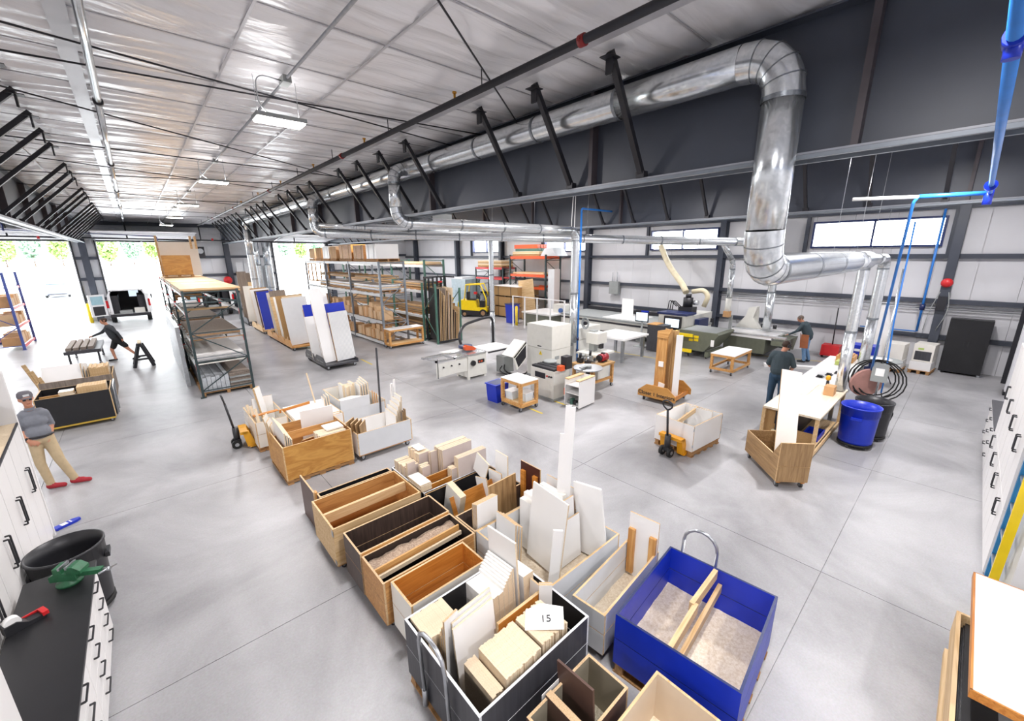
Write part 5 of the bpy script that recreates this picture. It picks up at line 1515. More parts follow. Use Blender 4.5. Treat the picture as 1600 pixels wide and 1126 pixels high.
# ---- grey pallet racks
GY = [17.25, 20.6, 24.0, 27.4]
t = rack('storage_rack', 'front grey pallet rack with pale beams, nearest the panel carts', 7.83, 9.0, GY, (.2, 1.15, 2.35, 3.72), 3.73, RACKG, BEAMW, None, .12, .08)
t2 = rack('storage_rack', 'rear grey pallet rack behind the front one', 10.05, 11.1, GY, (.2, 1.15, 2.35, 3.55), 3.78, GREEN, BEAMW, None, .12, .08)
for tt, xa, xb in ((t, 7.83, 9.0), (t2, 10.05, 11.1)):
    for z in (.2, 1.15, 2.35, 3.72 if tt is t else 3.55):
        deck(tt, xa, xb, GY, z, PALLET, 6)
rg = random.Random(3)
CN = ['nearest bay', 'middle bay', 'far bay']
for k in range(3):
    ya, yb = GY[k] + .12, GY[k + 1] - .12
    load('sheet_stack', 'white sheets over pallets on the third level of the front grey rack, ' + CN[k], 'sheets', 7.9, 8.95, ya + .2, yb - (.1 if k < 2 else 1.9), 2.37, .22, 5, (WRAP, WHITE, LPINE))
    load('sheet_stack', 'brown sheets on the second level of the rear grey rack, ' + CN[k], 'sheets', 10.1, 11.05, ya, yb - .2, 1.17, .3, 7, (MDF, GREYB, OAKX))
    load('sheet_stack', 'brown boards on the third level of the rear grey rack, ' + CN[k], 'boards', 10.1, 11.05, ya + .1, yb, 2.37, .25, 6, (MDF, LPINE, GREYB))
    load('sheet_stack', 'dark and tan boards on the lowest level of the rear grey rack, ' + CN[k], 'boards', 10.1, 11.05, ya, yb - .1, .22, .45, 8, (BROWN, MDF, OAKX))
    load('sheet_stack', 'long tan boards on the upper tier of the front grey rack, ' + CN[k], 'boards', 7.95, 8.95, ya + .3, yb - (.2 if k < 2 else 1.9), 2.95, .14, 4, (MDF, LPINE, GREYB), False)
    load('sheet_stack', 'pale boards on top of the rear grey rack, ' + CN[k], 'boards', 10.1, 11.05, ya, yb, 3.57, .1, 3, (LPINE, PALE), False)
# shelf supports for upper tier
for y in GY[:-1]:
    pass
for k in range(3):
    for lv, z in (('lowest', .217), ('second', 1.167)):
        y = GY[k] + .2
        n = 0
        while y < GY[k + 1] - .5:
            w_ = rg.uniform(.35, .55)
            hh_ = rg.uniform(.28, .5)
            o = thing('carton', 'tan cardboard carton on the %s shelf of the front grey rack' % lv, 'carton', (8.15, y + w_ / 2, z), rg.uniform(-6, 6), 'cartons on the %s shelf of the front grey rack' % lv)
            B().box(-.25, -w_ / 2, 0, .25, w_ / 2, hh_).out('box', rg.choice((CARDB, KRAFT, KRAFT)), o)
            B().box(-.251, -.03, 0, .251, .03, hh_ + .001).out('tape', PALE, o)
            if rg.random() < .6:
                B().box(-.2, -w_ / 2 + .04, hh_ + .003, .2, w_ / 2 - .06, hh_ + .24).out('upper_box', rg.choice((CARDB, KRAFT)), o)
            y += w_ + .06
            n += 1
# open wooden frame and boxes on top of the front grey rack
o = thing('wood_frame', 'open pine crate frame on the third level, far end of the front rack', 'crate', (8.2, 26.4, 2.56))
for x in (-.35, .35):
    for y in (-.7, .7, 0):
        B().box(x - .03, y - .03, 0, x + .03, y + .03, 1.0).out('post', PINEZ, o)
    B().box(x - .03, -.7, .97, x + .03, .7, 1.03).out('top_bar', PINE, o)
B().box(-.38, -.75, 0, .38, .75, .06).out('base', PINE, o)
tops = [(18.0, 1.1, 'white', WHITE, .62), (19.4, 1.2, 'pine plank', LPIN, .6), (21.0, 1.6, 'plywood', PLY, .66), (22.7, .9, 'pale', KRAFT, .6), (23.8, 1.0, 'white twin', WHITE, .64), (25.0, .9, 'brown', CARDB, .58), (26.2, 1.0, 'beige', KRAFT, .55)]
for (y, ly, nm, m_, h) in tops:
    o = thing('crate', '%s crate in the row along the top of the front grey rack' % nm, 'crate', (8.4, y, 3.74))
    pallet(o, -.55, .55, -ly / 2, ly / 2, 0)
    B().box(-.52, -ly / 2 + .02, .115, .52, ly / 2 - .02, .115 + h).out('box', m_, o)
    for q in (-.25, .25):
        B().box(-.53, ly * q - .03, .115, -.52, ly * q + .03, .115 + h).out('batten', LPINE if m_ is not WHITE else LGREY, o)
# ---- vertical sheet rack (green posts, black frame)
t = thing('sheet_rack', 'upright sheet rack with green posts and a black barred frame', 'rack', (10.5, 16.48, 0))
for x in (-.68, .62):
    for y in (-.45, .7):
        B().box(x - .04, y - .04, 0, x + .04, y + .04, 2.75 if x < 0 else 2.5).out('post', GREEN, t)
    B().bar((x, -.45, .3), (x, .7, 1.4), .03, .03).bar((x, .7, 1.4), (x, -.45, 2.4), .03, .03).out('brace', GREEN, t)
B().box(-.7, -.48, .05, .66, -.42, .12).box(-.7, .66, .05, .66, .72, .12).out('bottom_rail', BSTEEL, t)
B().box(-.6, .6, 2.95, .6, .68, 3.02).box(-.6, -.1, 2.95, -.54, .68, 3.02).box(.54, -.1, 2.95, .6, .68, 3.02).out('top_frame', BSTEEL, t)
for k in range(6):
    x = -.57 + k * .228
    B().box(x - .03, .6, .1, x + .03, .68, 2.98).out('divider_bar', BSTEEL, t)
cols = [BLACK, MDF, PLATE, LPINE, GREYB, PLATE, MAUVE, BLACK, PALE, WALNUT, PLATE, MDF, LPINE]
for k in range(13):
    x = 9.95 + k * .085
    h = 2.4 - .1 * (k % 4) - (.9 if k in (9, 10, 11, 12) else 0)
    nm = {id(BLACK): 'black', id(MDF): 'brown', id(PLATE): 'glossy black', id(LPINE): 'light pine', id(GREYB): 'grey', id(MAUVE): 'mauve', id(PALE): 'pale', id(WALNUT): 'walnut'}[id(cols[k])]
    board('sheet', '%s sheet standing in the upright sheet rack, number %s from the left' % (nm, ('one', 'two', 'three', 'four', 'five', 'six', 'seven', 'eight', 'nine', 'ten', 'eleven', 'twelve', 'thirteen')[k]), 'sheet', (x, 16.42, .13), (.85, .022, h), (0, -3 if k < 9 else -5, 90), (cols[k], EDGE))
tag(B().lathe([(0, -.04), (.1, -.04), (.12, 0), (.1, .04), (0, .05)], 14).out('hose_reel', RED, None, (10.73, 17.04, 2.75)), 'small red round reel hanging on the black frame of the sheet rack', 'reel')
# ---- panel carts
def panel_cart(label, y0, y1, m_, lettering=None):
    t = thing('panel_cart', label, 'cart', (0, 0, 0))
    xa, xb = 4.5, 5.65
    B().box(xa, y0, .14, xb, y1, .2).out('deck', m_, t)
    for y in (y0, y1):
        pass
    n = max(1, round((y1 - y0) / 1.25))
    for k in range(n):
        ya, yb = y0 + (y1 - y0) * k / n, y0 + (y1 - y0) * (k + 1) / n - .04
        B().prism([(ya, .14), (yb, .14), (yb, .3), (yb - .22, .46), (ya + .22, .46), (ya, .3)], xa - .02, xa + .0, 'yz').out('side_board', m_, t)
    B().box(xb, y0, .14, xb + .02, y1, .3).out('lip', m_, t)
    for x in (xa + .1, xb - .1):
        for y in (y0 + .1, y1 - .1):
            caster(t, x, y, .062)
    return t
t = panel_cart('dark grey panel cart nearest, loaded with white and blue sheets', 14.95, 17.3, DGREY)
for y in (15.5, 16.68):
    text('Closet 1 Interiors', .1, t, plane_mtx((4.477, y, .28), (0, -1, 0), (0, 0, 1)), MACHG)
RIBB = mat('ribbed_white', 'd5d7d8', 0.45, var=.02)
o = board('panel', 'white ribbed panel stack leaning at the right of the grey panel cart', 'panel', (5.36, 15.3, .205), (.68, .1, 1.8), (-6, -3, 0), (RIBB, EDGE))
for k in range(14):
    B().box(-.32 + k * .048, -.058, .02, -.305 + k * .048, -.05, 1.78).out('rib', WHITE, o)
board('panel', 'bright blue sheet behind the ribbed panel on the grey panel cart', 'panel', (5.38, 15.5, .205), (.72, .02, 2.1), (-6, -3, 0), (BLUE, EDGE))
board('panel', 'tallest white sheet on the grey panel cart', 'panel', (4.8, 15.35, .205), (.42, .025, 2.68), (-5, -4, 0), (WHITE, EDGE))
board('panel', 'wide white sheet just behind the tallest one on the grey panel cart', 'panel', (4.95, 15.75, .205), (.6, .02, 2.5), (-5, -3, 0), (WHITE, EDGE))
board('panel', 'white sheet with a pine edge at the left side of the grey panel cart', 'panel', (4.72, 16.3, .205), (.5, .02, 1.6), (-6, -3, 0), (WHITE, LPINE))
board('panel', 'blue sheet at the left side of the grey panel cart', 'panel', (4.9, 16.7, .205), (.6, .02, 2.0), (-5, -3, 0), (BLUE, EDGE))
board('panel', 'pine-edged tan sheet at the rear of the grey panel cart', 'panel', (4.9, 17.0, .205), (.5, .02, 1.8), (-5, -3, 0), (LPINE, LPINE))
t = panel_cart('pine panel cart in the middle of the row with a grey sheet in front', 19.2, 23.6, PINE)
specs = [(19.5, 1.0, 2.05, LGREY, 'light grey'), (19.75, .8, 2.1, PALE, 'pale raw'), (20.6, .9, 1.9, OFFW, 'cream'), (22.2, .7, 2.2, GREYB, 'weathered'), (20.2, 1.1, 2.1, MDF, 'tan brown'), (21.0, .95, 2.0, WHITE, 'white'), (21.8, .9, 1.95, LPINE, 'pine'), (22.6, .8, 2.1, OFFW, 'off-white')]
for (y, w_, h, m_, nm) in specs:
    board('panel', nm + ' sheet leaning on the pine panel cart', 'panel', (5.05, y, .205), (w_, .025, h), (-6, -3, 0), (m_, EDGE))
for k in range(5):
    board('offcut_board', 'short pale offcut on the left edge of the pine panel cart', 'board', (4.56 + .02 * (k % 2), 20.0 + k * .7, .205), (.3, .02, .3 + .05 * (k % 3)), (0, 6, 80), (PALE, EDGE), 'offcuts on the pine panel cart')
t = panel_cart('far panel cart with blue, brown and white sheets, by the open door', 24.6, 27.2, LPINE)
for (y, w_, h, m_, nm) in ((24.9, .8, 2.0, BLUE, 'bright blue'), (25.7, .7, 2.0, BROWN, 'dark brown'), (26.1, .9, 2.05, WHITE, 'white'), (25.3, .7, 1.8, LGREY, 'light grey'), (26.4, .8, 2.1, MDF, 'tan'), (26.7, .8, 2.05, OFFW, 'off-white')):
    board('panel', nm + ' sheet leaning on the far panel cart', 'panel', (5.05, y, .205), (w_, .025, h), (-6, -3, 0), (m_, EDGE))
t = panel_cart('farthest panel cart against the light of the door with grey planks', 28.3, 31.2, DGREY)
for (y, x, w_, h, m_, nm) in ((28.7, 5.0, .8, 2.1, OFFW, 'off-white'), (29.3, 5.3, .6, 2.3, LPINE, 'tan'), (30.3, 4.9, .5, 2.9, GREYB, 'tall grey'), (30.6, 5.3, .5, 2.8, GREYB, 'second tall grey')):
    board('panel', nm + ' plank on the farthest panel cart', 'panel', (x, y, .205), (w_, .025, h), (-5, 0, 0), (m_, EDGE))
# ---- red pallet rack by the back wall
RY = [17.4, 20.6]
t = rack('storage_rack', 'tall rack with orange-red beams by the back wall', 18.4, 19.7, RY, (2.0, 2.75, 3.85), 3.95, DGRN, ORG, None, .16, .09)
t2 = rack('storage_rack', 'lower rack with red beams behind the forklift', 18.6, 19.8, [21.6, 24.6], (2.4, 3.1), 3.1, DGRN, RED, None, .12, .08)
load('board_load', 'tan board load on top of the orange-red rack', 'boards', 18.45, 19.65, 18.0, 20.4, 3.86, .18, 4, (LPINE, PALE))
o = thing('rack_parts', 'bundle of orange and green spare rack beams on top of the orange-red rack', 'beams', (19.0, 19.3, 4.16))
for k in range(3):
    B().box(-.4 + k * .28, -1.1, 0, -.16 + k * .28, 1.0, .16).out('green_beam', GREEN, o)
    B().box(-.4 + k * .28, -1.0, .165, -.16 + k * .28, 1.1, .4).out('orange_beam', ORG, o)
o = thing('metal_hood', 'pale sloping metal hood on top of the orange-red rack', 'hood', (19.0, 17.35, 3.86))
B().prism([(-.7, 0), (.6, 0), (.25, .45), (-.35, .5)], -.5, .5, 'yz').out('shell', LGREY, o)
load('board_load', 'thin tan sheets on the middle level of the orange-red rack', 'sheets', 18.45, 19.65, 17.6, 20.4, 2.76, .1, 3, (LPINE, PALE), False)
load('board_load', 'stacked tan timber on the lower red rack', 'boards', 18.65, 19.75, 21.8, 24.4, 3.11, .35, 5, (LPINE, PALE, OAKX))
for i, (y0, y1, h) in enumerate(((18.9, 21.2, 2.0),)):
    o = thing('board_bundle', 'big strapped block of brown fibreboard below the orange-red rack', 'bundle', (17.9, 20.0, 0))
    for k in range(3):
        B().box(-.55, -1.25, .1 + k * .66, 1.3, 1.2, .1 + k * .66 + .58).out('block', MDF, o)
        for q in (-1.0, 0, .95):
            B().box(-.5, q - .06, .02 + k * .66, 1.25, q + .06, .1 + k * .66).out('spacer', BROWN, o)
        for q in (-.6, .6):
            B().box(-.556, q - .02, .1 + k * .66, -.55, q + .02, .68 + k * .66).out('strap', BSTEEL, o)
    B().box(-.58, -1.28, 2.0, 1.32, 1.22, 2.03).out('top_sheet', WHITE, o)
board('panel', 'pale tan sheet leaning on the strapped block', 'panel', (17.7, 18.1, .0), (1.3, .03, 2.4), (0, 8, 90), (LPINE, EDGE))
board('panel', 'tall grey-white sheet standing right of the strapped block', 'panel', (18.6, 16.9, 0), (.5, .5, 3.1), (0, 0, 90), (LGREY, MAUVE))
# ---- forklift
t = thing('forklift', 'yellow and black forklift parked before the strapped boards', 'forklift', (16.6, 21.9, 0), -52)
# local +x = toward the forks
B().prism([(-1.15, .42), (-.95, .3), (.75, .3), (.75, .62), (.1, .62), (-.05, 1.05), (-1.05, 1.1), (-1.18, .95)], -.52, .52, 'xz').out('body', YEL, t)
B().prism([(-1.2, .2), (-.9, .12), (.75, .12), (.75, .36), (-1.2, .5)], -.54, .54, 'xz').out('chassis', PLAS, t)
B().prism([(-1.24, .5), (-1.0, .5), (-1.0, 1.0), (-1.2, .95)], -.5, .5, 'xz').out('counterweight', PLAS, t)
for s_ in (-.48, .48):
    B().tube([(-.75, s_, 1.08), (-.62, s_, 2.08), (.35, s_, 2.12), (.72, s_, 1.2), (.72, s_, .6)], .045, 8).out('guard_post', YEL, t)
for k in range(5):
    B().box(-.6 + k * .22, -.48, 2.08, -.54 + k * .22, .48, 2.13).out('guard_bar', YEL, t)
B().box(-.6, -.28, 1.05, -.1, .28, 1.15).box(-.65, -.28, 1.1, -.55, .28, 1.6).out('seat', PLAS, t)
B().cyl((.2, 0, .7), (.1, 0, 1.3), .03).cyl((.05, 0, 1.3), (.13, 0, 1.33), .18, n=18).out('steering_wheel', PLAS, t)
B().box(.25, -.4, .62, .55, .4, 1.05).out('dashboard', PLAS, t)
B().box(-.2, -.1, 1.45, .0, .1, 1.6).out('red_bag', RED, t)
for (x, r) in ((-.75, .2), (.5, .26)):
    for s_ in (-.45, .45):
        B().cyl((x, s_ - .1, r), (x, s_ + .1, r), r, n=20).cyl((x, s_ - .105, r), (x, s_ + .105, r), r * .55, n=16, mi=1).out('wheel', [RUB, mat('wheel_tan', '9c7a5a', .6)], t)
for s_ in (-.3, .3):
    B().box(.85, s_ - .06, .1, 1.0, s_ + .06, 2.2).out('mast_rail', PLAS, t)
    B().box(1.02, s_ - .05, .06, 2.0, s_ + .05, .1).out('fork', BSTEEL, t)
B().box(.85, -.36, 2.1, 1.0, .36, 2.2).box(1.0, -.4, .3, 1.04, .4, .4).out('carriage', PLAS, t)
t = thing('boom_lift', 'yellow machine arm low behind the forklift', 'machine', (15.6, 24.3, 0))
B().box(-.5, -.5, 0, .5, .9, .75).out('base', PALLET, t)
B().bar((0, -.9, 1.05), (0, 1.6, 1.35), .25, .28).out('arm', YEL, t)
B().cyl((0, 1.0, .75), (0, 1.0, 1.2), .15).out('pivot', PLAS, t)
t = thing('compressor', 'pale blue-grey compressor cabinet against the back wall', 'machine', (18.8, 26.2, 0))
B().box(-.7, -.9, 0, .7, .9, 2.2).out('cabinet', mat('pale_blue_grey', 'a9bac2', .45), t)
B().box(-.72, -.6, 2.2, .6, .5, 2.35).out('top_unit', LGREY, t)
B().box(-.715, -.6, .5, -.7, .5, 1.4).out('door', mat('pale_blue_grey2', '98abb5', .45), t)
# ---- things by the far left doors
t = rack('storage_rack', 'blue and red storage rack with cartons at the left edge', -5.4, -4.28, [28.2, 31.0], (.2, 1.08, 1.9, 2.75), 3.4, mat('rack_blue', '46569c', .45), RED, None, .1, .09)
for lv, z in enumerate((.2, 1.08, 1.9)):
    for k in range(4):
        o = thing('carton', 'brown carton on the %s level of the blue and red rack' % ('bottom', 'second', 'third')[lv], 'carton', (-4.62, 28.6 + k * .62, z + .002), 0, 'cartons on the blue and red rack, %s level' % ('bottom', 'second', 'third')[lv])
        hh_ = .5 if (k + lv) % 3 else .36
        B().box(-.28, -.28, 0, .28, .28, hh_).out('box', (CARDB, KRAFT)[(k + lv) % 2], o)
        B().box(-.281, -.03, 0, .281, .03, hh_ + .001).out('tape', PALE, o)
o = crate('scrap_bin', 'black-fronted scrap bin on a yellow base near the man in the cap', -2.25, -.96, 13.95, 15.0, .12, .84, BLACK, BLACK, LPINE, dm=None, hts=[.84, .84, .84, .84])
B().box(-.62, -.53, .08, .62, .53, .12).out('yellow_base', mat('ochre', 'c9a63e', .6), o)
divider(o, (-.6, -.1), (.0, -.08), .8, .12, .03, PINE)
for s_ in (-.2, .2):
    B().box(.63, s_ - .02, .12, .7, s_ + .02, .8).out('stake', STEEL, o)
B().tube(round_path([(.66, -.4, .14), (.7, -.4, .9), (.7, .4, .9), (.66, .4, .14)], .15), .018, 8).out('push_handle', STEEL, o)
stack('offcut_board', 'tan board in the pack at the right end of the black-fronted bin', 'pack in the black-fronted bin', -1.54, -1.02, 14.08, 14.48, .2, .98, 10, (PALE, LPINE), 'x', .01, .01)
stack('offcut_board', 'white scrap block heaped amid the black-fronted bin', 'heap in the black-fronted bin', -1.85, -1.6, 14.05, 14.3, .6, .92, 4, (WHITE, PALE), 'z', .03)
o = crate('scrap_bin', 'brown-fronted bin behind the black-fronted one, piled with white boards', -2.45, -.98, 16.2, 17.4, .12, .76, GREYB, GREYB, LPINE, dm=None)
stack('offcut_board', 'tan board in the pack at the right end of the brown-fronted bin', 'pack in the brown-fronted bin', -1.45, -1.05, 16.4, 17.0, .2, 1.0, 8, (PALE, LPINE), 'x', .02, .05)
board('panel', 'large white board lying slanted on the brown-fronted bin', 'panel', (-2.0, 16.5, .5), (.8, .02, .7), (-40, 0, 0), (WHITE, EDGE))
for k in range(3):
    board('offcut_board', 'white board standing in the middle of the brown-fronted bin', 'board', (-1.6 + .06 * k, 16.8, .2), (.5, .02, .8 - .1 * k), (0, 12, 80), (WHITE, EDGE), 'white boards in the brown-fronted bin')
for k in range(3):
    board('offcut_board', 'brown stick leaning at the left corner of the brown-fronted bin', 'board', (-2.36 + .05 * k, 16.5, .2), (.08, .03, 1.1 - .2 * k), (0, -14, 20), (LPINE, OAK), 'sticks in the brown-fronted bin')
t = thing('push_cart', 'dark low cart with planks behind the brown-fronted bin', 'cart', (-1.98, 23.3, 0))
B().box(-.5, -1.2, .5, .5, 1.2, .62).out('deck', DGREY, t)
for x in (-.4, .4):
    for y in (-1.0, 1.0):
        B().box(x - .03, y - .03, .1, x + .03, y + .03, .5).out('leg', DGREY, t)
        caster(t, x, y, .045)
for k in range(4):
    B().box(-.45 + k * .2, -1.0, .62, -.3 + k * .2, 1.3, .72).out('plank', GREYB, t)
# sawhorse
t = thing('sawhorse', 'black plastic sawhorse with a wood strip on its top', 'sawhorse', (-.33, 20.8, 0), 90)
B().box(-.42, -.06, .78, .42, .06, .9).out('top_beam', PLAS, t)
B().box(-.36, -.05, .9, .36, .05, .93).out('wood_strip', PALE, t)
for sx in (-1, 1):
    for sy in (-1, 1):
        B().bar((sx * .3, sy * .05, .8), (sx * .4, sy * .28, 0), .07, .09).out('leg', PLAS, t)
    B().bar((sx * .36, -.18, .3), (sx * .36, .18, .3), .05, .07).out('spreader', PLAS, t)
B().box(-.35, -.2, .32, .35, -.17, .38).out('cross_bar', PLAS, t)
tag(B().cyl((0, 0, 0), (0, 0, 1.15), .09, n=14).lathe([(.09, 1.15), (.06, 1.21), (0, 1.22)], 14).out('bollard', YEL, None, (-2.55, 37.2, 0)), 'yellow bollard beside the post between the loading doors', 'bollard')
t = thing('dust_collector', 'blue dust collector with clear bags beside the upright ducts', 'machine', (6.3, 34.6, 0))
B().lathe([(0, 1.05), (.45, 1.05), (.5, 1.1), (.5, 1.5), (.45, 1.55), (0, 1.55)], 20).out('blue_drum', mat('collector_blue', '1f66a8', .4), t)
B().lathe([(0, .1), (.4, .1), (.45, .5), (.42, 1.04), (0, 1.04)], 18).out('collection_bag', PLASTC, t)
B().cyl((0, 0, 1.55), (0, 0, 3.2), .16).out('inlet_pipe', GALV, t)
for k in range(3):
    B().cyl((math.cos(k * 2.1) * .45, math.sin(k * 2.1) * .45, 0), (math.cos(k * 2.1) * .45, math.sin(k * 2.1) * .45, 1.1), .03).out('leg', BSTEEL, t)
for k in range(4):
    board('panel', 'tall grey-white sheet standing at the far wall beside the upright ducts', 'panel', (5.9 + k * .5, 37.0, 0), (.42, .04, 3.6 - .1 * k), (2, 0, 0), (LGREY, MACHG), 'sheets at the far wall')
t = thing('wall_motor', 'dark motor bracket mounted beside the middle loading door', 'motor', (3.75, 37.5, 4.3))
B().box(-.25, -.2, -.4, .25, .2, .4).out('housing', BSTEEL, t)
B().cyl((0, -.3, .1), (0, .1, .1), .18).out('drum', STEEL, t)
t = thing('hose_reel', 'red round reel on the far wall column', 'reel', (5.1, 37.4, 2.3))
B().lathe([(0, -.06), (.25, -.06), (.28, 0), (.25, .08), (0, .12)], 18).out('reel', RED, t).rotation_euler = (R(90), 0, 0)
B().box(-.15, -.1, -.6, .15, .1, -.3).out('bracket', STEEL, t)
# ================================================================== cabinets left and right of the camera
def pull(parent, p0, p1, off, r=.007, m_=None):
    """bar handle between two points standing off the face by vector off"""
    p0, p1, off = Vector(p0), Vector(p1), Vector(off)
    return B().bar(p0 + off, p1 + off, r * 2, r * 2).bar(p0, p0 + off, r * 2, r * 2).bar(p1, p1 + off, r * 2, r * 2).out('handle', m_ or PLAS, parent)
CABW = mat('cabinet_white', 'eceae8', 0.35, var=.01)
# left tall cabinets (fronts on x = -1.38)
names = ['tall white cabinet nearest the far end of the left row, next to the man', 'second tall white cabinet of the left row, behind the black bin', 'third tall white cabinet of the left row, behind the vise', 'fourth tall white cabinet of the left row, behind the tape dispenser']
dv = Vector((-.2, 3.76, 0)).normalized()
for i in range(4):
    q0 = Vector((-1.56, 8.46, 0)) - dv * (.98 * (i + 1))
    t = thing('tall_cabinet', names[i], 'cabinet', (q0.x - .02, q0.y, 0), 3.04)
    B().box(-.6, 0, 0, 0, .97, 1.8, (0, 0, 0, 0, 0, 1)).out('body', [CABW, OFFW], t)
    for k in range(2):
        d = B().box(0, .004 + k * .485, .1, .02, .481 + k * .485, 1.79).out('door', CABW, t)
        yy = .44 + k * .09
        pull(d, (.02, yy, .98), (.02, yy, 1.3), (.035, 0, 0))
    B().box(-.6, 0, 1.8, .024, .97, 1.82).out('top_edge', PALE, t)
    B().box(.012, 0, 1.8, .03, .97, 1.825).out('front_trim', BSTEEL, t)
tag(B().box(-2.3, 8.48, 0, -1.555, 8.54, 2.55).out('end_panel_board', CABW), 'tall plain white end panel closing the left cabinet row beside the man', 'panel')
for i in range(2):
    tag(B().box(-.16, -.16, 0, .16, .16, .3).box(-.14, -.17, .05, .14, -.16, .25).out('storage_box', BLACK, None, (-1.86 - .02 * i, 8.25 - i * .45, 1.822)), ('black storage box on top of the left cabinets, beside the end panel', 'black storage box on top of the left cabinets, the nearer one')[i], 'box')
# tall cabinet at the lower left corner
t = thing('tall_cabinet', 'tall white cabinet at the lower left corner beside the black counter', 'cabinet', (-.85, 1.9, 0))
B().box(-.6, 0, 0, 0, .98, 2.2).out('body', CABW, t)
d = B().box(0, .004, .1, .018, .976, 2.19).out('door', CABW, t)
pull(d, (.018, .08, 1.0), (.018, .08, 1.32), (.035, 0, 0))
# drawer counter
t = thing('drawer_counter', 'white drawer unit with a black countertop and black bar pulls', 'cabinet', (-.87, 2.9, 0))
B().box(-.46, 0, .08, 0, 2.76, .89).out('body', CABW, t)
B().box(-.46, .02, 0, -.05, 2.74, .08).out('toe_kick', PLAS, t)
B().box(-.47, 0, .89, .04, 2.78, .92).out('countertop', BLACK, t)
for c_ in range(4):
    for r_ in range(4):
        ya, yb = c_ * .69 + .004, c_ * .69 + .686
        za = .1 + r_ * .197
        d = B().box(0, ya, za + .003, .02, yb, za + .193).out('drawer', CABW, t)
        pull(d, (.02, (ya + yb) / 2 - .09, za + .13), (.02, (ya + yb) / 2 + .09, za + .13), (.03, 0, 0), .006)
# bench vise on the counter
t = thing('bench_vise', 'green bench vise clamped at the far corner of the black counter', 'vise', (-1.0, 5.42, .92), 150)
t.scale = (1.15, 1.15, 1.15)
B().lathe([(0, 0), (.085, 0), (.085, .02), (.05, .035), (.05, .06), (0, .06)], 18).out('swivel_base', VISEG, t)
B().prism([(-.09, .05), (.1, .05), (.1, .1), (.06, .12), (.06, .17), (.01, .17), (.0, .12), (-.09, .1)], -.05, .05, 'xz').out('fixed_jaw', VISEG, t)
B().prism([(-.13, .1), (-.03, .1), (-.03, .17), (-.08, .17), (-.13, .13)], -.05, .05, 'xz').out('moving_jaw', VISEG, t)
B().box(-.25, -.025, .06, .02, .025, .1).out('slide_bar', VISEG, t)
B().box(.005, -.052, .155, .02, .052, .178).box(-.045, -.052, .155, -.03, .052, .178).out('jaw_plate', STEEL, t)
B().cyl((-.26, 0, .08), (-.31, 0, .08), .016).cyl((-.29, -.09, .05), (-.29, .09, .11), .008).out('tommy_bar', STEEL, t)
t = thing('tape_dispenser', 'black tape dispenser with a red and white roll on the counter', 'dispenser', (-1.24, 4.98, .921), 25)
B().prism([(-.12, 0), (.12, 0), (.13, .03), (.02, .04), (-.04, .09), (-.12, .09)], -.045, .045, 'xz').out('body', PLAS, t)
B().cyl((-.06, -.03, .09), (-.06, .03, .09), .05, n=18).out('tape_roll', PAPER, t)
B().box(.1, -.05, .02, .14, .05, .055).out('red_cutter', RED, t)
B().box(-.02, .046, .0, .12, .06, .05).out('red_side', RED, t)
# black bin by the counter
t = barrel('wide black rubber bin standing at the end of the black counter', -1.12, 6.3, .315, .86, PLAS)
B().tube(arc((0, 0, .3), .12, 0, 300, 12, (1, 0, 0), (0, 1, 0)), .012, 6).out('hose_coil', MACHG, t)
t = thing('floor_sign', 'small blue printed packet lying on the floor behind the bin', 'packet', (-1.45, 8.74, 0), 30)
t.scale = (.75, .75, .75)
B().prism([(-.2, -.07), (.12, -.07), (.2, -.03), (.2, .03), (.12, .07), (-.2, .07)], 0, .05, 'xy').out('packet', BLUEP, t)
B().box(-.1, -.05, .05, .0, .05, .052).box(.04, -.05, .05, .06, .05, .052).out('print', PAPER, t)
# right-hand cabinets (fronts on y = -0.72)
for i in range(4):
    x0 = 7.22 + i * .91
    t = thing('tall_cabinet', ('tall white double-tier cabinet nearest the stepladder', 'second tall white double-tier cabinet of the right row', 'third tall white double-tier cabinet of the right row', 'tall white double-tier cabinet next to the low drawer unit')[i], 'cabinet', (x0, -.74, 0))
    B().box(0, -.6, .08, .9, 0, 2.5).out('body', CABW, t)
    B().box(.02, -.55, 0, .88, -.05, .08).out('toe_kick', PLAS, t)
    for (za, zb, zh) in ((.1, .98, .72), (.99, 2.48, 1.6)):
        for k in range(2):
            d = B().box(.003 + k * .45, 0, za, .447 + k * .45, .02, zb).out('door', CABW, t)
            xx = .41 if k == 0 else .49
            pull(d, (xx, .02, zh), (xx, .02, zh + .2), (0, .035, 0))
B().box(7.17, -1.3, .0, 7.21, -.75, 2.5).out('filler_strip', BSTEEL, wr)
t = thing('drawer_counter', 'low white drawer unit with a dark grey top at the end of the right row', 'cabinet', (10.9, -.74, 0))
B().box(0, -.6, .08, 2.25, 0, .86).out('body', CABW, t)
B().box(0, -.62, .86, 2.27, .03, .89).out('countertop', DGREY, t)
B().box(.02, -.55, 0, 2.2, -.05, .08).out('toe_kick', PLAS, t)
for c_ in range(3):
    for r_ in range(3):
        d = B().box(c_ * .75 + .003, 0, .1 + r_ * .253, c_ * .75 + .747, .02, .35 + r_ * .253).out('drawer', CABW, t)
        pull(d, (c_ * .75 + .29, .02, .27 + r_ * .253), (c_ * .75 + .46, .02, .27 + r_ * .253), (0, .03, 0))
t = thing('tall_cabinet', 'plain pale grey tall cabinet at the right edge behind the ladder', 'cabinet', (6.06, -.8, 0))
B().box(0, -.6, .06, 1.08, 0, 2.5).out('body', LGREY, t)
B().box(.02, -.55, 0, 1.05, -.03, .06).out('plinth', PLAS, t)
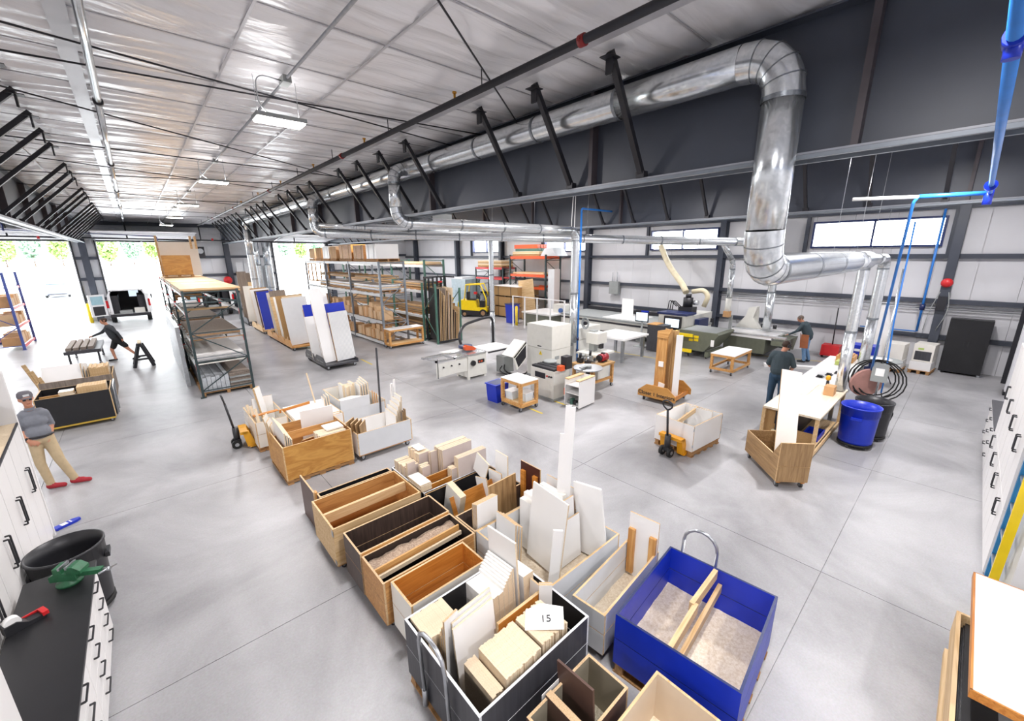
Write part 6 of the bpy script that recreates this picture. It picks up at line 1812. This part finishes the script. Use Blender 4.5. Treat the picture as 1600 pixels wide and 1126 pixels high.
# ladder
t = thing('stepladder', 'folded stepladder with one blue and one yellow rail at the right edge', 'ladder', (6.45, -.77, 0))
LB = mat('ladder_blue', '2b7fb8', .4)
for k, (x, m_) in enumerate(((.35, LB), (.02, YEL))):
    B().bar((x, .04, 0), (x - .35, .06, 2.4), .07, .045).out('rail', m_, t)
for k in range(6):
    z = .3 + k * .35
    B().bar((.35 - .146 * z, .05, z), (.02 - .146 * z, .05, z), .06, .03).out('step', STEEL, t)
# white table and cart at the lower right
t = thing('utility_table', 'white-topped table with a raw wood edge at the lower right corner', 'table', (4.84, -.95, 0))
B().box(-.83, -.55, .87, .83, .42, .9).out('tabletop', WHITE, t)
B().box(-.84, .42, .83, .84, .435, .9).box(-.845, -.55, .83, -.83, .435, .9).box(.83, -.55, .83, .845, .435, .9).out('wood_edge', ORANGE, t)
for x in (-.72, .72):
    for y in (-.45, .1):
        B().bar((x, y, .83), (x * 1.06, y + (.08 if y > 0 else -.05), 0), .07, .07).out('leg', mat('straw_wood', 'cdb36a', .6, kind='wood', col2='b5984e', axis=2), t)
t = thing('sheet_cart', 'narrow pine cart holding glossy black sheets under the white table', 'cart', (4.6, -.52, 0))
B().box(-.75, .03, .36, .75, .06, .62).out('side_board', LPINE, t)
B().box(-.75, .03, .08, .75, .06, .16).out('lower_board', LPINE, t)
B().box(-.75, -.2, .08, -.72, .03, .6).out('end_board', LPINE, t)
B().box(.72, -.2, .08, .75, .03, .62).out('end_board', LPINE, t)
B().box(-.72, -.2, .08, .72, .03, .11).out('deck', LPINE, t)
for k in range(4):
    B().box(-.7, -.2, .44 + k * .03, .7, .02 - .01 * k, .465 + k * .03).out('black_sheet', PLATE, t)
B().box(-.7, -.19, .112, .7, .0, .43).out('inner_block', DGREY, t)
for x in (-.6, .6):
    for y in (-.14, .0):
        caster(t, x, y, .036)

# ================================================================== vehicles
def van(label, x, y, rz):
    t = thing('cargo_van', label, 'van', (x, y, 0), rz)      # local -y = rear, toward the hall
    W_, H_, L_ = 1.0, 2.1, 5.2
    prof = [(-.86, .5), (.86, .5), (W_, .7), (W_, 1.15), (.9, 1.75), (.78, H_ - .04), (.6, H_), (-.6, H_), (-.78, H_ - .04), (-.9, 1.75), (-W_, 1.15), (-W_, .7)]
    for k in range(len(prof)):                               # shell panels around an open cargo bay
        (x0, z0), (x1, z1) = prof[k], prof[(k + 1) % len(prof)]
        n = Vector((-(z1 - z0), x1 - x0)).normalized() * .09
        vs = [(x0, 0, z0), (x1, 0, z1), (x1 + n.x, 0, z1 + n.y), (x0 + n.x, 0, z0 + n.y)]
        vs += [(v[0], L_ - .9, v[2]) for v in vs]
        B().add(vs, [(0, 1, 2, 3), (4, 7, 6, 5), (0, 4, 5, 1), (1, 5, 6, 2), (2, 6, 7, 3), (3, 7, 4, 0)], [0, 0, 0, 0, 1, 0]).out('body_panel', [CARW, BSTEEL], t)
    B().prism([(L_ - .95, .5), (L_ + .3, .5), (L_ + .35, .95), (L_ - .3, 1.15), (L_ - .9, 2.0), (L_ - .95, 2.0)], -.95, .95, 'yz').out('nose', CARW, t)
    B().box(-.84, .05, .56, .84, L_ - 1.2, .6).out('cargo_floor', MACHG, t)
    B().box(-.84, L_ - 1.6, .6, .84, L_ - 1.55, 1.9).out('bulkhead', BSTEEL, t)
    B().box(.05, L_ - 1.62, 1.4, .55, L_ - 1.6, 1.8).out('glowing_bulkhead_window', SCREEN, t)  # pane glows by itself in place of daylight from the cab
    for sx in (-1, 1):
        B().box(sx * .8, .3, .6, sx * .45, 2.6, 1.7).out('tool_shelf', BSTEEL, t)
        B().box(sx * .98 - .06, -.03, 1.0, sx * .98 + .06, .03, 1.45).out('tail_lamp', REDT, t)
        B().box(sx * .86 - .04, -.03, .6, sx * .86 + .08, .0, 1.8).out('door_pillar', CARW, t)
        for yy in (1.0, 4.35):
            B().cyl((sx * .98, yy, .36), (sx * .74, yy, .36), .36, n=22).cyl((sx * .985, yy, .36), (sx * .9, yy, .36), .2, n=16, mi=1).out('wheel', [RUB, STEEL], t)
        # opened rear door, folded out to the side
        d = B().box(0, -.78, .55, .06, 0, 1.85).out('rear_door', CARW, t)
        d.location = (sx * 1.0 if sx > 0 else -1.06, 0, 0)
        d.rotation_euler = (0, 0, R(-62 if sx < 0 else 172))
        B().box(-.01, -.68, 1.25, .07, -.1, 1.75).out('door_window', mat('door_glass', '9fc4cf', .15), d)
        B().box(-.012, -.66, .62, .072, -.12, 1.15).out('door_trim', BSTEEL, d)
        B().box(sx * 1.02, 3.8, 1.2, sx * 1.25, 3.95, 1.5).out('mirror', PLAS, t)
    B().box(-.95, -.12, .42, .95, .05, .58).out('rear_bumper', PLAS, t)
    B().box(-.5, .1, .6, .1, .6, .78).out('tool_case', MACHG, t)
    B().box(.2, .15, .6, .7, .5, .9).out('parts_case', MACH, t)
    return t
van('white cargo van with open rear doors parked in the middle loading door', -.6, 35.4, 0)
van('second white cargo van seen through the dark rack, rear doors open', 3.85, 34.6, 4)
t = thing('sedan', 'pale silver car parked far out on the bright yard', 'car', (-6.5, 66.0, -.02), 4)
prof = [(-.92, .3), (.92, .3), (.95, .75), (.85, .95), (.65, 1.4), (-.65, 1.4), (-.85, .95), (-.95, .75)]
B().prism(prof[:4] + prof[6:], -2.2, 2.2, 'xz').out('body', CARS, t)
B().prism([(-1.5, .9), (1.4, .9), (.7, 1.42), (-.9, 1.42)], -.72, .72, 'yz').out('cabin', GLASSD, t)
B().prism([(-1.0, 1.38), (.75, 1.38), (.65, 1.45), (-.9, 1.45)], -.68, .68, 'yz').out('roof', CARS, t)
for sx in (-.82, .82):
    for yy in (-1.35, 1.35):
        B().cyl((sx - .1, yy, .32), (sx + .1, yy, .32), .32, n=18).out('wheel', RUB, t)
    B().box(sx - .12, -2.22, .65, sx + .12, -2.18, .8).out('lamp', PAPER, t)
B().box(-.7, -2.24, .3, .7, -2.18, .45).out('bumper', PLAS, t)

# ================================================================== people
SKIN = mat('skin', 'c98d70', .55, var=.05)
def person(label, loc, rz, segs, mats, voxel=.014, extras=None):
    """segs: (p0, p1, r0, r1, material index); one continuous remeshed body"""
    b = B()
    for (p0, p1, r0, r1, mi) in segs:
        p0, p1 = Vector(p0), Vector(p1)
        L = (p1 - p0).length
        d = (p1 - p0).normalized() if L > 1e-6 else Vector((0, 0, 1))
        n = 6
        pts, rs = [], []
        for k in range(n):
            a = R(-90 + 90 * k / (n - 1))
            pts.append(p0 + d * math.sin(a) * r0)
            rs.append(max(.002, r0 * math.cos(a)))
        for k in range(n):
            a = R(90 * k / (n - 1))
            pts.append(p1 + d * math.sin(a) * r1)
            rs.append(max(.002, r1 * math.cos(a)))
        b.tube(pts, rs, 14)
    src = b.out('person_source', mats)
    md = src.modifiers.new('remesh', 'REMESH')
    md.mode = 'VOXEL'
    md.voxel_size = voxel
    sm = src.modifiers.new('smooth', 'SMOOTH')
    sm.factor = .5
    sm.iterations = 3
    bpy.context.view_layer.update()
    me = bpy.data.meshes.new_from_object(src.evaluated_get(bpy.context.evaluated_depsgraph_get()))
    bpy.data.objects.remove(src)
    me.name = 'person_body'
    me.materials.clear()
    for m_ in mats:
        me.materials.append(m_)
    sg = [(Vector(a), Vector(b2), r0, r1, mi) for a, b2, r0, r1, mi in segs]
    idx = []
    for p in me.polygons:
        c = p.center
        best, bi = 1e9, 0
        for a, b2, r0, r1, mi in sg:
            ab = b2 - a
            tt = max(0, min(1, (c - a).dot(ab) / max(1e-9, ab.length_squared)))
            dd = (c - (a + ab * tt)).length - (r0 + (r1 - r0) * tt)
            if dd < best:
                best, bi = dd, mi
        idx.append(bi)
    me.polygons.foreach_set('material_index', idx)
    me.polygons.foreach_set('use_smooth', [True] * len(idx))
    t = thing('person', label, 'person', loc, rz)
    o = bpy.data.objects.new('body', me)
    COL.objects.link(o)
    o.parent = t
    return t
def hand(wrist, dirv, palmn, mi, curl=.35, s=1.0):
    """palm + five fingers; dirv = pointing direction, palmn = palm normal"""
    d, n = Vector(dirv).normalized(), Vector(palmn).normalized()
    side = d.cross(n).normalized()
    w0 = Vector(wrist)
    out = []
    for q in (-.022, 0, .022):
        out.append((w0 + side * q * .6 * s, w0 + d * .085 * s + side * q * s, .017 * s, .016 * s, mi))
    for k, (q, L) in enumerate(((-.033, .062), (-.011, .075), (.011, .07), (.033, .055))):
        a = w0 + d * .088 * s + side * q * s
        m1 = a + (d * math.cos(curl) + n * math.sin(curl)) * L * .55 * s
        m2 = m1 + (d * math.cos(curl * 2.6) + n * math.sin(curl * 2.6)) * L * .5 * s
        out += [(a, m1, .0105 * s, .009 * s, mi), (m1, m2, .009 * s, .0078 * s, mi)]
    a = w0 + d * .025 * s - side * .03 * s
    m1 = a + (d * .6 - side * .7 + n * .3).normalized() * .04 * s
    m2 = m1 + (d * .9 - side * .1 + n * .4).normalized() * .032 * s
    out += [(a, m1, .013 * s, .011 * s, mi), (m1, m2, .011 * s, .009 * s, mi)]
    return out
def head(c, fwd, mi, hair=None, tilt=0.0):
    """skull, jaw, nose, ears as segments"""
    c, f = Vector(c), Vector(fwd).normalized()
    u = Vector((0, 0, 1))
    if tilt:
        f = (f * math.cos(tilt) - u * math.sin(tilt)).normalized()
        u = (u - f * u.dot(f)).normalized()
    s_ = f.cross(u).normalized()
    out = [(c + u * .035 - f * .02, c + u * .03 + f * .01, .093, .09, hair if hair is not None else mi), (c - u * .06 + f * .035, c + u * .02 + f * .03, .062, .08, mi), (c - u * .01 + f * .1, c - u * .03 + f * .118, .012, .016, mi), (c - u * .085 + f * .06, c - u * .085 + f * .07, .035, .03, mi)]
    for q in (-1, 1):
        out.append((c + s_ * .088 * q - u * .01, c + s_ * .092 * q + u * .025, .016, .018, mi))
    return out, f, u, s_
def face(parent, c, f, u, s_, beard=None):
    for q in (-1, 1):
        p = Vector(c) + f * .103 + u * .012 + s_ * .032 * q
        B().lathe([(0, -.004), (.011, -.004), (.011, .003), (0, .006)], 8, mi=0).out('eye', INK, parent).matrix_local = Matrix.Translation(p)
        B().bar(p + u * .022 - s_ * .02, p + u * .022 + s_ * .02, .008, .006).out('eyebrow', mat('brow', '4a3426', .7), parent)
    m = Vector(c) + f * .098 - u * .058
    B().bar(m - s_ * .024, m + s_ * .024, .009, .007).out('mouth', mat('lips', '9c5a4c', .5), parent)
# man leaning on the cabinets: grey polo, khaki trousers, red shoes, cap
POLO = mat('grey_polo', '7d8088', .8, var=.06, scale=20)
KHAKI = mat('khaki_cotton', 'c2ad8a', .8, var=.07, scale=12)
REDSH = mat('red_shoe', 'a3202c', .6, var=.08)
DKT = mat('dark_tshirt', '39474e', .8, var=.08, scale=14)
JEAN = mat('dark_jeans', '2f4a62', .8, var=.1, scale=20)
LJEAN = mat('light_jeans', '6f93b8', .8, var=.1, scale=20)
HAIR = mat('brown_hair', '3f2c20', .7, var=.1)
CHAR = mat('charcoal_hoodie', '3d4044', .85, var=.06, scale=14)
SHRT = mat('black_shorts', '1c1c1f', .8, var=.05)
LEATH = mat('brown_leather_apron', '9c5a34', .6, var=.1)
# local axes follow the world: he faces the camera (-y), feet turned to +x
hd, f, u, s_ = head((-.02, -.03, 1.69), (.32, -.95, 0), 2)
sg = [((-.07, 0, .98), (.07, 0, .98), .125, .125, 1), ((-.02, -.03, 1.1), (.03, -.03, 1.1), .145, .145, 0), ((-.04, -.01, 1.3), (.04, -.01, 1.3), .135, .135, 0), ((-.1, 0, 1.43), (.1, 0, 1.43), .085, .085, 0), ((-.01, 0, 1.47), (-.02, -.02, 1.61), .062, .056, 2)]
sg += hd
sg += [((.09, 0, .95), (.17, -.05, .53), .105, .08, 1), ((.17, -.05, .53), (.28, -.02, .13), .078, .066, 1), ((.28, -.03, .06), (.5, -.1, .045), .052, .04, 3), ((.26, -.02, .065), (.4, -.06, .06), .055, .05, 3)]
sg += [((-.08, 0, .95), (-.1, -.02, .53), .105, .08, 1), ((-.1, -.02, .53), (-.06, .02, .13), .078, .066, 1), ((-.08, .02, .06), (.13, -.05, .045), .055, .042, 3)]
sg += [((-.15, 0, 1.41), (-.21, .0, 1.2), .066, .06, 0), ((-.21, .0, 1.2), (-.22, -.02, 1.14), .048, .046, 2), ((-.22, -.02, 1.14), (-.13, -.14, .99), .046, .034, 2)]
sg += hand((-.13, -.14, .99), (.7, -.1, -.6), (0, 1, -.2), 2, .3)
sg += [((.15, .02, 1.41), (.18, .1, 1.18), .066, .058, 0), ((.18, .1, 1.18), (.15, -.04, .97), .046, .034, 2)]
sg += hand((.15, -.04, .97), (-.3, -.1, -.9), (-1, 0, 0), 2, .3)
t = person('man in grey polo, khaki trousers, red shoes and a cap, standing by the white cabinets', (-1.72, 10.4, 0), 0, sg, [POLO, KHAKI, SKIN, REDSH])
t.scale = (.88, .9, 1.0)
c = Vector((-.02, -.03, 1.69))
face(t, c, f, u, s_)
cap = B().lathe([(.1, 0), (.108, .03), (.1, .075), (.07, .105), (0, .115)], 18).out('cap', mat('grey_cap', '6d6a70', .8, var=.06), t)
cap.matrix_local = plane_mtx(c + u * .04 - f * .012, s_, f)
B().prism([(-.085, .06), (-.05, .18), (0, .2), (.05, .18), (.085, .06)], -.004, .006, 'xy').out('cap_brim', mat('grey_cap', '6d6a70'), t).matrix_local = plane_mtx(c + u * .045 - f * .0, s_, f)
B().prism([(-.04, -.018), (.04, -.018), (.04, .018), (-.04, .018)], 0, .003, 'xy').out('cap_patch', LGREY, t).matrix_local = plane_mtx(c + u * .09 + f * .092, -s_, u)
B().bar(c + f * .1 - s_ * .06 + u * .012, c + f * .1 + s_ * .06 + u * .012, .006, .026).out('glasses', GLASSD, t)
B().tube([Vector((.005 + .178 * math.cos(a * .3927), -.015 + .148 * math.sin(a * .3927), 1.035)) for a in range(16)], .02, 6, closed=True).out('belt', BLACK, t)
B().cyl((-.165, -.115, 1.025), (-.145, -.13, 1.005), .042, n=12).out('watch', BLACK, t)
B().prism([(-.05, 0), (.05, 0), (.07, .05), (-.07, .05)], -.07, .07, 'xz').out('collar', POLO, t, (-.01, -.01, 1.5))
# man at the work table: dark T-shirt, jeans, ear muffs, seen from behind-left, facing +x -y
hd, f, u, s_ = head((.1, -.04, 1.68), (.75, -.66, 0), 2, 3, .35)
sg = [((-.02, 0, .95), (-.02, 0, 1.05), .17, .19, 1), ((-.02, 0, 1.08), (.0, 0, 1.35), .21, .19, 0), ((.02, -.14, 1.42), (.0, .14, 1.42), .12, .12, 0), ((.02, 0, 1.45), (.08, -.02, 1.6), .068, .06, 2)]
sg += hd
sg += [((-.02, -.1, .9), (.0, -.11, .5), .11, .085, 1), ((.0, -.11, .5), (-.02, -.11, .1), .08, .065, 1), ((-.04, -.11, .05), (.16, -.16, .04), .05, .042, 4), ((-.02, .1, .9), (-.02, .12, .5), .11, .085, 1), ((-.02, .12, .5), (-.04, .12, .1), .08, .065, 1), ((-.06, .12, .05), (.14, .06, .04), .05, .042, 4)]
sg += [((.0, .2, 1.42), (-.02, .26, 1.2), .075, .068, 0), ((-.02, .26, 1.2), (.04, .24, 1.12), .055, .052, 2), ((.04, .24, 1.12), (.26, .1, .98), .052, .036, 2)]
sg += hand((.26, .1, .98), (.8, -.5, -.1), (0, 0, -1), 2, .5)
sg += [((.0, -.2, 1.42), (.04, -.28, 1.2), .075, .062, 0), ((.04, -.28, 1.2), (.3, -.16, 1.0), .055, .036, 2)]
sg += hand((.3, -.16, 1.0), (.9, .2, -.2), (0, 0, -1), 2, .5)
t = person('man in a dark T-shirt, jeans and ear muffs working at the pale work table', (11.9, 2.95, 0), 0, sg, [DKT, JEAN, SKIN, HAIR, BLACK])
c = Vector((.1, -.04, 1.68))
face(t, c, f, u, s_)
for q in (-1, 1):
    B().cyl(c + s_ * .085 * q, c + s_ * .125 * q, .042, n=14).out('ear_muff', PLAS, t)
B().tube([c + u * (.03 + .11 * math.sin(R(a))) + s_ * (.115 * math.cos(R(a))) for a in range(0, 181, 15)], .01, 6).out('ear_muff_band', PLAS, t)
B().tube([c - u * .075 + f * (.07 + .03 * math.cos(R(a))) + s_ * .07 * math.sin(R(a)) for a in range(-90, 91, 20)], .022, 6).out('beard', HAIR, t)
# man at the beam saw with leather apron, facing +y (toward the saw), leaning forward
hd, f, u, s_ = head((-.08, .28, 1.6), (-.3, .9, 0), 2, 3, .6)
sg = [((0, -.02, .95), (0, 0, 1.05), .145, .155, 0), ((0, 0, 1.05), (-.03, .12, 1.33), .165, .16, 0), ((-.14, .16, 1.4), (.1, .14, 1.4), .1, .1, 0), ((-.03, .17, 1.42), (-.06, .25, 1.54), .06, .055, 2)]
sg += hd
sg += [((-.09, 0, .92), (-.1, .03, .5), .1, .075, 1), ((-.1, .03, .5), (-.11, -.03, .1), .07, .058, 1), ((-.11, -.04, .05), (-.16, .14, .04), .048, .04, 4), ((.09, 0, .92), (.1, .0, .5), .1, .075, 1), ((.1, .0, .5), (.12, -.12, .1), .07, .058, 1), ((.12, -.13, .05), (.1, .06, .04), .048, .04, 4)]
sg += [((-.17, .16, 1.4), (-.26, .3, 1.16), .062, .052, 0), ((-.26, .3, 1.16), (-.2, .54, 1.0), .048, .034, 0)]
sg += hand((-.2, .54, 1.0), (0, .9, -.3), (0, -.2, -1), 2, .4)
sg += [((.14, .14, 1.4), (.22, .26, 1.16), .062, .052, 0), ((.22, .26, 1.16), (.06, .5, 1.02), .048, .034, 0)]
sg += hand((.06, .5, 1.02), (-.2, .9, -.3), (0, -.2, -1), 2, .4)
t = person('man in a dark shirt, blue jeans and tan apron bent over the beam saw', (18.0, 3.75, 0), 0, sg, [DKT, LJEAN, SKIN, mat('grey_hair', '6b5d52', .7), BLACK])
face(t, Vector((-.08, .28, 1.6)), f, u, s_)
B().prism([(-.2, 0), (.12, 0), (.14, .5), (-.18, .5)], 0, .012, 'xz').out('apron', LEATH, t, (-.02, .17, .55)).rotation_euler = (R(-6), 0, R(12))
B().prism([(-.2, 0), (.05, 0), (.06, .5), (-.18, .5)], 0, .012, 'yz').out('apron_side', LEATH, t, (-.2, .1, .55))
B().tube([Vector((-.08, .28, 1.6)) + u * .12 * math.sin(R(a)) + s_ * .115 * math.cos(R(a)) for a in range(0, 181, 15)], .01, 6).out('headset_band', PLAS, t)
# man striding past the sawhorse, hoodie and shorts, facing -x
hd, f, u, s_ = head((-.22, .0, 1.62), (-.9, -.2, 0), 2, 3, .1)
sg = [((0, 0, .92), (-.03, 0, 1.05), .15, .16, 1), ((-.04, 0, 1.02), (-.12, 0, 1.3), .165, .165, 0), ((-.14, -.13, 1.38), (-.14, .13, 1.38), .1, .1, 0), ((-.15, 0, 1.42), (-.2, 0, 1.55), .062, .058, 2)]
sg += hd
sg += [((0, .09, .88), (-.14, .1, .56), .115, .095, 1), ((-.14, .1, .6), (-.2, .1, .46), .08, .062, 2), ((-.2, .1, .46), (-.16, .1, .1), .055, .042, 2), ((-.14, .1, .05), (-.34, .1, .04), .045, .04, 4)]
sg += [((0, -.09, .88), (.22, -.1, .6), .115, .095, 1), ((.2, -.1, .6), (.28, -.1, .46), .08, .06, 2), ((.28, -.1, .46), (.52, -.1, .13), .055, .04, 2), ((.54, -.1, .07), (.36, -.12, .035), .045, .038, 4)]
sg += [((-.14, .18, 1.38), (-.36, .22, 1.16), .065, .055, 0), ((-.36, .22, 1.16), (-.62, .2, 1.06), .05, .04, 0)]
sg += hand((-.62, .2, 1.06), (-.9, 0, -.2), (0, -.6, -.6), 2, .4)
sg += [((-.12, -.18, 1.38), (.08, -.24, 1.16), .065, .055, 0), ((.08, -.24, 1.16), (.18, -.26, .92), .05, .04, 0)]
sg += hand((.18, -.26, .92), (.2, 0, -.9), (-1, .3, 0), 2, .5)
t = person('man in a charcoal hoodie and black shorts striding toward the open door', (-1.0, 22.4, 0), 0, sg, [CHAR, SHRT, SKIN, HAIR, PLAS])
face(t, Vector((-.22, 0, 1.62)), f, u, s_)
